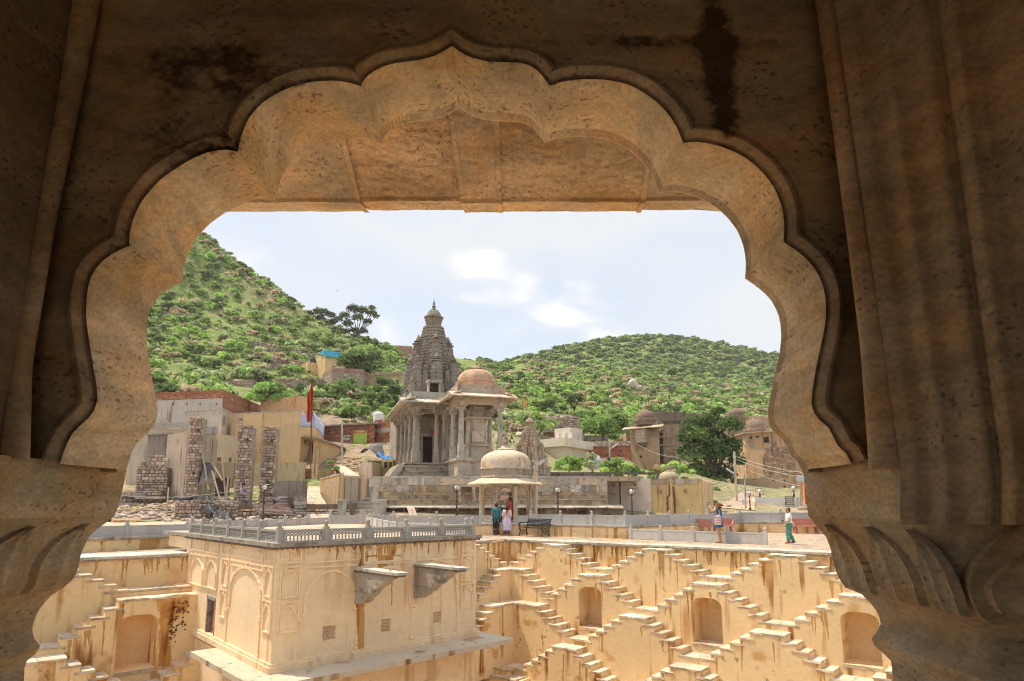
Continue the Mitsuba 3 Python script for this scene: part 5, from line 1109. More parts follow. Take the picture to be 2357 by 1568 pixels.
# ---- octagonal kiosk on the promenade wall
kq = thing('kiosk', 'cream domed octagonal stone kiosk with cusped arches on the promenade wall', 'kiosk')
KC = np.array([P(1163.6, 1150, 36)[0], 36.0]); R0 = 1.41; z0 = ZU
ang = lambda k: math.radians(-90 + 22.5 + 45 * k); KS = (.50, .43, .33)
cor = [KC + R0 * np.array([math.cos(ang(k)), math.sin(ang(k))]) for k in range(8)]
zsp, zeb = P(1163, 1147, 34.7)[2], P(1163, 1117, 35)[2]
for k in range(8):
    c = [*cor[k], z0 - .02]; m = MB(); m.lathe([(.19, 0), (.19, .1), (.15, .14), (.14, .2), (.125, (zsp - z0) * .9), (.15, (zsp - z0) * .93), (.15, zsp - z0), (.13, zsp - z0 + .02)], c, 8, math.pi / 8); m.cbox([*cor[k], zsp - .02], .2, .2, zeb - zsp, ang(k)); part(kq, 'column', m, 'stone', np.array(KS) * rnd.uniform(.9, 1.05), rnd.random(), smooth=25)
    p, q = cor[k], cor[(k + 1) % 8]; u = np.array([*(q - p), 0]); L = np.linalg.norm(u); u /= L; nv = np.array([u[1], -u[0], 0]); h = zeb - zsp
    pts = [(.13, 0), (.10, .05)] + [(L / 2 + (L / 2 - .13) * math.cos(t) * (1 + .09 * abs(math.sin(t * 3.5))), .06 + (h - .16) * math.sin(t) ** .85 * (1 + .05 * abs(math.sin(t * 3.5)))) for t in np.linspace(math.pi, 0, 30)] + [(L - .10, .05), (L - .13, 0)]
    pan = sg.box(0.02, 0, L - .02, h + .06).difference(sg.Polygon([(.13, -.1)] + pts + [(L - .13, -.1)]).buffer(0)); m = MB(); m.ext(pan, np.array([*p, zsp]) - nv * .05, u, (0, 0, 1), nv * .1); part(kq, 'arch', m, 'stone', KS, rnd.random())
def octa(r, z): return np.array([[*(KC + r / math.cos(math.pi / 8) * np.array([math.cos(ang(k)), math.sin(ang(k))])), z] for k in range(9)])
m = MB(); V = np.array([octa(1.36, zeb + .0), octa(1.4, zeb + .1)]); ze1 = P(1163, 1114.5, 33.9)[2]; ze2 = P(1163, 1100, 34.6)[2]
for k in range(8):                          # eave in wedge slabs, three to a side
    lo, hi = octa(2.05, ze1), octa(1.25, ze2)
    for s in range(3):
        a0, a1 = s / 3 + .004, (s + 1) / 3 - .004; v = np.array([lo[k] + (lo[k + 1] - lo[k]) * a0, lo[k] + (lo[k + 1] - lo[k]) * a1, hi[k] + (hi[k + 1] - hi[k]) * a1, hi[k] + (hi[k + 1] - hi[k]) * a0]); v = np.vstack([v, v + [0, 0, .06]])
        part(kq, 'eave_slab', MB().add(v, [[0, 3, 2, 1], [4, 5, 6, 7], [0, 1, 5, 4], [1, 2, 6, 5], [2, 3, 7, 6], [3, 0, 4, 7]]), 'stone', np.array((.60, .50, .38)) * rnd.uniform(.82, 1.12), rnd.random())
yz = lambda y: P(1163, y, 36)[2] - .0
prof_ = [(1.28, yz(1103)), (1.42, yz(1100.5)), (1.44, yz(1098.5)), (1.36, yz(1097)), (1.36, yz(1082)), (1.44, yz(1081)), (1.44, yz(1078.5)), (1.36, yz(1078))]
part(kq, 'drum', MB().lathe([(r / math.cos(math.pi / 8) * .985, z) for r, z in prof_], [*KC, 0], 8, ang(0)), 'stone', (.47, .41, .32))
g = MB()
for k in range(8):
    p, q = octa(1.375, yz(1096))[k], octa(1.375, yz(1096))[k + 1]; u = q - p; L = np.linalg.norm(u); u = u / L; nv = np.array([u[1], -u[0], 0])
    for s in range(6):
        cx = L * (s + .5) / 6; lz = sg.LineString([(cx - .085, .0), (cx, .16), (cx + .085, .0)]).buffer(.014).union(sg.LineString([(cx - .085, .32), (cx, .16), (cx + .085, .32)]).buffer(.014)); g.ext(lz, p + [0, 0, .02], u, (0, 0, 1), nv * .02)
part(kq, 'drum_lattice', g, 'stone', (.33, .28, .22), kind='stuff')
V = []; n = 64; a = np.arange(n) * 2 * math.pi / n
for y, r in ((1078, 1.37), (1066, 1.385), (1058, 1.35), (1051, 1.24), (1046, 1.08), (1042, .88), (1039, .66), (1036.5, .40), (1035, .2)): V.append(np.c_[r * np.c_[np.cos(a), np.sin(a)] + KC, np.full(n, yz(y))])
V = np.array(V)
part(kq, 'dome', MB().grid(np.concatenate([V, V[:, :1]], 1)), 'stone', (.58, .49, .37), .4, smooth=True)
part(kq, 'lotus_cap', MB().lathe([(.50, yz(1037)), (.52, yz(1035)), (.30, yz(1031)), (.18, yz(1025)), (.12, yz(1018))], [*KC, 0], 16), 'stone', (.50, .43, .33), smooth=40)
part(kq, 'finial', finial(MB(), [*KC, yz(1019)], .30), 'stone', (.34, .29, .23), smooth=40)
m = MB(); m.lathe([(1.62, .02), (1.62, ZU - .06)], [*KC, 0], 8, ang(0)); part(kq, 'base', m, 'plaster', np.array(OCH) * 1.05, .7); part(kq, 'base_coping', MB().lathe([(1.7, ZU - .07), (1.72, ZU - .03), (1.7, ZU + .003), (.1, ZU + .003)], [*KC, 0], 8, ang(0)), 'stone', SLATE)
for k in (0, 6, 1, 5):
    p, q = cor[k], cor[(k + 1) % 8]; u = np.array([*(q - p), 0]); L = np.linalg.norm(u); u /= L; nv = np.array([u[1], -u[0], 0]); part(kq, 'side_panel', MB().box(np.array([*p, z0]) + u * .12 - nv * .04, u * (L - .24), nv * .08, [0, 0, .38]), 'stone', (.45, .44, .40)) if k in (0, 6) else None

# ---- small shrine right of the kiosk
sh = thing('small_shrine', 'small weathered buff shrine spire right of the cream kiosk', 'spire')
c_ = P(1220, 1062, 50); zb2 = P(1220, 1078, 50)[2]; h_ = P(1220, 982, 50)[2] - zb2
temple_spire(sh, c_[:2], .98, h_, zb2, .35, .20, (.44, .37, .28))
m = MB(); m.cbox([*c_[:2], zr - .3], 2.4, 2.4, zb2 - zr + .3, .35); m.cbox([*c_[:2], zb2 - .05], 2.6, 2.6, .12, .35); part(sh, 'base', m.jit(.03, 2), 'stone', np.array(TS) * .9)
fl = thing('flag', 'small yellow pennant on a thin staff behind the small shrine', 'flag'); p0 = P(1203, 985, 52); p1 = P(1203.5, 912, 52)
part(fl, 'staff', MB().tube([p0, (p0 + p1) / 2, p1], .03, 5), 'plain', (.25, .18, .1)); pts = np.array([[p1 + np.array([.0 + .42 * i * (1 - j * .75), .06 * math.sin(i * 3), -.1 - 1.0 * j * .8 - i * .35]) for j in np.linspace(0, 1, 6)] for i in np.linspace(0, 1, 6)]); part(fl, 'cloth', MB().grid(pts), 'plain', (.62, .40, .10), smooth=True)
# ---------------------------------------------------------------- town and ruins
c45 = lambda u, v: (258.9 + u * .23848, 863.2 + v * .23848)
c11 = lambda u, v: (633 + u * .2569, 805.6 + v * .2569)
c24 = lambda u, v: (1381 + u * .23857, 863.2 + v * .23857)


def shape_multi(items, bsdf):
    V, F_, U, n = [], [], [], 0
    for mb, col, r in items:
        v, f = mb.get(); V.append(v); F_.append(f + n); U.append(np.tile(code(col, r), (len(v), 1))); n += len(v)
    return mikit.ply((np.vstack(V), np.vstack(F_)), 'mat_' + bsdf, uv=np.vstack(U))


FOOTS = []
class House:
    def __init__(s, name, label, pts, ytop, depth, col, mat='plaster', cat='house', zb=None, group=None, rr=.8, key=None, pname='wall', ybase=None, lift=0.0, jit=0.0):
        s.key = key or thing(name, label, cat, group); q = [P(x, ytop, Y) for x, Y in pts]; s.zt = q[0][2] + lift
        q = [np.array([p[0], p[1], 0]) for p in q]; g = gz([p[0] for p in q], [p[1] for p in q])
        s.zb = zb if zb is not None else (P(pts[0][0], ybase, pts[0][1])[2] if ybase else float(g.min()) - 1.2)
        s.F = []; s.L = []
        for a, b in zip(q, q[1:]):
            F = Frame(a, b - a)
            if F.n @ -a < 0: F.n = -F.n
            s.F.append(F); s.L.append(float(np.linalg.norm(b - a)))
        bk = np.array([0, depth, 0.0]); s.foot = sg.Polygon([p[:2] for p in q] + [(q[-1] + bk)[:2], (q[0] + bk)[:2]]).buffer(0)
        m = MB(); m.ext(s.foot, (0, 0, s.zb), (1, 0, 0), (0, 1, 0), (0, 0, s.zt - s.zb))
        if jit: m.jit(jit, .7, 4)
        FOOTS.append(s.foot); s.mat, s.col = mat, np.array(col); s.wall = part(s.key, pname, m, mat, col, rr * .48)
    def slab(s, o=.2, th=.15, col=(.42, .40, .36), dz=0.0, name='roof', mat='stone'):
        m = MB(); m.ext(s.foot.buffer(o, join_style=2), (0, 0, s.zt + dz), (1, 0, 0), (0, 1, 0), (0, 0, th)); part(s.key, name, m, mat, col, .6); return s
    def hole(s, x0, y0, x1, y1, i=0, name='window', col=(.05, .04, .035), fr=.06, fcol=None, bars=0, mat='plain'):  # framed flat plate; dark colours paint the shade of an opening
        F = s.F[i]; a0, z1 = F.px(x0, y0); a1, z0 = F.px(x1, y1); a0, a1 = min(a0, a1), max(a0, a1); z0, z1 = min(z0, z1), max(z0, z1)
        fcol = s.col * .8 if fcol is None else fcol; m = MB(); ou = sg.box(a0 - fr, z0 - fr, a1 + fr, z1 + fr); F.ext(m, ou.difference(sg.box(a0, z0, a1, z1)), -.02, .07); k = part(s.key, name, m, s.mat, fcol, .5)
        part(k, 'pane', MB().box(F.at(a0, -.02, z0), F.a * (a1 - a0), F.n * .035, [0, 0, z1 - z0]), mat, col, .5)
        if bars:
            m = MB()
            for b in range(1, bars + 1): m.box(F.at(a0 + (a1 - a0) * b / (bars + 1) - .02, .015, z0), F.a * .04, F.n * .03, [0, 0, z1 - z0])
            part(k, 'bars', m, 'plain', fcol, kind='stuff')
        return k
    def band(s, x0, y0, x1, y1, i=0, name='band', col=None, pr=.05, mat=None, rr=.6):
        F = s.F[i]; a0, z1 = F.px(x0, y0); a1, z0 = F.px(x1, y1); a0, a1 = min(a0, a1), max(a0, a1); z0, z1 = min(z0, z1), max(z0, z1)
        return part(s.key, name, MB().box(F.at(a0, -.02, z0), F.a * (a1 - a0), F.n * (.02 + pr), [0, 0, z1 - z0]), mat or s.mat, s.col if col is None else col, rr)


STONES = [(.42, .33, .27), (.35, .28, .235), (.46, .37, .30), (.54, .47, .41), (.40, .35, .33), (.50, .37, .25), (.30, .24, .20)]
def courses(F, a0, a1, z0, z1, size, r, pr=(0, .06), cols=STONES, th=.25, gap=.025, mask=None, n0=0.0):
    """irregular stones laid in rough courses on the face of F"""
    out, z = [], z0
    while z < z1 - .03:
        h = min(size * r.uniform(.55, .95), z1 - z); a = a0 - size * r.random() * .5
        while a < a1:
            w = size * r.uniform(.7, 1.7); b = min(a + w, a1); aa = max(a, a0)
            if b - aa > size * .25 and (mask is None or mask((aa + b) / 2, z + h / 2)):
                k = r.uniform(*pr); t = r.uniform(-.14, .14, 8) * size; g = gap / 2
                qa = [(aa + g + abs(t[0]) * .3, z + g + abs(t[1]) * .4), (b - g - abs(t[2]) * .3, z + g + abs(t[3]) * .4), (b - g - abs(t[4]) * .6, z + h - g - abs(t[5]) * .5), (aa + g + abs(t[6]) * .6, z + h - g - abs(t[7]) * .5)]
                v = [F.at(x, n0 - th, y) for x, y in qa] + [F.at(x + (.12 * size if i in (0, 3) else -.12 * size) * .5, n0 + k, y + (.06 if i < 2 else -.06) * size) for i, (x, y) in enumerate(qa)] + [F.at(x, n0 + k - size * .10, y) for x, y in qa]
                m = MB().add(v, [[0, 3, 2, 1], [4, 5, 6, 7], [0, 1, 9, 8], [1, 2, 10, 9], [2, 3, 11, 10], [3, 0, 8, 11], [8, 9, 5, 4], [9, 10, 6, 5], [10, 11, 7, 6], [11, 8, 4, 7]])
                out.append((m, np.array(cols[r.integers(len(cols))]) * r.uniform(.75, 1.2), r.random()))
            a += w
        z += h
    return out


def rubble(key, F, a0, a1, z0, z1, size, seed, parts=True, **kw):
    r = np.random.default_rng(seed); st_ = courses(F, a0, a1, z0, z1, size, r, **kw)
    if parts:
        for m, c, q in st_: part(key, 'stone', m, 'stone', c, q)
    elif st_: k = numbered(f'{key}__stonework'); scene[k] = shape_multi(st_, 'stone'); labels[k] = {'kind': 'stuff'}


# three ruined pillars of rubble stone
for i, (xl, xr_, yt, yb, Y, stp, lab) in enumerate(((437, 467, 958, 1150, 45, 0, 'tall rubble stone pillar left of the corrugated shed'), (549, 582, 979, 1172, 44.0, 1, 'broad rubble stone pillar with a taller shoulder, behind the purple cloth'), (606, 637, 982, 1160, 46, 0, 'rubble stone pillar at the right, before the yellow house'))):
    key = thing('stone_pillar', lab, 'pillar', 'ruined stone pillars')
    pl, pr_ = P(xl, yt, Y), P(xr_, yt, Y); zt, zb = pl[2], P(xl, yb, Y)[2] - .8; W = pr_[0] - pl[0]
    F = Frame(np.array([pl[0], Y, 0]), (1, .06))
    if F.n[1] > 0: F.n = -F.n
    Fs = Frame(np.array([pl[0], Y, 0]), (-.35, 1.0))
    if Fs.n[0] > 0: Fs.n = -Fs.n
    m = MB(); m.box(F.at(.05, -.08, zb), F.a * (W - .1), -F.n * .8, [0, 0, zt - zb - .15]); part(key, 'core', m, 'stone', (.33, .27, .22))
    rubble(key, F, 0, W, zb, zt, .27, 30 + i)
    rubble(key, Fs, .0, .62, zb, zt + (.55 if stp else 0), .26, 40 + i, cols=[(.46, .40, .34), (.40, .33, .28), (.5, .45, .40)])  # paler stones: daylight on this side is put into their colours
    if stp: rubble(key, Frame(F.at(0, -.1, 0), F.a), 0, .0, zt, zt, .4, 1)
    for z, a in ((zt - 4.1, .5), (zt - 1.1, .6)): part(key, 'put_hole', MB().box(F.at(a, 0, z), F.a * .16, F.n * .09, [0, 0, .16]), 'plain', (.05, .04, .035))  # near-black blocks painting the shade of holes
# left ruin: plastered and bare rubble walls
key = thing('ruined_wall', 'tall ruined house wall, half plaster half bare rubble, left of the pillars', 'ruin')
H = House('ruined_wall', '', [(383, 48.5), (431, 46.5)], 1000, 5, (.42, .35, .28), key=key, pname='plaster_wall', rr=.95, jit=.1)
F = Frame(np.array([P(318, 1040, 47)[0], 47, 0]), (1, .12));
if F.n[1] > 0: F.n = -F.n
wd = P(386, 1040, 47)[0] - P(318, 1040, 47)[0]; zt = P(330, 1042, 47)[2]; m = MB(); m.box(F.at(0, -.1, .2), F.a * wd, -F.n * 3, [0, 0, zt - 1.3]); part(key, 'rubble_core', m, 'stone', (.2, .165, .14))
rubble(key, F, 0, wd, 1.0, zt + .6, .29, 61, mask=lambda a, z: z < zt - .9 + 1.6 * meshkit.noise(np.array([a * 1.1, 3.0, 0.0]), 4))
F2 = Frame(F.at(-1.4, .9, 0), F.a); F2.n = F.n
rubble(key, F2, 0, 3.6, .6, P(300, 1130, 46)[2], .30, 62); part(key, 'lower_core', MB().box(F2.at(0.05, -.1, .3), F.a * 3.5, -F.n * 1, [0, 0, P(300, 1131, 46)[2] - .4]), 'stone', (.2, .165, .14))
for (u0, u1, v) in ((75, 265, 1170), (60, 255, 1265), (210, 455, 1200)):
    a_, b_ = P(*c45(u0, v), 45.4), P(*c45(u1, v), 45.4); part(key, 'stone_lintel', MB().box(a_, b_ - a_, [0, .8, 0], [0, 0, .22]).jit(.03, 1, u0), 'stone', (.34, .30, .27), .3)
House('stained_room', 'black-stained grey room block above the ruined wall', [(341, 51), (386, 50)], 1003, 4, (.26, .22, .19), rr=.97, cat='building').slab(.15, .15, (.3, .27, .24))
H = House('concrete_house', 'long grey and white concrete house behind the ruins', [(300, 56), (362, 56), (434, 57)], 986, 6, (.52, .45, .36), rr=.6); H.band(300, 974, 434, 986, 0, 'parapet', (.40, .38, .35), .1)
H = House('brick_topped_house', 'whitewashed house with red brick top course, left above the ruins', [(345, 78), (513, 76), (612, 90)], 916, 8, (.50, .46, .41), rr=.9, cat='house')
BRICK = (.36, .155, .09)
def brickwork(H, i, x0, x1, ytop, ybot, rows=4, seed=0, holes=()):
    F = H.F[i]; a0, zt = F.px(x0, ytop); a1, zb = F.px(x1, ybot); a0, a1 = min(a0, a1), max(a0, a1); r = np.random.default_rng(seed); h = (zt - zb) / rows; items = []
    hb = [sg.box(*sorted((F.px(p[0], 0)[0], F.px(p[2], 0)[0]))[:1], 0, 1, 1) for p in ()]
    for j in range(rows):
        a = a0 - (j % 2) * .2
        while a < a1:
            b = a + .42; aa, bb = max(a, a0), min(b - .03, a1)
            cz = zb + h * (j + .5)
            if bb - aa > .08 and not any(q[0] < (aa + bb) / 2 < q[2] and q[1] < cz < q[3] for q in holes): m = MB().box(F.at(aa, -.05, zb + h * j + .015), F.a * (bb - aa), F.n * (.06 + r.uniform(0, .025)), [0, 0, h - .03]); items.append((m, np.array(BRICK) * r.uniform(.7, 1.35), r.random()))
            a = b
    k = numbered(f'{H.key}__brickwork'); scene[k] = shape_multi(items, 'stone'); labels[k] = {'kind': 'stuff'}
m = MB(); m.ext(H.foot.difference(H.foot.buffer(-.35, join_style=2)), (0, 0, H.zt), (1, 0, 0), (0, 1, 0), (0, 0, .62)); part(H.key, 'brick_course', m, 'stone', np.array(BRICK) * .75); H.zt += .62
brickwork(H, 0, 346, 513, 904.5, 917, 6, 1)
m = MB(); m.box(H.F[1].at(.02, -.01, H.zt - 5), H.F[1].a * H.L[1], H.F[1].n * .05, [0, 0, 5.0]); part(H.key, 'brick_side', m, 'stone', np.array(BRICK) * .8)
brickwork(H, 1, 514, 611, 905, 952, 14, 2)
for q in ((1120, 285, 1165, 318), (1200, 310, 1225, 340), (1255, 333, 1305, 368), (1215, 258, 1240, 278), (1275, 275, 1295, 298), (1335, 298, 1360, 322), (1320, 345, 1372, 372), (1395, 318, 1425, 345), (1140, 232, 1172, 246)): H.hole(*c45(q[0], q[1]), *c45(q[2], q[3]), 1, 'window', fr=.05, fcol=(.42, .38, .33))
for u in (585, 722, 848, 1005): H.hole(*c45(u - 5, 274), *c45(u + 5, 292), 0, 'put_hole', fr=.02)
H = House('grey_house', 'unpainted grey cement house with one shuttered window', [(426, 66), (512, 64), (535, 68)], 949, 5, (.47, .43, .37), rr=.8).slab(.1, .12); H.hole(*c45(1062, 388), *c45(1080, 480), 1, 'window', (.25, .25, .26), .05, bars=4)
H = House('cream_house', 'small cream house with brown shutter doors below the grey house', [(440, 60), (498, 60), (536, 62)], 998, 5, (.62, .52, .38), rr=.5); H.hole(*c45(1005, 795), *c45(1042, 835), 1, 'door', (.27, .10, .05)); H.hole(*c45(885, 670), *c45(912, 698), 0, 'vent', (.5, .45, .36)); H.hole(*c45(1122, 800), *c45(1140, 840), 1, 'door', (.27, .10, .05)); H.band(*c45(865, 500), *c45(1010, 575), 0, 'parapet', (.38, .36, .33), .12)
House('yard_wall', 'stained cream yard wall between the pillars', [(458, 54), (700, 54)], 1065, .4, (.56, .44, .29), rr=.97, cat='wall')
YEL = (.64, .46, .25)
H = House('yellow_house', 'large plain yellow house with pale blue balcony and green sign', [(533, 66), (694, 63), (727, 76)], 955, 9, YEL, rr=.35).slab(.06, .12, (.45, .40, .34))
H.band(604, 955, 605, 1065, 0, 'joint', np.array(YEL) * .9, .03)
F = H.F[1]; b0 = F.at(.0, 0, 0); zb_, zt_ = P(694, 981, 63)[2], P(694, 955, 63)[2]
part(H.key, 'balcony_slab', MB().box(b0 + [0, 0, zb_ - 1.0], F.a * 11, F.n * 1.25, [0, 0, .95]), 'plaster', YEL, .5)
part(H.key, 'balcony', MB().box(b0 + [0, 0, zb_], F.a * 11, F.n * 1.25, [0, 0, zt_ - zb_]), 'plaster', (.45, .53, .72), .5)
for k in range(7): part(H.key, 'balcony_panel', MB().box(b0 + F.a * (.25 + k * 1.5) + F.n * 1.25 + [0, 0, zb_ + .15], F.a * 1.2, F.n * .05, [0, 0, zt_ - zb_ - .3]), 'plaster', (.55, .62, .78), .2)
for k in range(9): part(H.key, 'balcony_knob', MB().lathe([(.10, 0), (.13, .1), (.02, .26)], b0 + F.a * (.1 + k * 1.35) + F.n * 1.2 + [0, 0, zt_], 6), 'plain', (.55, .62, .78))
H.hole(*c11(277, 738), *c11(350, 835), 1, 'sign', (.22, .34, .14), .05, fcol=(.5, .5, .45)); H.hole(*c11(262, 795), *c11(276, 850), 1, 'window'); H.hole(*c11(300, 840), *c11(345, 868), 1, 'window', (.2, .08, .04))
part(H.key, 'sign_lettering', MB().ext(so.unary_union([sg.LineString([(x, .55 + .1 * math.sin(x * 9)), (x + .12, .7 + .1 * math.cos(x * 5))]).buffer(.025) for x in np.linspace(.3, 2.4, 12)] + [sg.LineString([(.25, .78), (2.6, .78)]).buffer(.02)]), F.at(F.px(*c11(280, 800))[0], .09, F.px(*c11(280, 815))[1]), F.a, (0, 0, 1), F.n * .02), 'plain', (.55, .57, .42))
H = House('doorway_annex', 'low yellow annex with dark narrow doors right of the yellow house', [(722, 58.5), (774, 67)], 1010, 5, (.60, .44, .25), rr=.7).slab(.35, .14, (.36, .32, .27))
for q in ((365, 875, 390, 1022), (437, 915, 458, 1055)): H.hole(*c11(*q[:2]), *c11(*q[2:]), 0, 'door', (.06, .055, .06), .05, fcol=(.35, .37, .42))
for q in ((404, 898, 421, 985), (474, 920, 490, 998)): H.hole(*c11(*q[:2]), *c11(*q[2:]), 0, 'window', (.20, .09, .05), .05)
H = House('compound_wall', 'rain-streaked cream compound wall beside the brown gate', [(600, 56), (702, 55)], 1066, .4, (.58, .46, .31), rr=.97, cat='wall')
g_ = thing('gate', 'brown painted panelled gate between cream posts', 'gate')
for x0, x1, yt in ((691, 703, 1064), (719, 731, 1068)):
    p0, p1 = P(x0, yt, 55), P(x1, yt, 55); part(g_, 'post', MB().box([p0[0], 54.9, p0[2] - 2.6], [p1[0] - p0[0], 0, 0], [0, .45, 0], [0, 0, 2.6]), 'plaster', (.62, .50, .34), .8)
p0, p1 = P(703, 1079, 55), P(719, 1121, 55); part(g_, 'leaf', MB().box([p0[0], 55.1, p1[2]], [p1[0] - p0[0], 0, 0], [0, .08, 0], [0, 0, p0[2] - p1[2]]), 'plain', (.26, .105, .04))
for r_ in range(4):
    for c_2 in range(2): w = (p1[0] - p0[0]) / 2; h = (p0[2] - p1[2]) / 4; part(g_, 'panel', MB().box([p0[0] + w * c_2 + .06, 55.06, p1[2] + h * r_ + .07], [w - .12, 0, 0], [0, .05, 0], [0, 0, h - .14]), 'plain', (.32, .14, .05))
H = House('ramp_wall', 'low ochre ramp wall right of the gate', [(732, 54), (770, 57)], 1078, .5, (.50, .38, .22), rr=.9, cat='wall')
m = MB(); p0, p1 = P(768, 1076, 58), P(800, 1100, 50); m.box(p0, p1 - p0, [.9, .2, 0], [0, 0, .16]); part(H.key, 'ramp_slab', m, 'stone', (.55, .46, .36))
m = MB().tube([p0 + [0, 0, .1], (p0 + p1) / 2 + [0, 0, .1], p1 + [0, 0, .1]], .12, 5); part(H.key, 'ramp_kerb', m, 'stone', (.5, .42, .33))
H = House('brick_shop', 'flat-roofed brown brick shop with pink shutters and green notice board', [(724, 75), (862, 72)], 984, 6, (.22, .13, .095), rr=.8).slab(.5, .16, (.33, .28, .23))
brickwork(H, 0, 726, 861, 986, 1040, 18, 3)
for x0, x1 in ((768, 787), (790, 808)):
    k = H.hole(x0, 1017, x1, 1047, 0, 'shutter', (.56, .33, .33), .08, fcol=(.45, .25, .25)); Fh = H.F[0]; a0, z1 = Fh.px(x0, 1017); a1, z0 = Fh.px(x1, 1047)
    for i in range(4): part(k, 'panel', MB().box(Fh.at(a0 + .08 + (i % 2) * (a1 - a0) / 2, .015, z0 + .08 + (i // 2) * (z1 - z0) / 2), Fh.a * ((a1 - a0) / 2 - .16), Fh.n * .03, [0, 0, (z1 - z0) / 2 - .16]), 'plain', (.60, .37, .37))
for x in (751, 796): H.hole(x, 993, x + 9, 998, 0, 'vent')
H.hole(825, 1023, 840, 1034, 0, 'window', (.18, .08, .06))
b_ = thing('notice_board', 'yellow-green notice board with red heading on the brick shop', 'sign'); F = H.F[0]; a0, z1 = F.px(815.5, 991.5); a1, z0 = F.px(846, 1021)
part(b_, 'board', MB().box(F.at(a0, .1, z0), F.a * (a1 - a0), F.n * .05, [0, 0, z1 - z0]), 'plain', (.36, .48, .08)); part(b_, 'heading', MB().box(F.at(a0 + .05, .15, z1 - .30), F.a * (a1 - a0 - .1), F.n * .012, [0, 0, .24]), 'plain', (.58, .06, .04))
g = []; r = np.random.default_rng(4)
for row in range(9):
    x = .1
    while x < (a1 - a0) - .2: w = r.uniform(.06, .22); (r.random() < .8) and g.append(sg.box(x, .12 + row * .105, x + w, .15 + row * .105)); x += w + .05
part(b_, 'text_lines', MB().ext(so.unary_union(g), F.at(a0, .15, z0), F.a, (0, 0, 1), F.n * .008), 'plain', (.52, .60, .2), kind='stuff')
part(b_, 'heading_text', MB().ext(so.unary_union([sg.box(x, z1 - z0 - .23, x + .12, z1 - z0 - .10) for x in np.linspace(.35, a1 - a0 - .5, 7)]), F.at(a0, .162, z0), F.a, (0, 0, 1), F.n * .006), 'plain', (.7, .55, .5), kind='stuff')
b_ = thing('shop_sign', 'small white sign with black Devanagari lettering over the pink shutters', 'sign'); a0, z1 = F.px(791.5, 1003); a1, z0 = F.px(806, 1013.5)
part(b_, 'board', MB().box(F.at(a0, .1, z0), F.a * (a1 - a0), F.n * .05, [0, 0, z1 - z0]), 'plain', (.62, .60, .50))
W_, H_ = a1 - a0, z1 - z0; k_ = W_ / 6.4
DEV = [[(0, 3), (5.2, 3)], [(.35, 3), (.35, 1.9), (.05, 1.5)], [(.35, 1.9), (1.0, 1.6)], [(1.0, 3), (1.0, .8)], [(1.5, 3), (1.5, 1.5), (1.35, 1.7)], [(1.5, 1.5), (2.2, 1.5)], [(2.2, 3), (2.2, .8)], [(2.6, .8), (2.6, 3), (2.9, 3.8), (3.5, 3.6)], [(3.6, 3), (3.6, .8)], [(3.6, 2), (3.1, 1.9), (3.1, 1.2)], [(4.0, .8), (4.0, 3), (4.3, 3.8), (5.0, 3.5), (5.0, 3)], [(5.0, 3), (5.0, .8)], [(5.0, 2), (4.5, 1.9), (4.5, 1.2)]]
part(b_, 'lettering', MB().ext(so.unary_union([sg.LineString([(.55 + x, y) for x, y in L]).buffer(.14) for L in DEV]).buffer(0), F.at(a0, .15, z0 + H_ * .28), F.a * k_, np.array([0, 0, H_ * .62 / 4]), F.n * .012), 'plain', (.03, .03, .03))
part(b_, 'small_text', MB().ext(so.unary_union([sg.box(x, .08, x + .1, .16) for x in np.linspace(.25, W_ - .4, 5)]), F.at(a0, .15, z0), F.a, (0, 0, 1), F.n * .01), 'plain', (.1, .1, .1), kind='stuff')
H2 = House('brick_annex', 'taller bare brick block right of the flat-roofed shop', [(861, 73), (908, 71)], 968, 6, (.24, .13, .09), rr=.7, cat='building'); brickwork(H2, 0, 862, 907, 969, 1038, 22, 5); H2.band(861, 989, 907, 994, 0, 'concrete_band', (.36, .33, .30), .1)
part(H2.key, 'water_tank', MB().lathe([(.55, 0), (.6, .1), (.6, 1.3), (.5, 1.5), (.3, 1.6), (.28, 1.7)], H2.F[0].at(-.4, -1, H2.zt - .5), 12), 'plain', (.7, .7, .68), smooth=40)
k = thing('tarpaulin_heap', 'crumpled grey and black tarpaulin over a heap below the shop', 'tarpaulin')
def cloth(corners, n, amp, fr_, seed, th=.0):
    A, B, C, D = [np.asarray(c, float) for c in corners]; s, t = np.meshgrid(np.linspace(0, 1, n), np.linspace(0, 1, n), indexing='ij'); s, t = s[..., None], t[..., None]
    V = A * (1 - s) * (1 - t) + B * s * (1 - t) + C * s * t + D * (1 - s) * t
    q = V * fr_; V = V + np.stack([meshkit.fbm(q + 9 * i, 4, seed + i) - .5 for i in range(3)], -1) * amp
    return MB().grid(V)
V = cloth([P(826, 1066, 57), P(888, 1066, 57), P(880, 1052, 62), P(838, 1048, 62)], 28, .25, 1.2, 3); v, f = V.get(); cx = (v - v.mean(0))[:, :2]; v[:, 2] += 1.25 * np.exp(-((cx[:, 0] / 1.1) ** 2)) + .3 * np.abs(meshkit.fbm(v * 1.6, 3, 5) - .5) * 2; part(k, 'sheet', (v, f), 'plain', (.17, .165, .16))
k = thing('blue_tarpaulin', 'bright blue tarpaulin draped beside the grey heap', 'tarpaulin'); part(k, 'sheet', cloth([P(860, 1037, 58), P(902, 1055, 57), P(898, 1062, 56), P(866, 1052, 57.5)], 22, .5, 1.1, 8), 'plain', (.02, .16, .48))
H = House('low_hut', 'low yellow hut under the blue tarpaulin', [(880, 55.5), (905, 55)], 1059, 3, (.5, .38, .2), rr=.8, cat='hut'); H.hole(885, 1064, 893, 1078, 0, 'door'); H.hole(897, 1064, 903, 1078, 0, 'door')
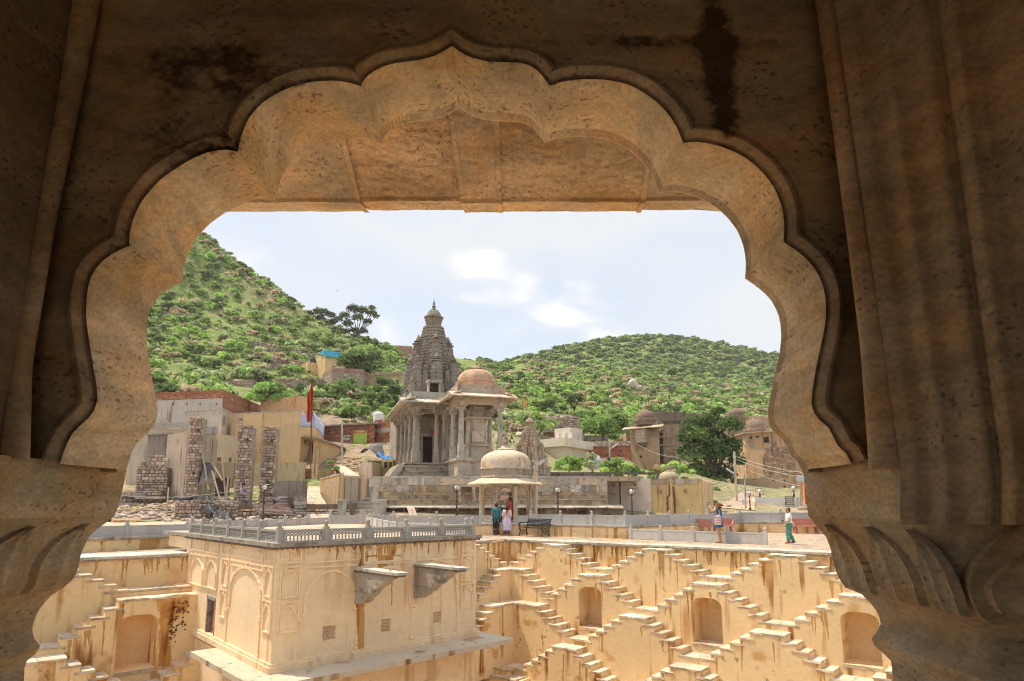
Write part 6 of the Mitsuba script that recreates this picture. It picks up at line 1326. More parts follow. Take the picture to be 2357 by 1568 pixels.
House('broken_wall', 'whitewashed broken wall corner below the tarpaulin heap', [(827, 54), (858, 52.5), (881, 56)], 1066, .5, (.56, .47, .37), rr=.95, cat='wall', jit=.12)
# corrugated shed on poles
k = thing('corrugated_shed', 'leaning corrugated metal sheets propped on poles between the pillars', 'shed')
def corr(A, B, C, D, n=26, amp=.035):
    A, B, C, D = [np.asarray(c, float) for c in (A, B, C, D)]; nn = nrm(np.cross(B - A, D - A)); V = []
    for s in np.linspace(0, 1, n * 4 + 1): w = amp * math.sin(s * n * 6.283); V.append([A + (D - A) * s + nn * w, B + (C - B) * s + nn * w])
    return MB().grid(np.array(V))
pp = lambda u, v, Y: P(*c45(u, v), Y)
part(k, 'sheet', corr(pp(868, 832, 46), pp(965, 858, 45.5), pp(990, 935, 44.5), pp(872, 932, 45)), 'metal', (.26, .26, .27)); part(k, 'sheet', corr(pp(872, 930, 45), pp(980, 922, 44.6), pp(975, 1032, 44), pp(866, 1045, 44.2)), 'metal', (.30, .29, .28)); part(k, 'sheet', corr(pp(822, 1070, 46.5), pp(868, 840, 46.3), pp(872, 1045, 44.2), pp(830, 1075, 44.4), 14), 'metal', (.16, .165, .18))
for (u0, v0, u1, v1, Y0, Y1) in ((855, 672, 930, 1110, 45.5, 44), (962, 930, 1040, 1205, 44, 43), (962, 850, 1062, 1018, 44.6, 44), (1052, 698, 1092, 1175, 45, 44), (1118, 980, 1100, 1215, 44, 43.6)): part(k, 'pole', MB().tube([pp(u0, v0, Y0), (pp(u0, v0, Y0) + pp(u1, v1, Y1)) / 2, pp(u1, v1, Y1)], .06, 6), 'plain', (.40, .33, .25))
part(k, 'back_panel', MB().box(pp(985, 1170, 46), pp(1120, 1170, 46) - pp(985, 1170, 46), [0, .1, 0], [0, 0, 1.3]), 'plain', (.09, .075, .06))
one('hanging_cloth', cloth([pp(1238, 1035, 43.5), pp(1243, 1035, 43.5), pp(1256, 1142, 43.4), pp(1226, 1142, 43.4)], 10, .15, 3, 2), 'plain', (.42, .30, .50), 'purple cloth hung on a line before the broad pillar', 'cloth')
# black plastic sheet over the rubble
b_ = thing('black_sheet', 'shiny black plastic sheet draped down the rubble bank', 'plastic sheet')
path = [(602, 1205, 43), (700, 1215, 42.6), (800, 1195, 42), (880, 1190, 41.6), (930, 1270, 41), (1000, 1320, 40.4), (1060, 1340, 39.8), (1100, 1395, 39.2), (1130, 1440, 39)]
V = []
for i, (u, v, Y) in enumerate(path):
    w = [.12, .2, .35, .6, .7, .5, .55, .8, .85][i]; c = pp(u, v, Y); V.append([c + np.array([t * w, -.06 * abs(t) + .05, .10 + .22 * math.cos(t * 4.1 + i * 1.7) * .6 - .30 * abs(t) * w]) for t in np.linspace(-1, 1, 15)])
V = np.array(V); from_ = np.linspace(0, len(V) - 1, 48); V = np.stack([[[np.interp(s, range(len(V)), V[:, j, c]) for c in range(3)] for j in range(15)] for s in from_]); V = V + (meshkit.fbm(V * 3, 3, 3) - .5)[..., None] * np.array([.1, .25, .28]); part(b_, 'sheet', MB().grid(V), 'plain', (.022, .022, .026), smooth=True)
# rubble bank, loose stones, slabs, planks
k = thing('rubble_wall', 'low dry-stone rubble bank below the ruined pillars', 'wall'); F = Frame(np.array([P(430, 1190, 41)[0], 41, 0]), (1, .05));
if F.n[1] > 0: F.n = -F.n
wd = P(545, 1190, 41)[0] - P(430, 1190, 41)[0]; part(k, 'core', MB().box(F.at(-.8, -.1, 0), F.a * (wd + 8), -F.n * 3, [0, 0, P(430, 1157, 41)[2] - .1]), 'stone', (.17, .13, .10)); rubble(k, F, -.8, wd, .2, P(430, 1152, 41)[2], .28, 71)
rubble(k, F, wd, wd + 7.0, .2, P(560, 1172, 41)[2], .30, 72, parts=False)
def rock(c, s, seed, squash=.65):
    m = trimesh.creation.icosphere(1); v = np.asarray(m.vertices); v = v * (.75 + .6 * meshkit.noise(v * 1.3 + seed * 7.1, seed))[:, None] * np.array([1, .8, squash]) * s
    a = seed * 1.3; v = v @ np.array([[math.cos(a), math.sin(a), 0], [-math.sin(a), math.cos(a), 0], [0, 0, 1]]); return MB().add(v + np.asarray(c), m.faces)
r = np.random.default_rng(6); items = []
for _ in range(620):
    x, y = r.uniform(265, 705), r.uniform(1128, 1196); Y = np.interp(y, [1128, 1196], [48, 39.2]); p = P(x, y, Y); z = max(float(gz(p[0], Y)), .5); items.append((rock([p[0], Y, z + .05], r.uniform(.07, .26), int(r.integers(60)), .5), np.array(STONES[r.integers(7)]) * r.uniform(.7, 1.3), r.random()))
for _ in range(260):
    x, y = r.uniform(770, 830), r.uniform(1040, 1100); Y = np.interp(y, [1040, 1100], [64, 50]); p = P(x, y, Y); z = float(gz(p[0], Y)); items.append((rock([p[0], Y, z + .05], r.uniform(.06, .24), int(r.integers(60)), .5), np.array((.46, .34, .24)) * r.uniform(.7, 1.25), r.random()))
kk = thing('loose_rubble', 'loose fallen stones and rubble strewn over the ruins', None, None, 'stuff'); scene[kk] = shape_multi(items, 'stone')
for i, (u0, u1, v0, v1, Y, crop, lab) in enumerate(((1500, 1562, 1180, 1262, 41, c45, 'stack of grey stone slabs behind the lamp post'), (1572, 1650, 1172, 1262, 41, c45, 'wider stack of grey stone slabs right of the lamp post'), (5, 80, 1310, 1398, 42, c11, 'long stack of stone slabs in the yard'), (168, 255, 1310, 1500, 41, c11, 'tall stack of pale stone slabs beside the path'))):
    k = thing('slab_stack', lab, 'stone stack', 'stacks of stone slabs'); p0, p1 = P(*crop(u0, v1), Y), P(*crop(u1, v0), Y); n = 6 if i < 3 else 11
    for j in range(n): m = MB(); m.box([p0[0] + r.uniform(-.12, .1), Y + r.uniform(-.1, .1), p0[2] + (p1[2] - p0[2]) * j / n], [p1[0] - p0[0] + r.uniform(-.15, .1), r.uniform(-.1, .1), 0], [0, .8, 0], [0, 0, (p1[2] - p0[2]) / n * .8]); part(k, 'slab', m.jit(.02, 3, j), 'stone', np.array((.36, .34, .33)) * r.uniform(.8, 1.3), r.random())
    part(k, 'bedding', MB().box([p0[0] + .1, Y + .1, p0[2] - 1], [p1[0] - p0[0] - .2, 0, 0], [0, .6, 0], [0, 0, 1.0]), 'stone', (.2, .17, .14))
k = thing('timber_pile', 'pile of long weathered stone beams lying in the yard', 'beams')
for j in range(9): u0, v0, u1, v1 = 1335 + j * 6, 1238 + j * 11, 1690 + j * 8, 1262 + j * 12; p0, p1 = pp(u0, v0, 40.6 - j * .1), pp(u1, v1, 40.2 - j * .1); part(k, 'beam', MB().box(p0, p1 - p0, [0, .14, 0], [0, 0, .045]).jit(.015, 2, j), 'stone', np.array([(.36, .26, .23), (.24, .19, .17), (.42, .33, .29)][j % 3]) * r.uniform(.8, 1.2), r.random())
House('yard_block', 'dark grey low wall block beside the path, under the slabs', [(633, 43.5), (697, 42.5)], 1108, 1.0, (.20, .18, .16), rr=.9, cat='wall')
pth = [(P(770, 1197, 40.5), P(700, 1197, 40.5)), (P(752, 1165, 43), P(698, 1165, 43)), (P(738, 1140, 47), P(703, 1140, 47)), (P(735, 1120, 52.5), P(712, 1120, 52.5)), (P(748, 1108, 57), P(722, 1108, 57))]
V = np.array([[b + (a - b) * t for t in np.linspace(0, 1, 6)] for a, b in pth]); V[..., 2] += .06; one('path', MB().grid(V), 'paving', (.60, .50, .42), 'pale stone-paved lane climbing left of the stairs', kind='structure')
# hillside houses
H = House('hill_house', 'small yellow house with bright blue parapet on the hillside', [(708, 134), (748, 127), (800, 130)], 833, 6, (.66, .50, .27), rr=.4); zt_ = H.zt
for i in (0, 1): part(H.key, 'parapet', MB().box(H.F[i].at(H.L[0] * .78 if i == 0 else 0, -.3, H.zt), H.F[i].a * (H.L[0] * .22 if i == 0 else 3.6), H.F[i].n * .5, [0, 0, .8]), 'plain', (.05, .40, .62))
part(H.key, 'porch', MB().box(H.F[1].at(.0, -.2, H.zt - .5), H.F[1].a * 3.7, H.F[1].n * .9, [0, 0, .5]), 'plain', (.06, .42, .64))
H.hole(*c11(500, 170), *c11(553, 212), 1, 'door', (.05, .035, .03)); H.hole(*c11(515, 143), *c11(540, 158), 1, 'sign', (.1, .3, .4)); H.hole(*c11(302, 190), *c11(330, 248), 0, 'door', (.16, .10, .13)); part(H.key, 'wing', MB().box(H.F[0].at(.5, -.1, H.zb), H.F[0].a * 4.6, H.F[0].n * 2.0, [0, 0, H.zt - H.zb - 1.2]), 'plaster', (.66, .50, .27))
wt = MB().lathe([(.5, 0), (.55, .1), (.55, 1.0), (.45, 1.15), (.2, 1.25)], H.F[0].at(4.2, .6, H.zt - 1.2), 12); part(H.key, 'water_tank', wt, 'plain', (.05, .05, .055))
H = House('terrace_block', 'brick-topped rubble retaining block under the hillside house', [(741, 124), (763, 118), (835, 119)], 872, 6, (.33, .25, .19), mat='stone', cat='wall'); m = MB(); m.ext(H.foot, (0, 0, H.zt), (1, 0, 0), (0, 1, 0), (0, 0, .85)); part(H.key, 'brick_parapet', m, 'stone', (.34, .20, .17), .8)
for i, z1 in ((0, H.zt), (1, H.zt)): rubble(H.key, H.F[i], 0, H.L[i], H.zt - 3.4, z1, .34, 80 + i, parts=False)
H = House('flat_house', 'cream flat-roofed house with open garage right of the hillside tree', [(826, 128), (930, 126)], 866, 6, (.58, .46, .30), rr=.5); H.slab(.3, .5, (.55, .47, .36)); H.hole(898, 876, 917, 897, 0, 'garage', (.10, .08, .07)); H.hole(878, 874, 884, 890, 0, 'door', (.2, .17, .15))
H = House('roofless_hut', 'roofless rubble hut with black doorway on the lower hill', [(524, 108), (580, 107)], 877, 5, (.26, .20, .16), mat='stone', cat='ruin'); rubble(H.key, H.F[0], 0, H.L[0], H.zt - 2.7, H.zt, .32, 84, parts=False, mask=lambda a, z: not (1.6 < a < 2.9 and z < H.zt - 1.0)); H.hole(547.5, 894, 562, 911, 0, 'door', (.02, .018, .015), .12)
H = House('cave_wall', 'crumbling rubble retaining wall with a dark cave-like hole', [(634, 113), (738, 112)], 872, 4, (.24, .185, .145), mat='stone', cat='wall', jit=.2); rubble(H.key, H.F[0], 0, H.L[0], H.zt - 4.2, H.zt, .36, 85, parts=False, pr=(0, .18)); H.hole(689, 900, 705, 919, 0, 'hole', (.015, .012, .01), .15, np.array((.26, .2, .16)))
H = House('orange_wall', 'low orange plastered ruin wall behind the round tree', [(600, 84), (700, 82)], 918, 2, (.60, .38, .20), rr=.8, cat='wall', jit=.1); H.hole(*c11(150, 440), *c11(172, 470), 0, 'niche', (.4, .22, .1)); H.hole(*c11(145, 490), *c11(185, 510), 0, 'niche', (.4, .22, .1))
def fieldwall(label, pts, h, seed):         # dry-stone wall following the slope
    k = thing('field_wall', label, 'wall', None); q = [spot(x, y) for x, y in pts]; q = [p for p in q if p is not None]
    for i, (a, b) in enumerate(zip(q, q[1:])):
        F = Frame(a, b - a); L = float(np.linalg.norm((b - a)[:2]))
        if F.n @ -a < 0: F.n = -F.n
        if not .5 < L < 60: continue
        z = min(a[2], b[2]); items = courses(F, 0, L, z - .3, max(a[2], b[2]) + h, .5, np.random.default_rng(seed + i), th=.6, mask=lambda s, zz: zz < a[2] + (b[2] - a[2]) * s / L + h)
        if items: kk_ = numbered(f'{k}__stonework'); scene[kk_] = shape_multi(items, 'stone'); labels[kk_] = {'kind': 'stuff'}
fieldwall('long dry-stone field wall crossing the left hillside', [(548, 803), (590, 806), (640, 815), (692, 824)], 2.0, 1); fieldwall('short dry-stone wall left of the hillside house', [(706, 826), (740, 830), (776, 833)], 1.6, 5); fieldwall('broken field wall high on the left slope', [(345, 724), (391, 730), (430, 731), (470, 740)], 1.2, 9)
fieldwall('tumbled terrace wall above the cave wall', [(620, 848), (660, 852), (707, 856)], 2.2, 12); fieldwall('dark stone terrace wall behind the small shrine', [(1240, 995), (1290, 992), (1335, 990)], 2.2, 15); fieldwall('pale terrace wall across the right-hand slope', [(1640, 890), (1700, 893), (1760, 897)], 1.0, 18)
# fort wall on the saddle
k = thing('fort_wall', 'reddish fort wall with round-topped merlons on the saddle', 'wall'); a, b = P(846, 806, 258), P(948, 812, 250); u = b - a; L = float(np.linalg.norm(u)); u /= L; nv = nrm([u[1], -u[0], 0]); nv = nv if nv @ -a > 0 else -nv
part(k, 'curtain', MB().box(a - [0, 0, 5], u * L, -nv * 1.2, [0, 0, 6.4]), 'stone', (.36, .20, .14))
for i in range(16):
    w = L / 16; pl = sg.box(.06, 0, w - .06, .75).union(sg.Point(w / 2, .72).buffer(w / 2 - .06)); pl = pl.difference(sg.Point(w / 2, .7).buffer(.16)) if i % 2 == 0 else pl; m = MB().ext(pl, a + u * w * i + [0, 0, 1.4], u, (0, 0, 1), -nv * .5); part(k, 'merlon', m, 'stone', (.42, .24, .17), rnd.random())
# right: low walls, beams, small dome
H = House('low_wall', 'long low roadside wall, pinkish white left half and yellow right half', [(1398, 46), (1498, 44.6)], 1103, .5, (.70, .60, .52), rr=.45, cat='wall', zb=.2, pname='pink_wall'); key = H.key
for q in ((1410, 1114, 1416, 1120), (1458, 1112, 1465, 1119)): H.hole(*q, 0, 'vent', (.30, .27, .24), .05)
H.band(1425, 1104, 1430, 1182, 0, 'dark_streak', (.16, .11, .075), .02)
H = House('low_wall', '', [(1498, 44.6), (1617, 43)], 1106, .5, (.58, .43, .21), rr=.85, cat='wall', zb=.2, key=key, pname='yellow_wall')
for q in ((1517, 1128, 1524, 1135), (1574, 1127, 1581, 1134)): H.hole(*q, 0, 'vent', (.34, .28, .2), .05)
H.band(1499, 1104, 1543, 1115, 0, 'coping', (.34, .28, .2), .06); H.band(1550, 1103, 1608, 1114, 0, 'coping', (.40, .36, .32), .06); H.band(1543, 1103, 1549, 1182, 0, 'pier', None, .12); H.band(1609, 1103, 1617, 1184, 0, 'pier', None, .12)
for pts in ([(1542, 1116), (1540, 1140), (1536, 1145), (1537, 1180)], [(1549, 1120), (1552, 1150), (1553, 1182)]): stain(H.F[0], key, [H.F[0].px(x - 2, y) for x, y in pts] + [H.F[0].px(x + 3, y) for x, y in pts[::-1]], (.16, .11, .06), seed=3, rag=.02)
H = House('low_wall', '', [(1617, 43), (1640, 48)], 1108, .5, (.48, .36, .22), rr=1.0, cat='wall', zb=.2, key=key, pname='side_wall')
k = thing('garden_beams', 'blackened concrete beams on short posts over the garden', 'beams')
for x0, x1, y0, y1, Y in ((1250, 1402, 1087, 1098, 50), (1402, 1520, 1087.5, 1092, 50.4)): a, b = P(x0, y1, Y), P(x1, y0, Y); part(k, 'beam', MB().box(a, [b[0] - a[0], 0, 0], [0, .4, 0], [0, 0, b[2] - a[2]]), 'stone', (.15, .13, .115), .3)
for x in (1260, 1305, 1340, 1372, 1402, 1412, 1512): a = P(x, 1112, 50.1); b = P(x + 6, 1090, 50.1); part(k, 'post', MB().box(a - [0, 0, .6], [b[0] - a[0], 0, 0], [0, .3, 0], [0, 0, b[2] - a[2] + .6]), 'stone', (.17, .145, .13), .6)
k = thing('small_dome', 'small grey stone dome behind the yellow wall', 'dome'); c_ = P(1539, 1104, 48.5); part(k, 'drum', MB().lathe([(.80, -1.5), (.80, 0), (.84, .02)], c_, 12), 'stone', (.3, .26, .2)); dome(k, c_, .74, .62, (.40, .34, .25)); part(k, 'finial', MB().lathe([(.3, 0), (.28, .06), (.1, .1), (.09, .25), (.14, .3), (.02, .5)], c_ + [0, 0, .6], 10), 'stone', (.3, .24, .18), smooth=40)
# ruined mansion towers
RUIN = (.46, .325, .215)
def ruin_dome(key, x, y0, r_px, Y, col=(.20, .15, .115), hk=.78):
    c_ = P(x, y0, Y); r_ = r_px * Y / FPX; part(key, 'drum', MB().lathe([(r_ * 1.12, -.9), (r_ * 1.12, -.45), (r_ * 1.22, -.42), (r_ * 1.22, -.25), (r_ * 1.05, -.22), (r_ * 1.05, .02)], c_, 12, .26), 'stone', np.array(col) * 1.3, .7); dome(key, c_, r_, r_ * hk, col, name='dome'); part(key, 'finial', MB().lathe([(r_ * .35, 0), (r_ * .3, .1), (r_ * .1, .2), (r_ * .08, .45), (.02, .6)], c_ + [0, 0, r_ * hk - .05], 10), 'stone', np.array(col) * 1.2)
def broken_top(H, i, h, seed, size=.4):
    r = np.random.default_rng(seed); rubble(H.key, H.F[i], 0, H.L[i], H.zt - .3, H.zt + h, size, seed, parts=False, pr=(-.1, .15), th=.5, n0=-.15, cols=[(.40, .30, .22), (.33, .25, .19), (.46, .35, .26)], mask=lambda a, z: z - H.zt < h * (meshkit.noise(np.array([a * .7, seed * 1.0, 0.0]), seed) * 1.7 - .35))
def patch(H, i, u0, v0, u1, v1, seed, crop=c24, size=.35):
    F = H.F[i]; a0, z1 = F.px(*crop(u0, v0)); a1, z0 = F.px(*crop(u1, v1)); a0, a1 = min(a0, a1), max(a0, a1); cx, cz, rx, rz = (a0 + a1) / 2, (z0 + z1) / 2, (a1 - a0) / 2, (z1 - z0) / 2
    items = courses(F, a0, a1, z0, z1, size, np.random.default_rng(seed), pr=(.02, .13), th=.1, cols=[(.33, .25, .19), (.27, .2, .15), (.40, .31, .24), (.22, .165, .125)], gap=.05, mask=lambda a, z: abs((a - cx) / rx) ** 3 + abs((z - cz) / rz) ** 3 < .7 + .6 * meshkit.noise(np.array([a * .9, z * .9, seed * 1.0]), seed))
    if items: kk_ = numbered(f'{H.key}__bare_masonry'); scene[kk_] = shape_multi(items, 'stone'); labels[kk_] = {'kind': 'stuff'}
A = House('ruined_tower', 'ruined ochre tower house with oriel window and dark dome', [(1452, 87), (1517, 84.5)], 992, 6, RUIN, rr=.98, cat='ruin'); key = A.key
m = House('x', '', [(1516, 86.5), (1563, 86)], 975, 6, (.36, .27, .20), rr=1.0, cat='ruin', key=key, pname='back_wing'); m.slab(.3, .3, (.10, .085, .07), name='blackened_cornice'); m.band(*c24(560, 672), *c24(740, 684), 0, 'ledge', (.36, .28, .2), .2); m.band(*c24(560, 590), *c24(740, 602), 0, 'ledge', (.36, .28, .2), .2)
patch(m, 0, 650, 715, 780, 880, 3); stain(m.F[0], key, [m.F[0].px(*c24(*p)) for p in ((575, 560), (610, 555), (615, 890), (570, 890))], (.06, .05, .04), seed=5, rag=.15); patch(A, 0, 480, 520, 560, 600, 6)
a = -.9
while a < A.L[0] + .7:
    b = min(a + rnd.uniform(.5, .8), A.L[0] + .8); v = np.array([A.F[0].at(a + .02, .1, A.zt + .45), A.F[0].at(b, .1, A.zt + .45), A.F[0].at(b, 1.0, A.zt + .1), A.F[0].at(a + .02, 1.0, A.zt + .1 + rnd.uniform(-.05, .05))]); v = np.vstack([v, v + [0, 0, .08]]); part(key, 'eave_slab', MB().add(v, [[0, 3, 2, 1], [4, 5, 6, 7], [0, 1, 5, 4], [1, 2, 6, 5], [2, 3, 7, 6], [3, 0, 4, 7]]), 'stone', np.array((.48, .38, .29)) * rnd.uniform(.8, 1.15), rnd.random()); a = b
part(key, 'upper_storey', MB().box(A.F[0].at(.1, -3.5, A.zt), A.F[0].a * (A.L[0] - .3), A.F[0].n * 3.3, [0, 0, 1.1]).jit(.1, 1.5, 3), 'stone', (.30, .22, .16)); ruin_dome(key, 1487, 964, 24, 86.5)
for i in range(9): part(key, 'roof_corbel', MB().box(A.F[0].at(.2 + i * .38, -.2, A.zt + .5), A.F[0].a * .2, A.F[0].n * .25, [0, 0, .28]), 'stone', (.40, .3, .22), rnd.random())
F = A.F[0]; a0, z1 = F.px(*c24(362, 525)); a1, z0 = F.px(*c24(462, 655)); k = part(key, 'oriel', MB().box(F.at(a0, 0, z0), F.a * (a1 - a0), F.n * .7, [0, 0, z1 - z0]), 'plaster', (.47, .37, .27), .6); g = MB()
for i in range(4):
    for j in range(4): g.box(F.at(a0 + .1 + (a1 - a0 - .2) * i / 4 + .05, .69, z0 + .1 + (z1 - z0 - .2) * j / 4 + .05), F.a * ((a1 - a0 - .2) / 4 - .1), F.n * .04, [0, 0, (z1 - z0 - .2) / 4 - .1])
part(k, 'lattice', g, 'plaster', (.56, .47, .36), .2, kind='stuff'); part(key, 'oriel_base', MB().box(F.at(a0 + .1, 0, z0 - .45), F.a * (a1 - a0 - .2), F.n * .5, [0, 0, .44]), 'plaster', (.2, .15, .11)); part(key, 'oriel_shutter', MB().box(F.at(a1, .05, z0 + .2), F.a * .12, F.n * .3, [0, 0, 1.3]), 'plaster', (.4, .32, .24))
for q in ((388, 780, 410, 798), (355, 875, 368, 890), (520, 870, 532, 885)): A.hole(*c24(*q[:2]), *c24(*q[2:]), 0, 'put_hole', fr=.03)
for pts, Y, yt, lab in (([(1498, 100), (1580, 102)], 0, 945, 'dark weathered stone wall behind the tower dome'), ([(1578, 104), (1640, 106)], 0, 952, 'lower dark stone wall behind the big tree')): House('old_wall', lab, pts, yt, 2, (.20, .155, .12), mat='stone', cat='wall', jit=.15)
H = House('ruined_tower', 'domed brown tower rising behind the big tree', [(1672, 96), (1716, 95)], 966, 4, (.33, .24, .17), rr=1.0, cat='ruin').slab(.35, .2, (.3, .22, .16)); ruin_dome(H.key, 1693, 957, 20, 97)
H = House('distant_rampart', 'pinkish battlemented wall beyond the right-hand tower', [(1716, 130), (1790, 130)], 964, 3, (.52, .33, .25), rr=.5, cat='wall')
for i in range(12): part(H.key, 'merlon', MB().box(H.F[0].at(i * .55, -.3, H.zt), H.F[0].a * .35, H.F[0].n * .3, [0, 0, .5]), 'plaster', (.52, .33, .25))
B = House('ruined_tower', 'ruined ochre tower with bare masonry and arched windows at the right', [(1714, 77), (1790, 74.5), (1860, 73)], 999, 7, (.52, .36, .225), rr=.9, cat='ruin').slab(.35, .14, (.40, .31, .24), name='eave'); ruin_dome(B.key, 1737, 985, 21, 79, (.24, .185, .14), .9)
patch(B, 0, 1560, 700, 1720, 990, 11); patch(B, 1, 1700, 690, 1900, 990, 12); patch(B, 0, 1640, 640, 1715, 800, 14, size=.3)
B.hole(*c24(1443, 622), *c24(1476, 698), 0, 'window', (.42, .36, .29), .06); k = B.hole(*c24(1447, 598), *c24(1472, 650), 0, 'arched_window', (.03, .025, .02), .05); B.hole(*c24(1580, 602), *c24(1632, 652), 0, 'arched_window', (.02, .017, .014), .04); B.hole(*c24(1505, 590), *c24(1535, 602), 0, 'gap', (.02, .017, .014), .02); B.hole(*c24(1805, 855), *c24(1850, 905), 1, 'window', (.03, .025, .02))
H = House('old_wall', 'long ochre wall under the right-hand ruined tower', [(1699, 71), (1770, 69), (1880, 67)], 1102, 5, (.50, .36, .23), rr=.95, cat='wall'); 
for q in ((1668, 1010, 1680, 1020), (1775, 1010, 1788, 1025), (1640, 1085, 1655, 1100), (1772, 1068, 1790, 1088)): H.hole(*c24(*q[:2]), *c24(*q[2:]), 0 if q[0] < 1630 else 1, 'put_hole', fr=.03)
H.hole(*c24(1540, 1088), *c24(1558, 1105), 0, 'put_hole', fr=.03); H.band(*c24(1565, 1138), *c24(1640, 1168), 1, 'recess', (.22, .16, .11), .03)  # recess is a raised plate, its shade given by the darker colour
broken_top(A, 0, .5, 21); broken_top(B, 1, .8, 22); broken_top(H, 0, .7, 23); broken_top(H, 1, .7, 24)
H = House('white_wall', 'whitewashed wall with a brick lattice panel at the right', [(1737, 58), (1860, 56.5)], 1145, .5, (.74, .72, .69), rr=.7, cat='wall'); F = H.F[0]; a0, z1 = F.px(1806, 1142); a1, z0 = F.px(1829, 1166); part(H.key, 'lattice_back', MB().box(F.at(a0, -.02, z0), F.a * (a1 - a0), F.n * .03, [0, 0, z1 - z0]), 'plain', (.10, .085, .075))
for j in range(5):
    for i in range(5): part(H.key, 'lattice_brick', MB().box(F.at(a0 + (a1 - a0) * (i + .5 * (j % 2)) / 5.4, .01, z0 + (z1 - z0) * j / 5 + .02), F.a * .13, F.n * .06, [0, 0, .13]), 'plaster', (.58, .54, .5), .4)
part(H.key, 'sign_plate', MB().box(P(1835, 1109, 56), [1.1, 0, 0], [0, .05, 0], [0, 0, .55]), 'plain', (.50, .56, .62)); part(H.key, 'sign_post', MB().tube([P(1842, 1125, 56.1), P(1842, 1145, 56.1), P(1842, 1165, 56.1)], .05, 5), 'metal', (.3, .3, .3))
H = House('guard_hut', 'tiny whitewashed domed hut by the sloping road', [(1700, 63), (1720, 62)], 1146, 1.0, (.50, .47, .42), rr=.9, cat='hut', ybase=1172); dome(H.key, H.F[0].at(H.L[0] / 2, -.5, H.zt), .45, .4, (.5, .46, .40)); H.hole(1713, 1151, 1718.5, 1160, 0, 'door', (.25, .42, .6), .02)
House('road_wall', 'low stone kerb wall along the sloping road', [(1652, 66), (1700, 63)], 1142, .4, (.42, .36, .28), rr=.8, cat='wall', ybase=1158)
H = House('cream_building', 'pale cream house with projecting flat roof, right of the shrine', [(1252, 76), (1296, 74), (1358, 80)], 1029, 7, (.62, .555, .42), rr=.25)
m = MB(); m.ext(H.foot.buffer(.5, join_style=2), (0, 0, H.zt - .1), (1, 0, 0), (0, 1, 0), (0, 0, .95)); part(H.key, 'roof_fascia', m, 'plaster', (.66, .61, .50), .15); H.hole(1332, 1053, 1337, 1062, 1, 'window'); H.hole(1346, 1051, 1350, 1060, 1, 'window'); H.hole(1308, 1052, 1318, 1056, 1, 'grille', (.4, .36, .28), .03)
part(H.key, 'upper_room', MB().box(H.F[0].at(-.5, -5, H.zt + .8), H.F[0].a * 2.4, H.F[0].n * 2.4, [0, 0, 1.6]), 'plaster', (.6, .56, .47), .3); [part(H.key, 'roof_block', MB().box(H.F[0].at(1.2 + i * .9, -1.2, H.zt + .85), H.F[0].a * .6, H.F[0].n * .4, [0, 0, .7]), 'plaster', (.66, .63, .58), .3) for i in range(3)]
H = House('brick_house', 'small dark brick house behind the cream building', [(1252, 88), (1312, 86)], 997, 6, (.27, .16, .12), rr=.7).slab(.1, .1, (.3, .22, .18)); brickwork(H, 0, 1253, 1311, 998, 1020, 12, 8); H.hole(1301, 1001, 1308, 1024, 0, 'doorway', (.06, .045, .04))
H = House('grey_hut', 'grey cement house with tin roof behind the brick house', [(1304, 92), (1344, 91)], 998, 5, (.40, .40, .40), rr=.7).slab(.35, .12, (.44, .45, .47)); H.hole(1314, 1002, 1324, 1018, 0, 'shutter', (.30, .30, .31)); House('white_hut', 'whitewashed low houses under the round tree', [(1336, 93), (1400, 92)], 1003, 4, (.58, .58, .58), rr=.8).hole(1362, 1014, 1370, 1022, 0, 'window')
H = House('stone_wall', 'rubble wall in front of the grey cement house', [(1322, 84), (1452, 83)], 1017, .6, (.36, .28, .21), mat='stone', cat='wall'); rubble(H.key, H.F[0], 0, H.L[0], H.zt - 1.4, H.zt, .35, 90, parts=False)
H = House('red_brick_house', 'long low red brick house left of the ruined tower', [(1349, 80), (1452, 78)], 1030, 5, (.33, .13, .08), rr=.6).slab(.15, .12, (.30, .24, .2)); brickwork(H, 0, 1350, 1451, 1032, 1055, 12, 9)
for q in ((805, 905, 830, 920), (1065, 895, 1098, 915), (955, 930, 990, 960), (1050, 935, 1110, 950)): H.hole(*c20(*q[:2]), *c20(*q[2:]), 0, 'window', fr=.05)
H = House('stub_wall', 'stained plaster stub walls before the red brick house', [(1376, 74), (1430, 72), (1453, 78)], 1055, 1.5, (.45, .36, .26), rr=1.0, cat='wall'); H.hole(*c20(965, 965), *c20(990, 1005), 0, 'opening')
# ---------------------------------------------------------------- trees
def lump_px(L, Y, dep=.55, k=1.0):          # crown lumps from sight lines, given depth of their own
    g = np.random.default_rng(len(L) + int(Y)); out = []
    for x, y, r_ in L:
        q = P(x, y, Y); s = r_ * Y / FPX * k; out.append((q[0], Y + g.uniform(-1, 1) * dep * s * 1.6, q[2], s, s, s * .85))
    return out


def tree(name, label, L, Y, n, size, cols, trunk, seed, cat='tree', group=None, droop=.2, bark=(.11, .085, .065), k=1.0, inner=.35):
    key = thing(name, label, cat, group); lum = lump_px(L, Y, k=k); part(key, 'crown', leafy(leaves(lum, n, size, cols, seed, .45, inner, droop)), None)
    base = P(*trunk[0], Y); fork = P(*trunk[1], Y); m = MB(); w = trunk[2] * Y / FPX; m.tube([base - [0, 0, .8], base * .5 + fork * .5 + [w * .3, 0, 0], fork], [w, w * .8, w * .7], 8)
    for q in lum[::max(1, len(lum) // 9)]: e = np.array(q[:3]); m.tube([fork, fork * .45 + e * .55 + [0, 0, -.2 * q[3]], e], [w * .55, w * .32, w * .1], 6)
    part(key, 'trunk', m, 'stone', bark, .5, smooth=40); return key


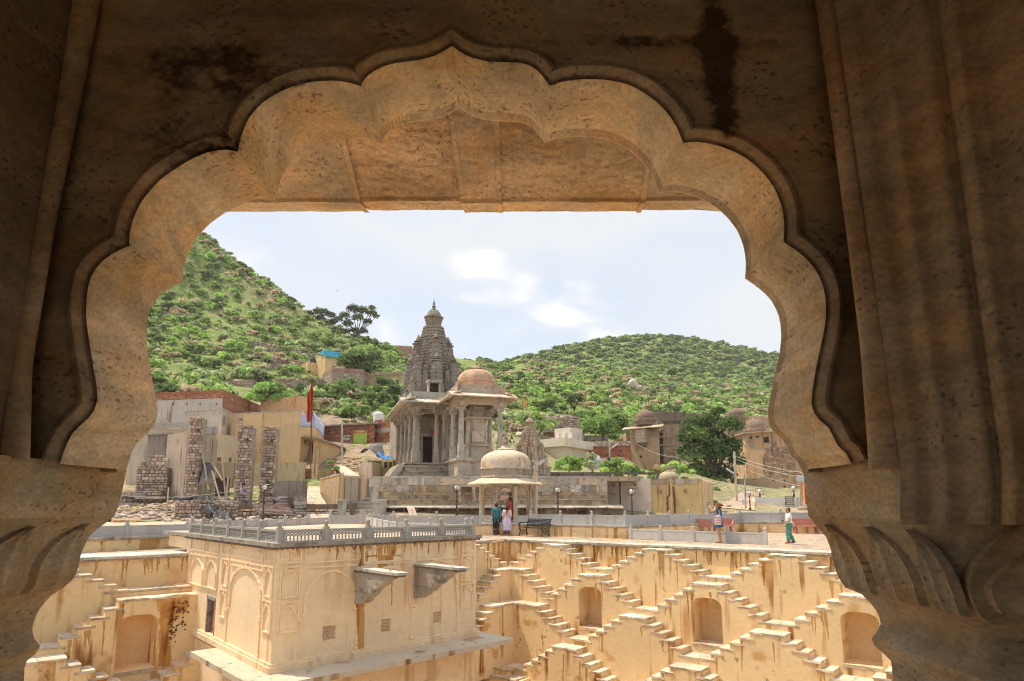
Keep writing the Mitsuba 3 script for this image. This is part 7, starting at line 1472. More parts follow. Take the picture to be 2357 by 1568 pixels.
BIG = [(1655, 948, 17), (1640, 968, 26), (1598, 975, 24), (1672, 985, 30), (1584, 1008, 27), (1628, 1005, 40), (1688, 1022, 24), (1603, 1045, 40), (1655, 1045, 46), (1692, 1065, 20), (1577, 1040, 18), (1615, 1085, 36), (1665, 1092, 36), (1642, 1118, 28), (1618, 1115, 22), (1600, 1010, 30), (1650, 1010, 30), (1590, 985, 16)]
tree('big_tree', 'large dense dark green tree between the two ruined towers', BIG, 71, 11000, .21, [(.03, .065, .014), (.045, .09, .02), (.065, .12, .028), (.022, .05, .012)], ((1640, 1168), (1645, 1085), 7), 1)
tree('round_tree', 'round bright green tree left of the ruined tower', [(1362, 978, 22), (1390, 968, 22), (1420, 972, 22), (1375, 990, 20), (1405, 990, 22), (1432, 988, 14), (1350, 990, 13), (1395, 978, 24)], 90, 4200, .26, [(.075, .15, .03), (.095, .18, .036), (.055, .11, .022)], ((1388, 1024), (1388, 1000), 3), 2, droop=.5)
tree('round_tree', 'round green tree beside the yellow hillside house', [(800, 830, 22), (825, 818, 24), (855, 820, 22), (810, 845, 20), (840, 845, 24), (868, 838, 17), (830, 828, 26), (785, 838, 12)], 121, 4200, .34, [(.07, .13, .035), (.09, .155, .045), (.05, .095, .025)], ((838, 892), (836, 858), 3.5), 3, droop=.7)
tree('round_tree', 'low spreading bright green tree above the yellow house', [(590, 908, 18), (612, 898, 20), (640, 900, 22), (655, 912, 16), (600, 918, 16), (628, 915, 20), (582, 915, 12), (645, 918, 15)], 84, 3800, .24, [(.085, .18, .03), (.11, .22, .04), (.065, .13, .024)], ((624, 945), (622, 922), 3), 4, droop=.6)
RDG = [(.035, .055, .022), (.05, .075, .03), (.028, .045, .018)]
tree('ridge_tree', 'tall open-crowned dark tree standing on the ridge', [(790, 725, 12), (812, 712, 13), (835, 716, 12), (855, 722, 11), (866, 728, 7), (800, 745, 11), (825, 735, 12), (846, 742, 10), (815, 760, 10), (835, 762, 9), (798, 765, 8), (822, 780, 11), (780, 738, 9), (858, 712, 8), (838, 785, 8)], 186, 5200, .27, RDG, ((818, 806), (822, 770), 3), 5, k=1.25, inner=.3)
tree('ridge_tree', 'wide dark tree on the ridge left of the tall one', [(712, 722, 9), (730, 718, 11), (748, 722, 11), (764, 728, 10), (738, 735, 11), (757, 742, 11), (720, 735, 8), (770, 742, 8), (752, 755, 9)], 190, 3200, .27, RDG, ((748, 775), (745, 750), 2.5), 6, k=1.2)
for i, (x, y, r_) in enumerate(((552, 612, 11), (605, 652, 11), (668, 690, 10), (478, 560, 8), (590, 640, 8), (648, 684, 8), (462, 548, 5))): tree('ridge_bush', 'dark wind-shaped bush on the left skyline', [(x - r_ * .6, y + 2, r_ * .6), (x, y - 2, r_ * .7), (x + r_ * .7, y + 1, r_ * .6), (x + r_ * 1.2, y + 3, r_ * .35)], 196 + i, 500, .38, RDG, ((x, y + 12), (x, y + 2), 1.2), 20 + i, 'bush', 'bushes on the left skyline')
tree('garden_bush', 'bright green bushy creeper over the garden wall, left mass', [(1292, 1068, 14), (1312, 1062, 17), (1335, 1066, 16), (1300, 1078, 13), (1325, 1078, 14), (1285, 1078, 10)], 56, 2600, .17, BRIGHT, ((1310, 1095), (1310, 1075), 2), 31, 'bush')
tree('garden_bush', 'white-flowering bush between the bright green bushes', [(1360, 1052, 12), (1372, 1062, 13), (1355, 1070, 13), (1368, 1076, 12)], 55, 1500, .16, [(.10, .15, .075), (.42, .44, .36), (.13, .18, .09)], ((1363, 1095), (1363, 1072), 2), 32, 'bush')
tree('garden_bush', 'bright green creeper mass below the ruined tower', [(1398, 1072, 14), (1420, 1066, 15), (1442, 1074, 13), (1462, 1082, 10), (1410, 1082, 14), (1435, 1085, 12), (1478, 1086, 8), (1500, 1092, 8), (1390, 1083, 10), (1455, 1094, 9), (1425, 1097, 10)], 53, 3000, .16, BRIGHT, ((1420, 1105), (1420, 1080), 2), 33, 'bush')
for i, (L, Y, lab) in enumerate((([(805, 905, 20), (830, 915, 18), (815, 928, 14)], 108, 'dark leafy bush below the terrace block'), ([(862, 905, 18), (850, 918, 16), (878, 915, 14), (868, 895, 12)], 106, 'leafy bush left of the flat-roofed house'), ([(870, 945, 18), (890, 955, 16), (850, 950, 16)], 94, 'dark bush beside the temple porch'), ([(790, 955, 17), (815, 962, 17), (765, 965, 12), (838, 965, 15)], 90, 'bright bush above the brick shop'), ([(735, 895, 15), (728, 915, 13), (742, 932, 12), (720, 880, 10)], 108, 'green creeper beside the cave wall'), ([(875, 875, 11), (885, 880, 9)], 122, 'small leafy tree before the flat-roofed house'), ([(775, 1078, 6), (800, 1095, 8), (760, 1065, 5), (805, 1105, 6)], 54, 'weeds on the rubble slope above the stairs'), ([(455, 893, 14), (470, 898, 12), (505, 895, 14), (520, 900, 10)], 92, 'bright bushes above the brick-topped house'))):
    tree('hill_bush', lab, L, Y, 1300, .20 if Y > 70 else .12, [DARK + GREENS, GREENS, DARK, BRIGHT, GREENS, BRIGHT, BRIGHT, BRIGHT][i], ((L[0][0], L[0][1] + 16), (L[0][0], L[0][1] + 4), 1.5), 60 + i, 'bush')

for i, (L, Y, pal, lab) in enumerate((([(1650, 1130, 12), (1662, 1142, 10), (1640, 1148, 10), (1672, 1152, 8)], 62, GREENS, 'dark weeds at the foot of the big tree'), ([(1530, 1078, 10), (1550, 1070, 12), (1572, 1078, 11), (1590, 1088, 10), (1560, 1090, 9)], 62, BRIGHT, 'light green weeds behind the small dome'), ([(1452, 1100, 8), (1475, 1104, 7), (1500, 1100, 9), (1575, 1105, 8), (1600, 1112, 9)], 52, GREENS, 'creeper trailing over the top of the yellow wall'), ([(1645, 1160, 9), (1658, 1168, 10), (1675, 1172, 9)], 52, DARK, 'dark bush below the lane at the right'))): tree('weed_bush', lab, L, Y, 900, .14, pal, ((L[0][0], L[0][1] + 10), (L[0][0], L[0][1]), 1), 90 + i, 'bush')
V = np.array([[b + (a - b) * t for t in np.linspace(0, 1, 8)] for a, b in ((P(1740, 1183, 50), P(1655, 1176, 50)), (P(1738, 1172, 54), P(1662, 1166, 54)), (P(1740, 1162, 59), P(1690, 1160, 59)), (P(1760, 1156, 64), P(1715, 1152, 64)))]); V[..., 2] = np.maximum(V[..., 2], gz(V[..., 0], V[..., 1]) + .05); one('road', MB().grid(V), 'paving', (.46, .36, .28), 'stony lane climbing towards the ruined towers', kind='structure')
# ---------------------------------------------------------------- scrub over the hills
rg = np.random.default_rng(77); feet = so.unary_union([f.buffer(2.2) for f in FOOTS]); shapely.prepare(feet)
def scatter(n, x0, x1, y0, y1, keep, dmin):
    pts = np.c_[rg.uniform(x0, x1, n * 4), rg.uniform(y0, y1, n * 4)]; pts = pts[keep(pts[:, 0], pts[:, 1])]; pts = pts[~shapely.contains_xy(feet, pts[:, 0], pts[:, 1])]
    z = gz(pts[:, 0], pts[:, 1]); return np.c_[pts, z][:n]
left = scatter(1500, -150, 0, 82, 225, lambda x, y: (x > -.62 * y) & (x < -.02 * y + 2), 1)
right = scatter(1500, -15, 160, 74, 300, lambda x, y: (x > -.06 * y) & (x < .46 * y), 1)
far = scatter(2100, -30, 280, 290, 475, lambda x, y: (x > -.1 * y) & (x < .48 * y), 1)
wide = np.concatenate([scatter(700, -230, -40, 74, 225, lambda x, y: (x > -1.15 * y) & (x < -.6 * y), 1), scatter(500, 50, 230, 74, 300, lambda x, y: (x > .46 * y) & (x < .95 * y), 1)])
big = np.concatenate([left[:215], right[:78]])
KIND = [('green thorn shrub growing on the hillside', [0, 1, 2, 4, 5, 7, 9]), ('pale grey-green shrub growing on the hillside', [3, 8]), ('dark green shrub growing on the hillside', [6]), ('bare purplish-brown twig bush on the hillside', [10, 11, 12]), ('small umbrella-shaped thorn tree on the hillside', [13, 14, 15])]
for p in big:
    w = rg.choice(5, p=[.52, .15, .08, .13, .12]); lab, ks = KIND[w]; right_ = p[0] > -.03 * p[1]; where = 'on the right-hand slope' if right_ else ('low on the left hill' if p[2] < 38 else 'high on the left hill'); lab = lab.replace('on the hillside', where); k = int(rg.choice(ks)); s = rg.uniform(1.2, 2.9) * (.8 if w == 3 else .85 if w == 4 else 1)
    put_shrub(k, p, s, rg.uniform(.75, 1.15), ['shrub', 'shrub', 'shrub', 'twig_bush', 'thorn_tree'][w], lab, ['shrub', 'shrub', 'shrub', 'bush', 'tree'][w], ['green shrubs on the hills', 'pale shrubs on the hills', 'dark shrubs on the hills', 'twig bushes on the hills', 'thorn trees on the hills'][w] + (', right' if right_ else ', left, low' if p[2] < 38 else ', left, high'))
def mass(pts, smin, smax, pals, n_leaf, lsz, hs=(.75, 1.1)):
    out = []; protos = [leaves(lumpy(0, 7, 1.0, 1.1, 200 + k, .35, .7, (.3, .5), .65), n_leaf, lsz, pals[k % len(pals)], 200 + k, .7, .35) for k in range(8)]
    for p in pts:
        v, f, c = protos[rg.integers(8)]; s = rg.uniform(smin, smax); a = rg.uniform(0, 6.28); R = np.array([[math.cos(a), math.sin(a), 0], [-math.sin(a), math.cos(a), 0], [0, 0, 1]]); out.append((v @ R * [s, s, s * rg.uniform(*hs)] + p - [0, 0, .1 * s], f, c * rg.uniform(.75, 1.25)))
    return leafy(merge(out))
k = thing('hill_scrub', 'mixed low scrub covering the nearer slopes', None, None, 'stuff'); scene[k] = mass(np.concatenate([left[215:], right[78:], wide]), .7, 2.3, [GREENS, BRIGHT, GREYG, GREENS, [(.16, .15, .09), (.13, .14, .07)], [(.19, .15, .12), (.16, .14, .09)]], 150, .19)
k = thing('far_scrub', 'dense low woodland covering the far hill', None, None, 'stuff'); scene[k] = mass(far, 1.6, 4.2, [GREENS, [(.06, .11, .03), (.08, .13, .04)], DARK], 120, .24, (.6, .95))
# grass tufts and stones scattered on the slopes
gp_ = scatter(5200, -150, 150, 70, 240, lambda x, y: (x > -.62 * y) & (x < .46 * y), 1); items = []
for p in gp_:
    a = rg.normal(size=(5, 2)) * .45; q = np.zeros((5, 3, 3)); h = rg.uniform(.3, .8, 5); q[:, 0] = np.c_[a, np.zeros(5)]; q[:, 1] = np.c_[a + rg.normal(size=(5, 2)) * .2, h]; q[:, 2] = np.c_[a + rg.normal(size=(5, 2)) * .35, h * .2]
    items.append((q.reshape(-1, 3) + p - [0, 0, .1], np.arange(15).reshape(5, 3), np.repeat(np.array([[.13, .19, .04], [.17, .22, .06], [.20, .20, .09], [.12, .17, .04], [.09, .14, .03]])[rg.permutation(5)] * rg.uniform(.7, 1.2), 3, 0)))
k = thing('grass', 'tufts of monsoon grass on the slopes', None, None, 'stuff'); scene[k] = leafy(merge(items))
rp = scatter(900, -140, 140, 76, 260, lambda x, y: (x > -.6 * y) & (x < .46 * y), 1); rp = rp[meshkit.noise(np.c_[rp[:, :2] * .05, rp[:, :1] * 0], 4) > .42]
k = thing('hill_stones', 'pale loose stones strewn over the slopes', None, None, 'stuff'); scene[k] = shape_multi([(rock(p + [0, 0, .05], rg.uniform(.25, .8), int(rg.integers(80)), .6), np.array((.50, .42, .34)) * rg.uniform(.7, 1.2), rg.random()) for p in rp], 'stone')
k = thing('boulder', 'big pale boulder perched on the right-hand slope', 'boulder'); c_ = P(1457, 889, 178); part(k, 'top', rock(c_ + [0, 0, .6], 1.7, 3, .9), 'stone', (.56, .50, .46), smooth=40); part(k, 'foot', rock(c_ + [1.6, 0, -.9], 1.8, 8, .7), 'stone', (.48, .40, .36), smooth=40)

# ---------------------------------------------------------------- lamps, poles, wires
def lamp(x, yt, yb, Y, label, k=1.0):
    key = thing('lamp_post', label, 'lamp post', 'black lamp posts with caged globes'); t, b = P(x, yt, Y), P(x, yb, Y); H_ = t[2] - b[2]; b = np.array([t[0], Y, b[2]]); s = .30 * k
    m = MB().lathe([(.09, 0), (.09, .25), (.05, .3), (.045, H_ * .45), (.065, H_ * .46), (.065, H_ * .5), (.04, H_ * .52), (.035, H_ - s * 1.15)], b, 8); part(key, 'post', m, 'metal', (.03, .03, .032), smooth=40)
    c = b + [0, 0, H_ - s * .62]; g = MB(); q = [(-.85, .60), (.85, .60), (.80, -.35), (.45, -.72), (-.45, -.72), (-.80, -.35), (-.85, .60)]
    for ro in (0, math.pi / 2): g.tube([c + [x_ * s * math.cos(ro), x_ * s * math.sin(ro), z_ * s] for x_, z_ in q], .018, 4)
    g.tube([c + [0, 0, -.5 * s - .2], c + [0, 0, 0], c + [0, 0, .62 * s]], .016, 4); part(key, 'cage', g, 'metal', (.03, .03, .032), kind='stuff')
    th = np.linspace(-1.5, 1.5, 9); part(key, 'globe', MB().lathe([(max(.48 * s * math.cos(t_), .005), .48 * s * math.sin(t_)) for t_ in th], c, 14), 'metal', (.62, .62, .60), smooth=True)
for x, yt, yb, Y, lab in ((1052, 1116, 1193, 40.5, 'lamp post left of the cream kiosk'), (1283.7, 1121, 1192, 40.5, 'lamp post before the temple wall, right of the kiosk'), (1453.5, 1125, 1194, 41, 'lamp post before the pink and yellow wall'), (609.5, 1115, 1200, 39, 'lamp post among the rubble at the left'), (1724.5, 1129, 1178, 50, 'lamp post beside the utility poles'), (1748, 1124, 1146, 59, 'small lamp behind the white wall'), (1826, 1117, 1145, 59, 'small lamp at the right end of the white wall')): lamp(x, yt, yb, Y, lab, Y / 40)


def pole(name, label, x0, y0, x1, y1, Y, r_, col, arms=()):
    key = thing(name, label, 'utility pole'); a, b = P(x0, y0, Y), P(x1, y1, Y); b = b - [0, 0, .4]; part(key, 'mast', MB().tube([b, (a + b) / 2, a], [r_, r_ * .9, r_ * .75], 8), 'stone', col, smooth=40)
    for nm, p, q, w in arms: part(key, nm, MB().tube([P(*p, Y), (P(*p, Y) + P(*q, Y)) / 2, P(*q, Y)], w, 6), 'metal', (.55, .56, .56), smooth=40)
    return key
pole('utility_pole', 'tall concrete utility pole before the big tree', 1690, 1040, 1697, 1178, 57, .13, (.50, .45, .38), (('street_light', (1672, 1079), (1689, 1090), .09), ('insulator', (1687, 1052), (1694, 1052), .05)))
pole('utility_pole', 'thin grey steel pole right of the concrete pole', 1713.5, 1090, 1716.5, 1177, 52, .075, (.36, .40, .44), (('bracket', (1704, 1093), (1722, 1093), .03), ('sign_plate', (1709, 1150), (1712, 1162), .12)))
pole('utility_pole', 'pale slender pole on the lane above the stairs', 787.5, 965, 788, 1072, 60, .10, (.52, .48, .43))
pole('utility_pole', 'pale concrete pole with flood lamp right of the kiosk', 1233, 1062, 1231, 1192, 37.2, .14, (.55, .48, .40), (('arm', (1224, 1060), (1238, 1066), .035), ('arm_001', (1226, 1078), (1236, 1070), .03)))
k = thing('flood_lamp', 'grey boxy flood lamp on the pole by the kiosk', 'lamp'); a, b = P(1236, 1071, 36.8), P(1254, 1062, 36.4); part(k, 'housing', MB().box(a, b - a, [.05, .25, .02], [0, 0, .17]), 'metal', (.42, .43, .44)); part(k, 'glass', MB().box(a + [.03, -.02, -.03], (b - a) * .9, [.04, .2, .02], [0, 0, .03]), 'metal', (.6, .62, .62))
pole('utility_pole', 'grey pole with street lamp before the red brick house', 1402.5, 1015, 1404, 1066, 78, .11, (.45, .45, .44), (('street_light', (1405, 1033), (1424, 1020), .09),))
pole('utility_pole', 'leaning bamboo pole in the ruins at the left', 388, 1122, 383, 1194, 41, .06, (.5, .44, .35))
def wire(a, b, sag, label, r_=.014, col=(.10, .10, .10)):
    t = np.linspace(0, 1, 14)[:, None]; q = np.asarray(a) * (1 - t) + np.asarray(b) * t; q[:, 2] -= (sag * 4 * t * (1 - t))[:, 0]; one('overhead_wire', MB().tube(q, r_, 4), 'plain', col, label, 'wire', None)
pt = P(1691, 1050, 57)
wire(pt, P(1960, 1092, 50), .5, 'upper pale wire running right from the concrete pole', .02, (.5, .5, .5)); wire(P(1691, 1056, 57), P(1960, 1100, 50), .6, 'second pale wire running right from the concrete pole', .02, (.5, .5, .5)); wire(P(1692, 1068, 57), P(1890, 1125, 50), .4, 'thin wire sloping right below the pale pair', .014, (.45, .44, .42))
wire(P(1691, 1062, 57), P(1590, 1108, 66), 1.0, 'dark wire sagging left before the big tree, upper'); wire(P(1691, 1080, 57), P(1580, 1105, 48), .9, 'dark wire sagging left before the big tree, middle'); wire(P(1691, 1092, 57), P(1560, 1140, 44.5), .8, 'dark wire sagging to the yellow wall'); wire(P(1691, 1096, 57), P(1400, 1136, 45.2), .7, 'long dark wire along the low walls'); wire(P(1402, 1016, 78), P(1340, 1003, 88), .8, 'dark wire from the grey pole to the round tree'); wire(P(1462, 1020, 80), P(1585, 1052, 72), .6, 'pale wire crossing the ruined tower', .02, (.45, .42, .38))
wire(P(787.5, 968, 60), P(905, 990, 62), .5, 'dark wire from the slender pole towards the temple'); wire(P(270, 1140, 42), P(590, 1118, 43.6), .4, 'clothes line across the ruins at the left', .012, (.4, .4, .38)); wire(P(1234, 1084, 37), P(1400, 1135, 44), .4, 'thin wire from the kiosk pole along the temple wall')
# flags
k = thing('flag', 'tall red flag on a dark red pole before the yellow house', 'flag'); a, b = P(716, 1070, 53), P(717, 878, 53); part(k, 'pole', MB().tube([a - [0, 0, .6], (a + b) / 2, b], .055, 6), 'plain', (.22, .06, .04))
V = []
for i, s in enumerate(np.linspace(0, 1, 22)):
    yy_ = 888 + s * 80; w = 3 + 9 * min(1, s * 2.2) * (1 - .35 * s); V.append([P(716.5 - w * t * (.9 + .2 * math.sin(s * 9)) + 2.6 * math.sin(s * 3 + 1) * (1 - t), yy_ + 6 * t, 53) + np.array([0, .22 * math.sin(t * 9 + s * 4), 0]) for t in np.linspace(-.35, 1, 14)])
part(k, 'cloth', MB().grid(np.array(V)), 'plain', (.60, .055, .03), smooth=True)
k = thing('flag', 'small faded green and cream flag on a thin stick by the bushes', 'flag'); a, b = P(775, 975, 88), P(776, 915, 88); part(k, 'pole', MB().tube([a, (a + b) / 2, b], .05, 5), 'plain', (.28, .22, .16)); pts = np.array([[P(776 - 6 * t * (1 - .3 * s), 922 + 34 * s * (.5 + .5 * t) + 5 * t, 88) + np.array([0, .2 * math.sin(6 * t), 0]) for t in np.linspace(0, 1, 6)] for s in np.linspace(0, 1, 6)]); part(k, 'cloth', MB().grid(pts), 'plain', (.34, .30, .17), smooth=True)
k = thing('flag', 'orange and white cloth flag drooping at the right edge', 'flag'); a, b = P(1846, 1170, 54), P(1845, 1106, 54); part(k, 'pole', MB().tube([a, (a + b) / 2, b], .04, 5), 'plain', (.3, .25, .2))
for i, c in enumerate(((.75, .28, .04), (.75, .68, .6), (.72, .16, .05))): pts = np.array([[P(1844.5 + 1.5 * i + t * 3.6 * (.4 + s) + s * 1.5, 1110 + 46 * s + 2 * t + i * 2, 53.8) + np.array([0, .12 * math.sin(8 * t + i) - .1 * i, 0]) for t in np.linspace(0, 1, 6)] for s in np.linspace(0, 1, 10)]); part(k, 'cloth', MB().grid(pts), 'plain', c, smooth=True)
part(k, 'cairn', rock(P(1847, 1174, 53.8), .42, 5, .8), 'stone', (.36, .27, .2))
for (x, y, s, a_), lab in zip(((1468, 735, 5.5, .7), (1050, 501, 4, -.4), (775, 670, 4.5, .2), (732, 638, 2.5, .4)), ('dark kite gliding before the far hill sky', 'tiny bird just under the eave', 'small bird gliding above the ridge trees', 'faint distant bird left of the ridge bird')):
    k = thing('bird', lab, 'bird'); c = P(x, y, 110); s = s * 110 / FPX; m = MB().tube([c + [0, -s * .35, 0], c, c + [0, s * .2, .02], c + [0, s * .4, 0]], [s * .04, s * .12, s * .1, s * .03], 8); part(k, 'body', m, 'plain', (.05, .045, .04), smooth=True)
    for sg_ in (-1, 1):
        wv = [c + np.array([sg_ * s * t * math.cos(a_), (.14 - .3 * t * t) * s * q_, sg_ * s * t * math.sin(a_) + .22 * s * math.sin(t * 2.6)]) for q_ in (1, -1.1) for t in np.linspace(0, 1, 6)]; V = np.array(wv).reshape(2, 6, 3); part(k, 'wing', MB().grid(np.array([V[0], (V[0] + V[1]) / 2 + [0, 0, .02 * s], V[1]])), 'plain', (.06, .05, .045))
# boards and small things by the temple wall
k = thing('stone_board', 'pale pinkish slab leaning low against the temple wall', 'slab'); a, b = P(903, 1196, 41.2), P(930, 1183, 41.2); part(k, 'slab', MB().box([a[0], 41.2, a[2] - .1], [b[0] - a[0], 0, 0], [0, .06, 0], [0, .25, b[2] - a[2] + .1]), 'stone', (.60, .47, .38))
k = thing('stone_board', 'tilted carved plank slab leaning on the long eave', 'slab'); a, b, c = P(946, 1196, 41.0), P(963, 1196, 41.0), P(936, 1168, 42.0); part(k, 'slab', MB().box(a, b - a, c - a, [0, .08, .05]), 'stone', (.58, .48, .40)); 
for i in range(4): part(k, 'carved_line', MB().box(a + (c - a) * (.2 + .18 * i) + (b - a) * .2 - [0, .02, 0], (b - a) * .6, (c - a) * .03, [0, -.012, 0]), 'stone', (.42, .33, .27))
one('plastic_tub', MB().lathe([(.14, 0), (.17, .28), (.15, .28), (.12, .05)], P(901, 1196, 41), 12), 'plain', (.16, .12, .26), 'small purple tub beside the pale slab', 'tub', smooth=40)
H = House('kerb_house', 'low yellow wall with barred openings behind the left railing', [(256, 37.5), (306, 37)], 1196, .4, (.68, .48, .22), rr=.5, cat='wall', zb=.4); H.hole(265, 1199, 277, 1206, 0, 'grille', (.35, .12, .04), .03, bars=7); H.hole(283, 1198, 295, 1206, 0, 'grille', (.35, .12, .04), .03, bars=7)

# ---------------------------------------------------------------- benches
Fw = Frame(W2, W3 - W2)
if Fw.n @ -W2 < 0: Fw.n = -Fw.n
k = thing('bench', 'black slatted bench with cast scroll arms on the promenade', 'bench')
bp = G(1195, 1233.2, 0); bq = G(1243, 1235.7, 0); ua = nrm(bq - bp); un = np.array([ua[1], -ua[0], 0]); un = un if un @ -bp > 0 else -un; o = bp + un * -.05; LB = float(np.linalg.norm(bq - bp)) + .1
BLK = (.028, .030, .032); bpt = lambda a, n, z: o + ua * a + un * n + np.array([0, 0, z])
for i in range(6): part(k, 'seat_slat', MB().box(bpt(0, -.02 - .075 * i, .40 - .008 * i), ua * LB, un * -.062, [0, 0, .028]), 'metal', (.045, .048, .05) if i % 2 else BLK)
for i in range(6): z = .47 + .062 * i; n_ = -.46 - .16 * (i / 5) ** 1.3; part(k, 'back_slat', MB().box(bpt(0, n_, z), ua * LB, un * -.03, [0, 0, .052]), 'metal', (.04, .043, .045) if i % 2 else BLK)
for a in (0, LB):
    m = MB(); m.tube([bpt(a, .06, 0), bpt(a, .02, .12), bpt(a, -.04, .26), bpt(a, .04, .38), bpt(a, -.02, .42)], [.04, .03, .034, .04, .03], 8); m.tube([bpt(a, -.50, 0), bpt(a, -.44, .2), bpt(a, -.46, .42), bpt(a, -.62, .84)], [.035, .03, .034, .022], 8)
    m.tube([bpt(a, -.02, .42), bpt(a, .06, .52), bpt(a, .07, .60), bpt(a, -.02, .65), bpt(a, -.2, .63), bpt(a, -.52, .66)], [.03, .034, .034, .03, .026, .024], 8); t = np.linspace(0, 8, 18); m.tube([bpt(a, .01 + .07 * (1 - u / 10) * math.cos(u), .53 + .07 * (1 - u / 10) * math.sin(u)) for u in t], .018, 6)
    m.tube([bpt(a, -.04, .26), bpt(a, -.2, .34), bpt(a, -.44, .22)], .022, 6); m.tube([bpt(a, -.1, .06), bpt(a, -.22, .26), bpt(a, -.36, .06)], .018, 6); m.tube([bpt(a, -.15 + .07 * math.cos(u), .18 + .07 * math.sin(u)) for u in np.linspace(0, 6.3, 12)], .014, 5); part(k, 'side_frame', m, 'metal', BLK, smooth=50)
RED = (.46, .20, .145)
def red_bench(label, x0, x1, yb, face, w=None, nz=0):
    key = thing('stone_bench', label, 'bench', 'red stone benches'); a, b = g0(x0, yb), g0(x1, yb if not nz else nz); u = nrm(b - a); L = float(np.linalg.norm(b - a)); n = np.array([u[1], -u[0], 0]); n = n if (n @ -a > 0) else -n; n = n * face; q = lambda s, t, z: a + u * s + n * t + np.array([0, 0, z])
    part(key, 'seat', MB().box(q(0, 0, .36), u * L, n * .42, [0, 0, .06]), 'plain', np.array(RED) * 1.12); part(key, 'back', MB().box(q(0, -.05, .38), u * L, -n * .07 * 0 + n * -.06, [0, 0, .36]), 'plain', RED)
    part(key, 'back_cap', MB().box(q(-.02, -.035, .74), u * (L + .04), n * -.09, [0, 0, .04]), 'plain', np.array(RED) * .95)
    for s in (.08, L - .2):
        m = MB(); m.ext(sg.Polygon([(-.02, 0), (.36, 0), (.36, .1), (.30, .16), (.35, .22), (.30, .36), (-.02, .36)]), q(s, 0, 0), n, (0, 0, 1), u * .12); part(key, 'leg', m, 'plain', np.array(RED) * .85)
    for s in (0, L - .06):
        m = MB(); m.ext(sg.Polygon([(-.05, .42), (.40, .42), (.38, .50), (.26, .54), (.2, .60), (.06, .64), (-.05, .76)]), q(s, 0, 0), n, (0, 0, 1), u * .06); part(key, 'arm', m, 'plain', RED)
red_bench('red stone bench facing us at the right, behind the walking woman', 1822, 1884, 1227.5, 1); red_bench('red stone bench half hidden behind the woman in blue', 1640, 1690, 1227, 1, nz=1228); red_bench('red stone bench turned away with its back to us', 1557, 1640, 1229, -1, nz=1230)
# ---------------------------------------------------------------- people
import manifold3d as mf
def skin_mesh(bones, seg=10, res=.035, it=6):
    M = None
    for p, r, q, s in bones:
        h = mf.Manifold.batch_hull([mf.Manifold.sphere(float(r), seg).translate([float(v) for v in p]), mf.Manifold.sphere(float(s), seg).translate([float(v) for v in q])]); M = h if M is None else M + h
    g = M.refine_to_length(res).to_mesh(); t = trimesh.Trimesh(g.vert_properties[:, :3], g.tri_verts, process=True); trimesh.smoothing.filter_taubin(t, lamb=.5, nu=.52, iterations=it); return np.asarray(t.vertices), np.asarray(t.faces)
def V3(*a): return np.array(a, float)
def hand_bones(w, d, up, k=1.0):           # wrist, direction of the hand, back of the hand: palm, four fingers of unequal length, thumb
    d = nrm(d); up = nrm(up - d * (up @ d)); s = np.cross(d, up); L = .045 * k; out = [(w, .013, w + d * L * .9 + s * .010, .015), (w, .013, w + d * L * .9 - s * .010, .015)]
    for i, (o, ln) in enumerate(((-.017, .036), (-.006, .043), (.006, .041), (.016, .032))):
        a = w + d * L * .95 + s * o; b = a + d * ln * .55 * k - up * .006; c = b + d * ln * .4 * k - up * .016; out += [(a, .0075, b, .0068), (b, .0068, c, .0055)]
    a = w + d * L * .3 - s * .014; b = a + d * .018 - s * .016 - up * .004; return out + [(a, .009, b, .008), (b, .008, b + d * .018 - s * .002, .006)]


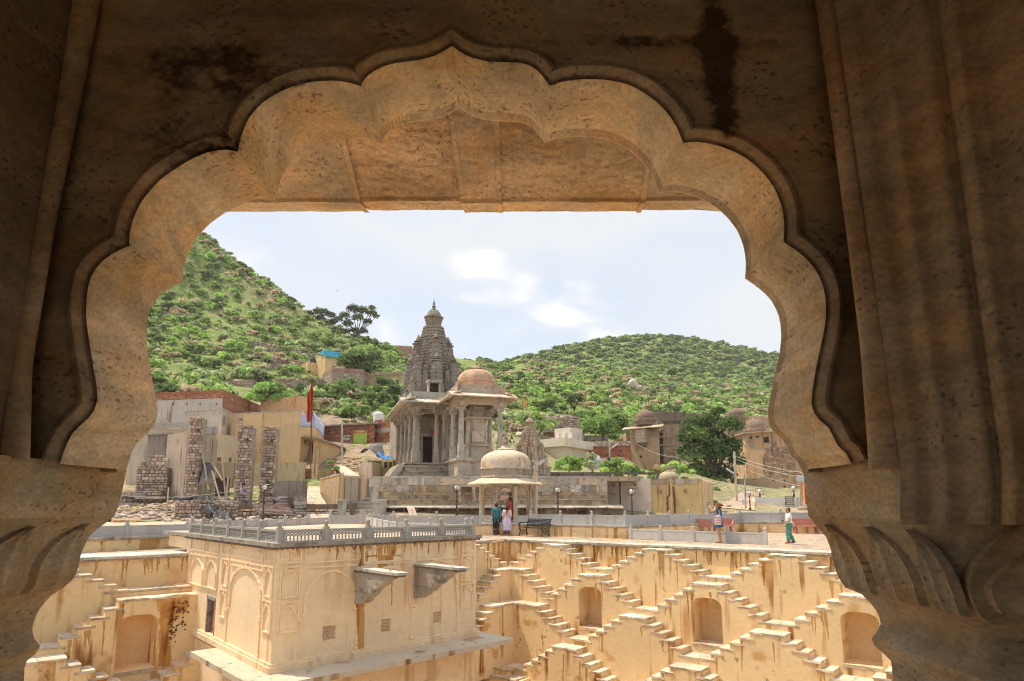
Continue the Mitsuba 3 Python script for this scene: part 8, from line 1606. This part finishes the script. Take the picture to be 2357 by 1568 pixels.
def person(label, pos, H_, az_, J=None, hair=(.02, .015, .012), skin=(.30, .17, .105), hair_kind='short', garments=(), extra=None, turn=0.0):
    key = thing('person', label, 'person'); j = dict(head=V3(0, .012, .925), neck=V3(0, -.005, .845), chest=V3(0, 0, .75), waist=V3(0, .0, .62), pel=V3(0, 0, .54))
    for s, n in ((-1, 'l'), (1, 'r')): j |= {'sh' + n: V3(s * .105, 0, .805), 'el' + n: V3(s * .145, -.02, .64), 'wr' + n: V3(s * .15, .05, .51), 'hi' + n: V3(s * .052, 0, .51), 'kn' + n: V3(s * .056, .015, .285), 'an' + n: V3(s * .056, -.015, .045), 'to' + n: V3(s * .066, .075, .018)}
    if J: j |= {k: V3(*v) for k, v in J.items()}
    R = np.array([[math.cos(az_), -math.sin(az_), 0], [math.sin(az_), math.cos(az_), 0], [0, 0, 1]])     # az_ turns the figure from facing +y
    def out(v): return (np.asarray(v) * H_) @ R.T + np.asarray(pos)
    hd = j['head']; fr_ = V3(math.sin(turn), math.cos(turn), 0); sd = V3(math.cos(turn), -math.sin(turn), 0)
    b = [(hd + V3(0, 0, .012), .055, hd + fr_ * .010 - V3(0, 0, .028), .043), (hd - fr_ * .012, .054, hd + fr_ * .022 - V3(0, 0, .052), .022), (hd + fr_ * .050 + V3(0, 0, .006), .008, hd + fr_ * .063 - V3(0, 0, .014), .011), (hd - V3(0, 0, .02) - fr_ * .01, .034, j['neck'] - V3(0, 0, .02), .034), (j['neck'] - V3(0, 0, .03), .045, j['chest'], .082)]
    b += [(hd + sd * s * .056 - fr_ * .006, .009, hd + sd * s * .056 - fr_ * .006 - V3(0, 0, .02), .006) for s in (-1, 1)]
    b += [(j['chest'] + V3(s * .035, 0, 0), .072, j['waist'] + V3(s * .03, 0, 0), .062) for s in (-1, 1)] + [(j['waist'] + V3(s * .03, 0, 0), .062, j['pel'] + V3(s * .035, 0, 0), .07) for s in (-1, 1)]
    for n in 'lr':
        b += [(j['sh' + n], .040, j['chest'], .07), (j['sh' + n], .040, j['el' + n], .029), (j['el' + n], .029, j['wr' + n], .019), (j['hi' + n], .068, j['kn' + n], .042), (j['kn' + n], .042, j['kn' + n] * .55 + j['an' + n] * .45 - V3(0, .008, 0), .038), (j['kn' + n] * .55 + j['an' + n] * .45 - V3(0, .008, 0), .038, j['an' + n], .024), (j['an' + n], .025, j['to' + n], .02), (j['an' + n] - V3(0, .015, .02), .022, j['to' + n], .02)]
        d = j['wr' + n] - j['el' + n]; b += hand_bones(j['wr' + n], d, V3(.2, -1, .3) if d[2] < 0 else V3(0, -1, .2))
    v, f = skin_mesh(b, res=.018, it=4); part(key, 'body', (out(v), f), 'plain', skin, smooth=True)
    for s in (-1, 1): e = hd + fr_ * .050 + sd * s * .02 + V3(0, 0, .006); part(key, 'eye', (lambda t: (out(t[0]), t[1]))(MB().add(np.asarray(trimesh.creation.icosphere(1).vertices) * .008 + e, trimesh.creation.icosphere(1).faces).get()), 'plain', (.02, .015, .012))
    hb = [(hd + V3(0, 0, .022) - fr_ * .008, .059, hd - fr_ * .022 + V3(0, 0, -.005), .056)]
    if hair_kind == 'long': hb += [(hd - fr_ * .03, .052, hd - fr_ * .055 - V3(0, 0, .09), .040), (hd - fr_ * .055 - V3(0, 0, .09), .040, hd - fr_ * .075 - V3(.008, 0, .20), .026), (hd - fr_ * .075 - V3(.008, 0, .20), .026, hd - fr_ * .07 - V3(.0, 0, .26), .010)]
    if hair_kind == 'bun': hb += [(hd - fr_ * .045 + V3(0, 0, .045), .030, hd - fr_ * .05 + V3(0, 0, .055), .028)]
    if hair_kind == 'curly':
        g = np.random.default_rng(3)
        for _ in range(36): a, z, r_ = g.uniform(-1.9, 1.9), g.uniform(-.17, .05), g.uniform(.018, .03); q = hd - fr_ * (.05 + .025 * math.cos(a)) * math.cos(a) + sd * .068 * math.sin(a) + V3(0, 0, z); hb.append((q, r_, q + g.normal(size=3) * .015 - V3(0, 0, .02), r_ * .8))
    v, f = skin_mesh(hb, res=.022, it=3 if hair_kind != 'curly' else 1); part(key, 'hair', (out(v), f), 'plain', hair, smooth=True if hair_kind != 'curly' else 30)
    for g in garments:
        nm, col, gb = g[0], g[1], g[2](j) if callable(g[2]) else g[2]
        if isinstance(gb, tuple) and gb[0] == 'loft':
            V = []; a = np.linspace(0, 2 * np.pi, 25)
            for (z, rx, ry, x, y) in gb[1]: V.append(np.c_[x + rx * np.cos(a) * (1 + (.05 * np.sin(a * 6) if z < .45 else 0)), y + ry * np.sin(a) * (1 + (.05 * np.sin(a * 6) if z < .45 else 0)), np.full(25, z)])
            v, f = MB().grid(np.array(V)).get()
        else: v, f = skin_mesh(gb, res=.03, it=5)
        part(key, nm, (out(v), f), 'plain', col, smooth=True)
    if extra: extra(key, j, out)
    return key


def shirt(k=1.0, arm=.55, low=.0):
    def f(j):
        b = [(j['chest'] + V3(s * .04, 0, .01), .080 * k, j['waist'] + V3(s * .035, 0, 0), .070 * k) for s in (-1, 1)] + [(j['waist'] + V3(s * .035, 0, 0), .070 * k, j['pel'] + V3(s * .04, 0, .0 + low), .078 * k) for s in (-1, 1)]
        for n in 'lr': e = j['sh' + n] * (1 - arm) + j['el' + n] * arm if arm <= 1 else j['el' + n]; b += [(j['sh' + n], .048 * k, j['chest'], .07), (j['sh' + n], .047 * k, e, .040 * k)] + ([(j['el' + n], .036, j['el' + n] * .15 + j['wr' + n] * .85, .027)] if arm > 1 else [])
        return b
    return f
def trousers(k=1.0, to=.92):
    def f(j):
        b = [(j['pel'] + V3(s * .035, 0, .02), .072 * k, j['hi' + n], .072 * k) for s, n in ((-1, 'l'), (1, 'r'))]
        for n in 'lr': a = j['kn' + n] * (1 - to) + j['an' + n] * to; b += [(j['hi' + n], .074 * k, j['kn' + n], .050 * k), (j['kn' + n], .050 * k, a, .038 * k)]
        return b
    return f
def shoes(r=.027): return lambda j: [b for n in 'lr' for b in ((j['an' + n] - V3(0, .015, .015), r, j['to' + n], r * .85), (j['an' + n], r, j['to' + n], r * .8))]
fp = lambda x, y, z=0.0: G(x, y, z)
def worn(key, j, out):
    for n in 'lr': q = j['kn' + n] * .3 + j['hi' + n] * .7 - V3(0, .072, 0); m = MB().add(np.asarray(trimesh.creation.icosphere(2).vertices) * [.028, .012, .06] + q + V3(0, .006, 0), trimesh.creation.icosphere(2).faces); v, f = m.get(); part(key, 'worn_patch', (out(v), f), 'plain', (.10, .12, .15), smooth=True)
person('man in teal t-shirt and dark jeans standing with his back to us', fp(1142, 1231.5), 1.62, .1, dict(wrl=(-.10, .12, .56), wrr=(.13, .10, .53), head=(.012, .03, .918)), hair_kind='short', turn=.25,
       garments=(('t_shirt', (.012, .16, .18), shirt(1.06, .62)), ('jeans', (.016, .018, .025), trousers(1.0)), ('shoes', (.03, .03, .035), shoes())), extra=worn)
person('woman in pale pink top and long white kurta with dark plait, back to us', fp(1167, 1231.8), 1.50, -.15, dict(wrl=(-.06, .14, .60), wrr=(.07, .14, .60)), hair_kind='long', turn=-.2,
       garments=(('blouse', (.62, .44, .43), shirt(1.02, 1.2, .02)), ('kurta', (.58, .52, .68), ('loft', [(.60, .105, .082, 0, 0), (.54, .125, .095, 0, 0), (.42, .145, .10, .005, 0), (.28, .15, .105, .01, 0), (.16, .155, .11, .012, 0)])), ('leggings', (.02, .03, .18), trousers(.86, 1.0)), ('shoes', (.55, .12, .14), shoes(.024))))
person('woman in red and orange sari standing inside the small kiosk', np.array([*P(1175, 1200, 34.9)[:2], ZU]), 1.60, 1.5, dict(wrl=(-.08, .12, .6), wrr=(.06, .13, .62), head=(0, .03, .925)), hair_kind='bun',
       garments=(('sari', (.50, .05, .025), ('loft', [(.82, .07, .06, 0, 0), (.78, .125, .09, 0, 0), (.68, .13, .10, 0, 0), (.56, .12, .095, 0, 0), (.40, .125, .10, 0, 0), (.2, .13, .115, 0, 0), (.02, .135, .125, 0, 0)])), ('sari_border', (.62, .22, .04), ('loft', [(.80, .10, .10, .05, 0), (.70, .05, .125, .09, 0), (.52, .05, .12, .095, 0), (.38, .06, .115, .09, 0)])), ('blouse', (.06, .03, .03), shirt(.98, .6))))
person('child in dark clothes half hidden behind the man in teal', np.array([*P(1151.5, 1206, 34.2)[:2], ZU - .04]), 1.02, 2.6, hair_kind='short', garments=(('tunic', (.035, .028, .03), shirt(1.15, 1.2)), ('trousers', (.03, .025, .025), trousers(1.1))))


def photo_extra(key, j, out):
    v, f = MB().box((-.03, .20, .93), (.02, .055, 0), (-.008, .003, 0), (0, 0, .085)).get(); part(key, 'phone', (out(v), f), 'metal', (.05, .05, .055))
    V = []; 
    for z, w, d in ((.70, .05, .012), (.66, .075, .03), (.55, .085, .04), (.46, .08, .038), (.44, .06, .02)): V.append([(-.155 + d * math.cos(a), .0 + w * math.sin(a), z) for a in np.linspace(0, 6.283, 17)])
    v, f = MB().grid(np.array(V)).get(); k = part(key, 'tote_bag', (out(v), f), 'plain', (.66, .58, .55), smooth=True, label='white tote bag with pink stripes')
    for z0, w, d in ((.62, .081, .036), (.585, .086, .040), (.545, .089, .043), (.50, .087, .042)):
        v, f = MB().grid(np.array([[(-.155 + d * math.cos(a), w * math.sin(a), z0 + dz) for a in np.linspace(0, 6.283, 17)] for dz in (0, .014)])).get(); part(k, 'stripe', (out(v), f), 'plain', (.42, .15, .17), smooth=True)
    v, f = MB().tube([(-.14, .04, .70), (-.115, .03, .80), (-.10, 0, .845), (-.12, -.03, .80), (-.14, -.04, .70)], .009, 6).get(); part(k, 'strap', (out(v), f), 'plain', (.66, .6, .56), smooth=True)
person('woman in blue dress with long curly hair holding up a phone', fp(1656.5, 1249), 1.60, 1.15, dict(ell=(-.17, .12, .78), elr=(.10, .19, .80), wrl=(-.05, .20, .93), wrr=(.02, .21, .92), shl=(-.105, .01, .815), shr=(.10, .02, .82), tol=(-.07, .08, .018)), hair=(.17, .065, .025), skin=(.46, .25, .15), hair_kind='curly',
       garments=(('dress', (.022, .085, .22), ('loft', [(.83, .05, .04, 0, 0), (.80, .105, .07, 0, 0), (.72, .112, .088, 0, 0), (.62, .098, .082, 0, 0), (.53, .118, .10, 0, 0), (.42, .125, .108, 0, 0), (.385, .128, .112, 0, 0)])), ('sleeves', (.022, .085, .22), lambda j: [(j['sh' + n], .047, j['sh' + n] * .7 + j['el' + n] * .3, .042) for n in 'lr']), ('sandals', (.08, .03, .02), lambda j: [(j['an' + n] - V3(0, .03, .035), .014, j['to' + n] - V3(0, 0, .008), .016) for n in 'lr'])), extra=photo_extra)


def walk_extra(key, j, out):
    v, f = MB().box((-.09, .16, .60), (.03, 0, 0), (0, .055, .01), (0, -.01, .04)).get(); k = part(key, 'camera', (out(v), f), 'metal', (.03, .03, .03)); v, f = MB().lathe([(.018, 0), (.018, .03)], (-.075, .2, .63), 10).get(); part(k, 'lens', (out(v), f), 'metal', (.02, .02, .025))
    hd = j['head']; v, f = MB().box(hd + V3(-.045, .045, .0), (.09, 0, 0), (0, .014, 0), (0, 0, .02)).get(); part(key, 'sunglasses', (out(v), f), 'metal', (.02, .018, .018))
    v, f = MB().box((-.08, .078, .515), (.16, 0, 0), (0, .035, 0), (0, 0, .045)).get(); part(key, 'hip_bag', (out(v), f), 'plain', (.40, .33, .26))
    g = np.random.default_rng(5)
    for i in range(44):
        n = 'lr'[i % 2]; t = g.random(); c = (j['hi' + n] * (1 - t * 2) + j['kn' + n] * t * 2) if t < .5 else (j['kn' + n] * (2 - 2 * t) + j['an' + n] * (2 * t - 1)); r_ = np.interp(t, [0, .5, 1], [.077, .060, .052]); a = g.uniform(0, 6.28); q = c + V3(r_ * math.cos(a), r_ * math.sin(a), 0) * .93
        s = trimesh.creation.icosphere(1); v = np.asarray(s.vertices) * [.016, .016, .026] + q; part(key, 'leaf_print', (out(v), np.asarray(s.faces)), 'plain', [(.38, .48, .38), (.05, .20, .16), (.30, .42, .30)][i % 3], smooth=True)
person('walking woman in white t-shirt and green patterned trousers, hair in a bun', fp(1819, 1252), 1.40, 1.45, dict(wrl=(-.09, .15, .60), ell=(-.13, .02, .64), elr=(.145, -.03, .64), wrr=(.15, -.03, .48), knl=(-.056, .06, .29), anl=(-.056, .055, .05), tol=(-.066, .15, .025), knr=(.056, -.01, .285), anr=(.056, -.12, .06), tor=(.066, -.03, .02), hil=(-.052, .01, .51)), hair=(.10, .05, .03), skin=(.48, .26, .17), hair_kind='bun',
       garments=(('t_shirt', (.78, .77, .78), shirt(1.05, .55, .04)), ('trousers', (.09, .26, .20), trousers(1.22, .96)), ('shoes', (.50, .06, .05), shoes(.026))), extra=walk_extra)
cp_ = P(762, 1077, 57.5)
person('small child in green top and red skirt sitting on the annex ramp', cp_ - np.array([0, 0, .36]), 1.15, -2.2, dict(knl=(-.07, .22, .52), knr=(.07, .22, .50), anl=(-.06, .26, .30), anr=(.06, .27, .30), tol=(-.06, .33, .27), tor=(.06, .34, .27), wrl=(-.08, .2, .58), wrr=(.1, .16, .56)), hair_kind='short', garments=(('top', (.04, .22, .10), shirt(1.1, .7)), ('skirt', (.35, .06, .07), lambda j: [(j['pel'], .10, j['knl'], .08), (j['pel'], .10, j['knr'], .08)])))
# ---------------------------------------------------------------- air
scene['air'] = {'type': 'homogeneous', 'albedo': {'type': 'rgb', 'value': [.95, .955, .96]}, 'sigma_t': .00026}
scene['haze'] = {'type': 'cube', 'to_world': T().translate([0, 20, 70]).scale([760, 790, 85]), 'bsdf': {'type': 'ref', 'id': 'mat_haze'}, 'interior': {'type': 'ref', 'id': 'air'}}
labels['haze'] = {'label': 'thin summer haze over the valley', 'kind': 'stuff'}
scene['camera']['medium'] = {'type': 'ref', 'id': 'air'}
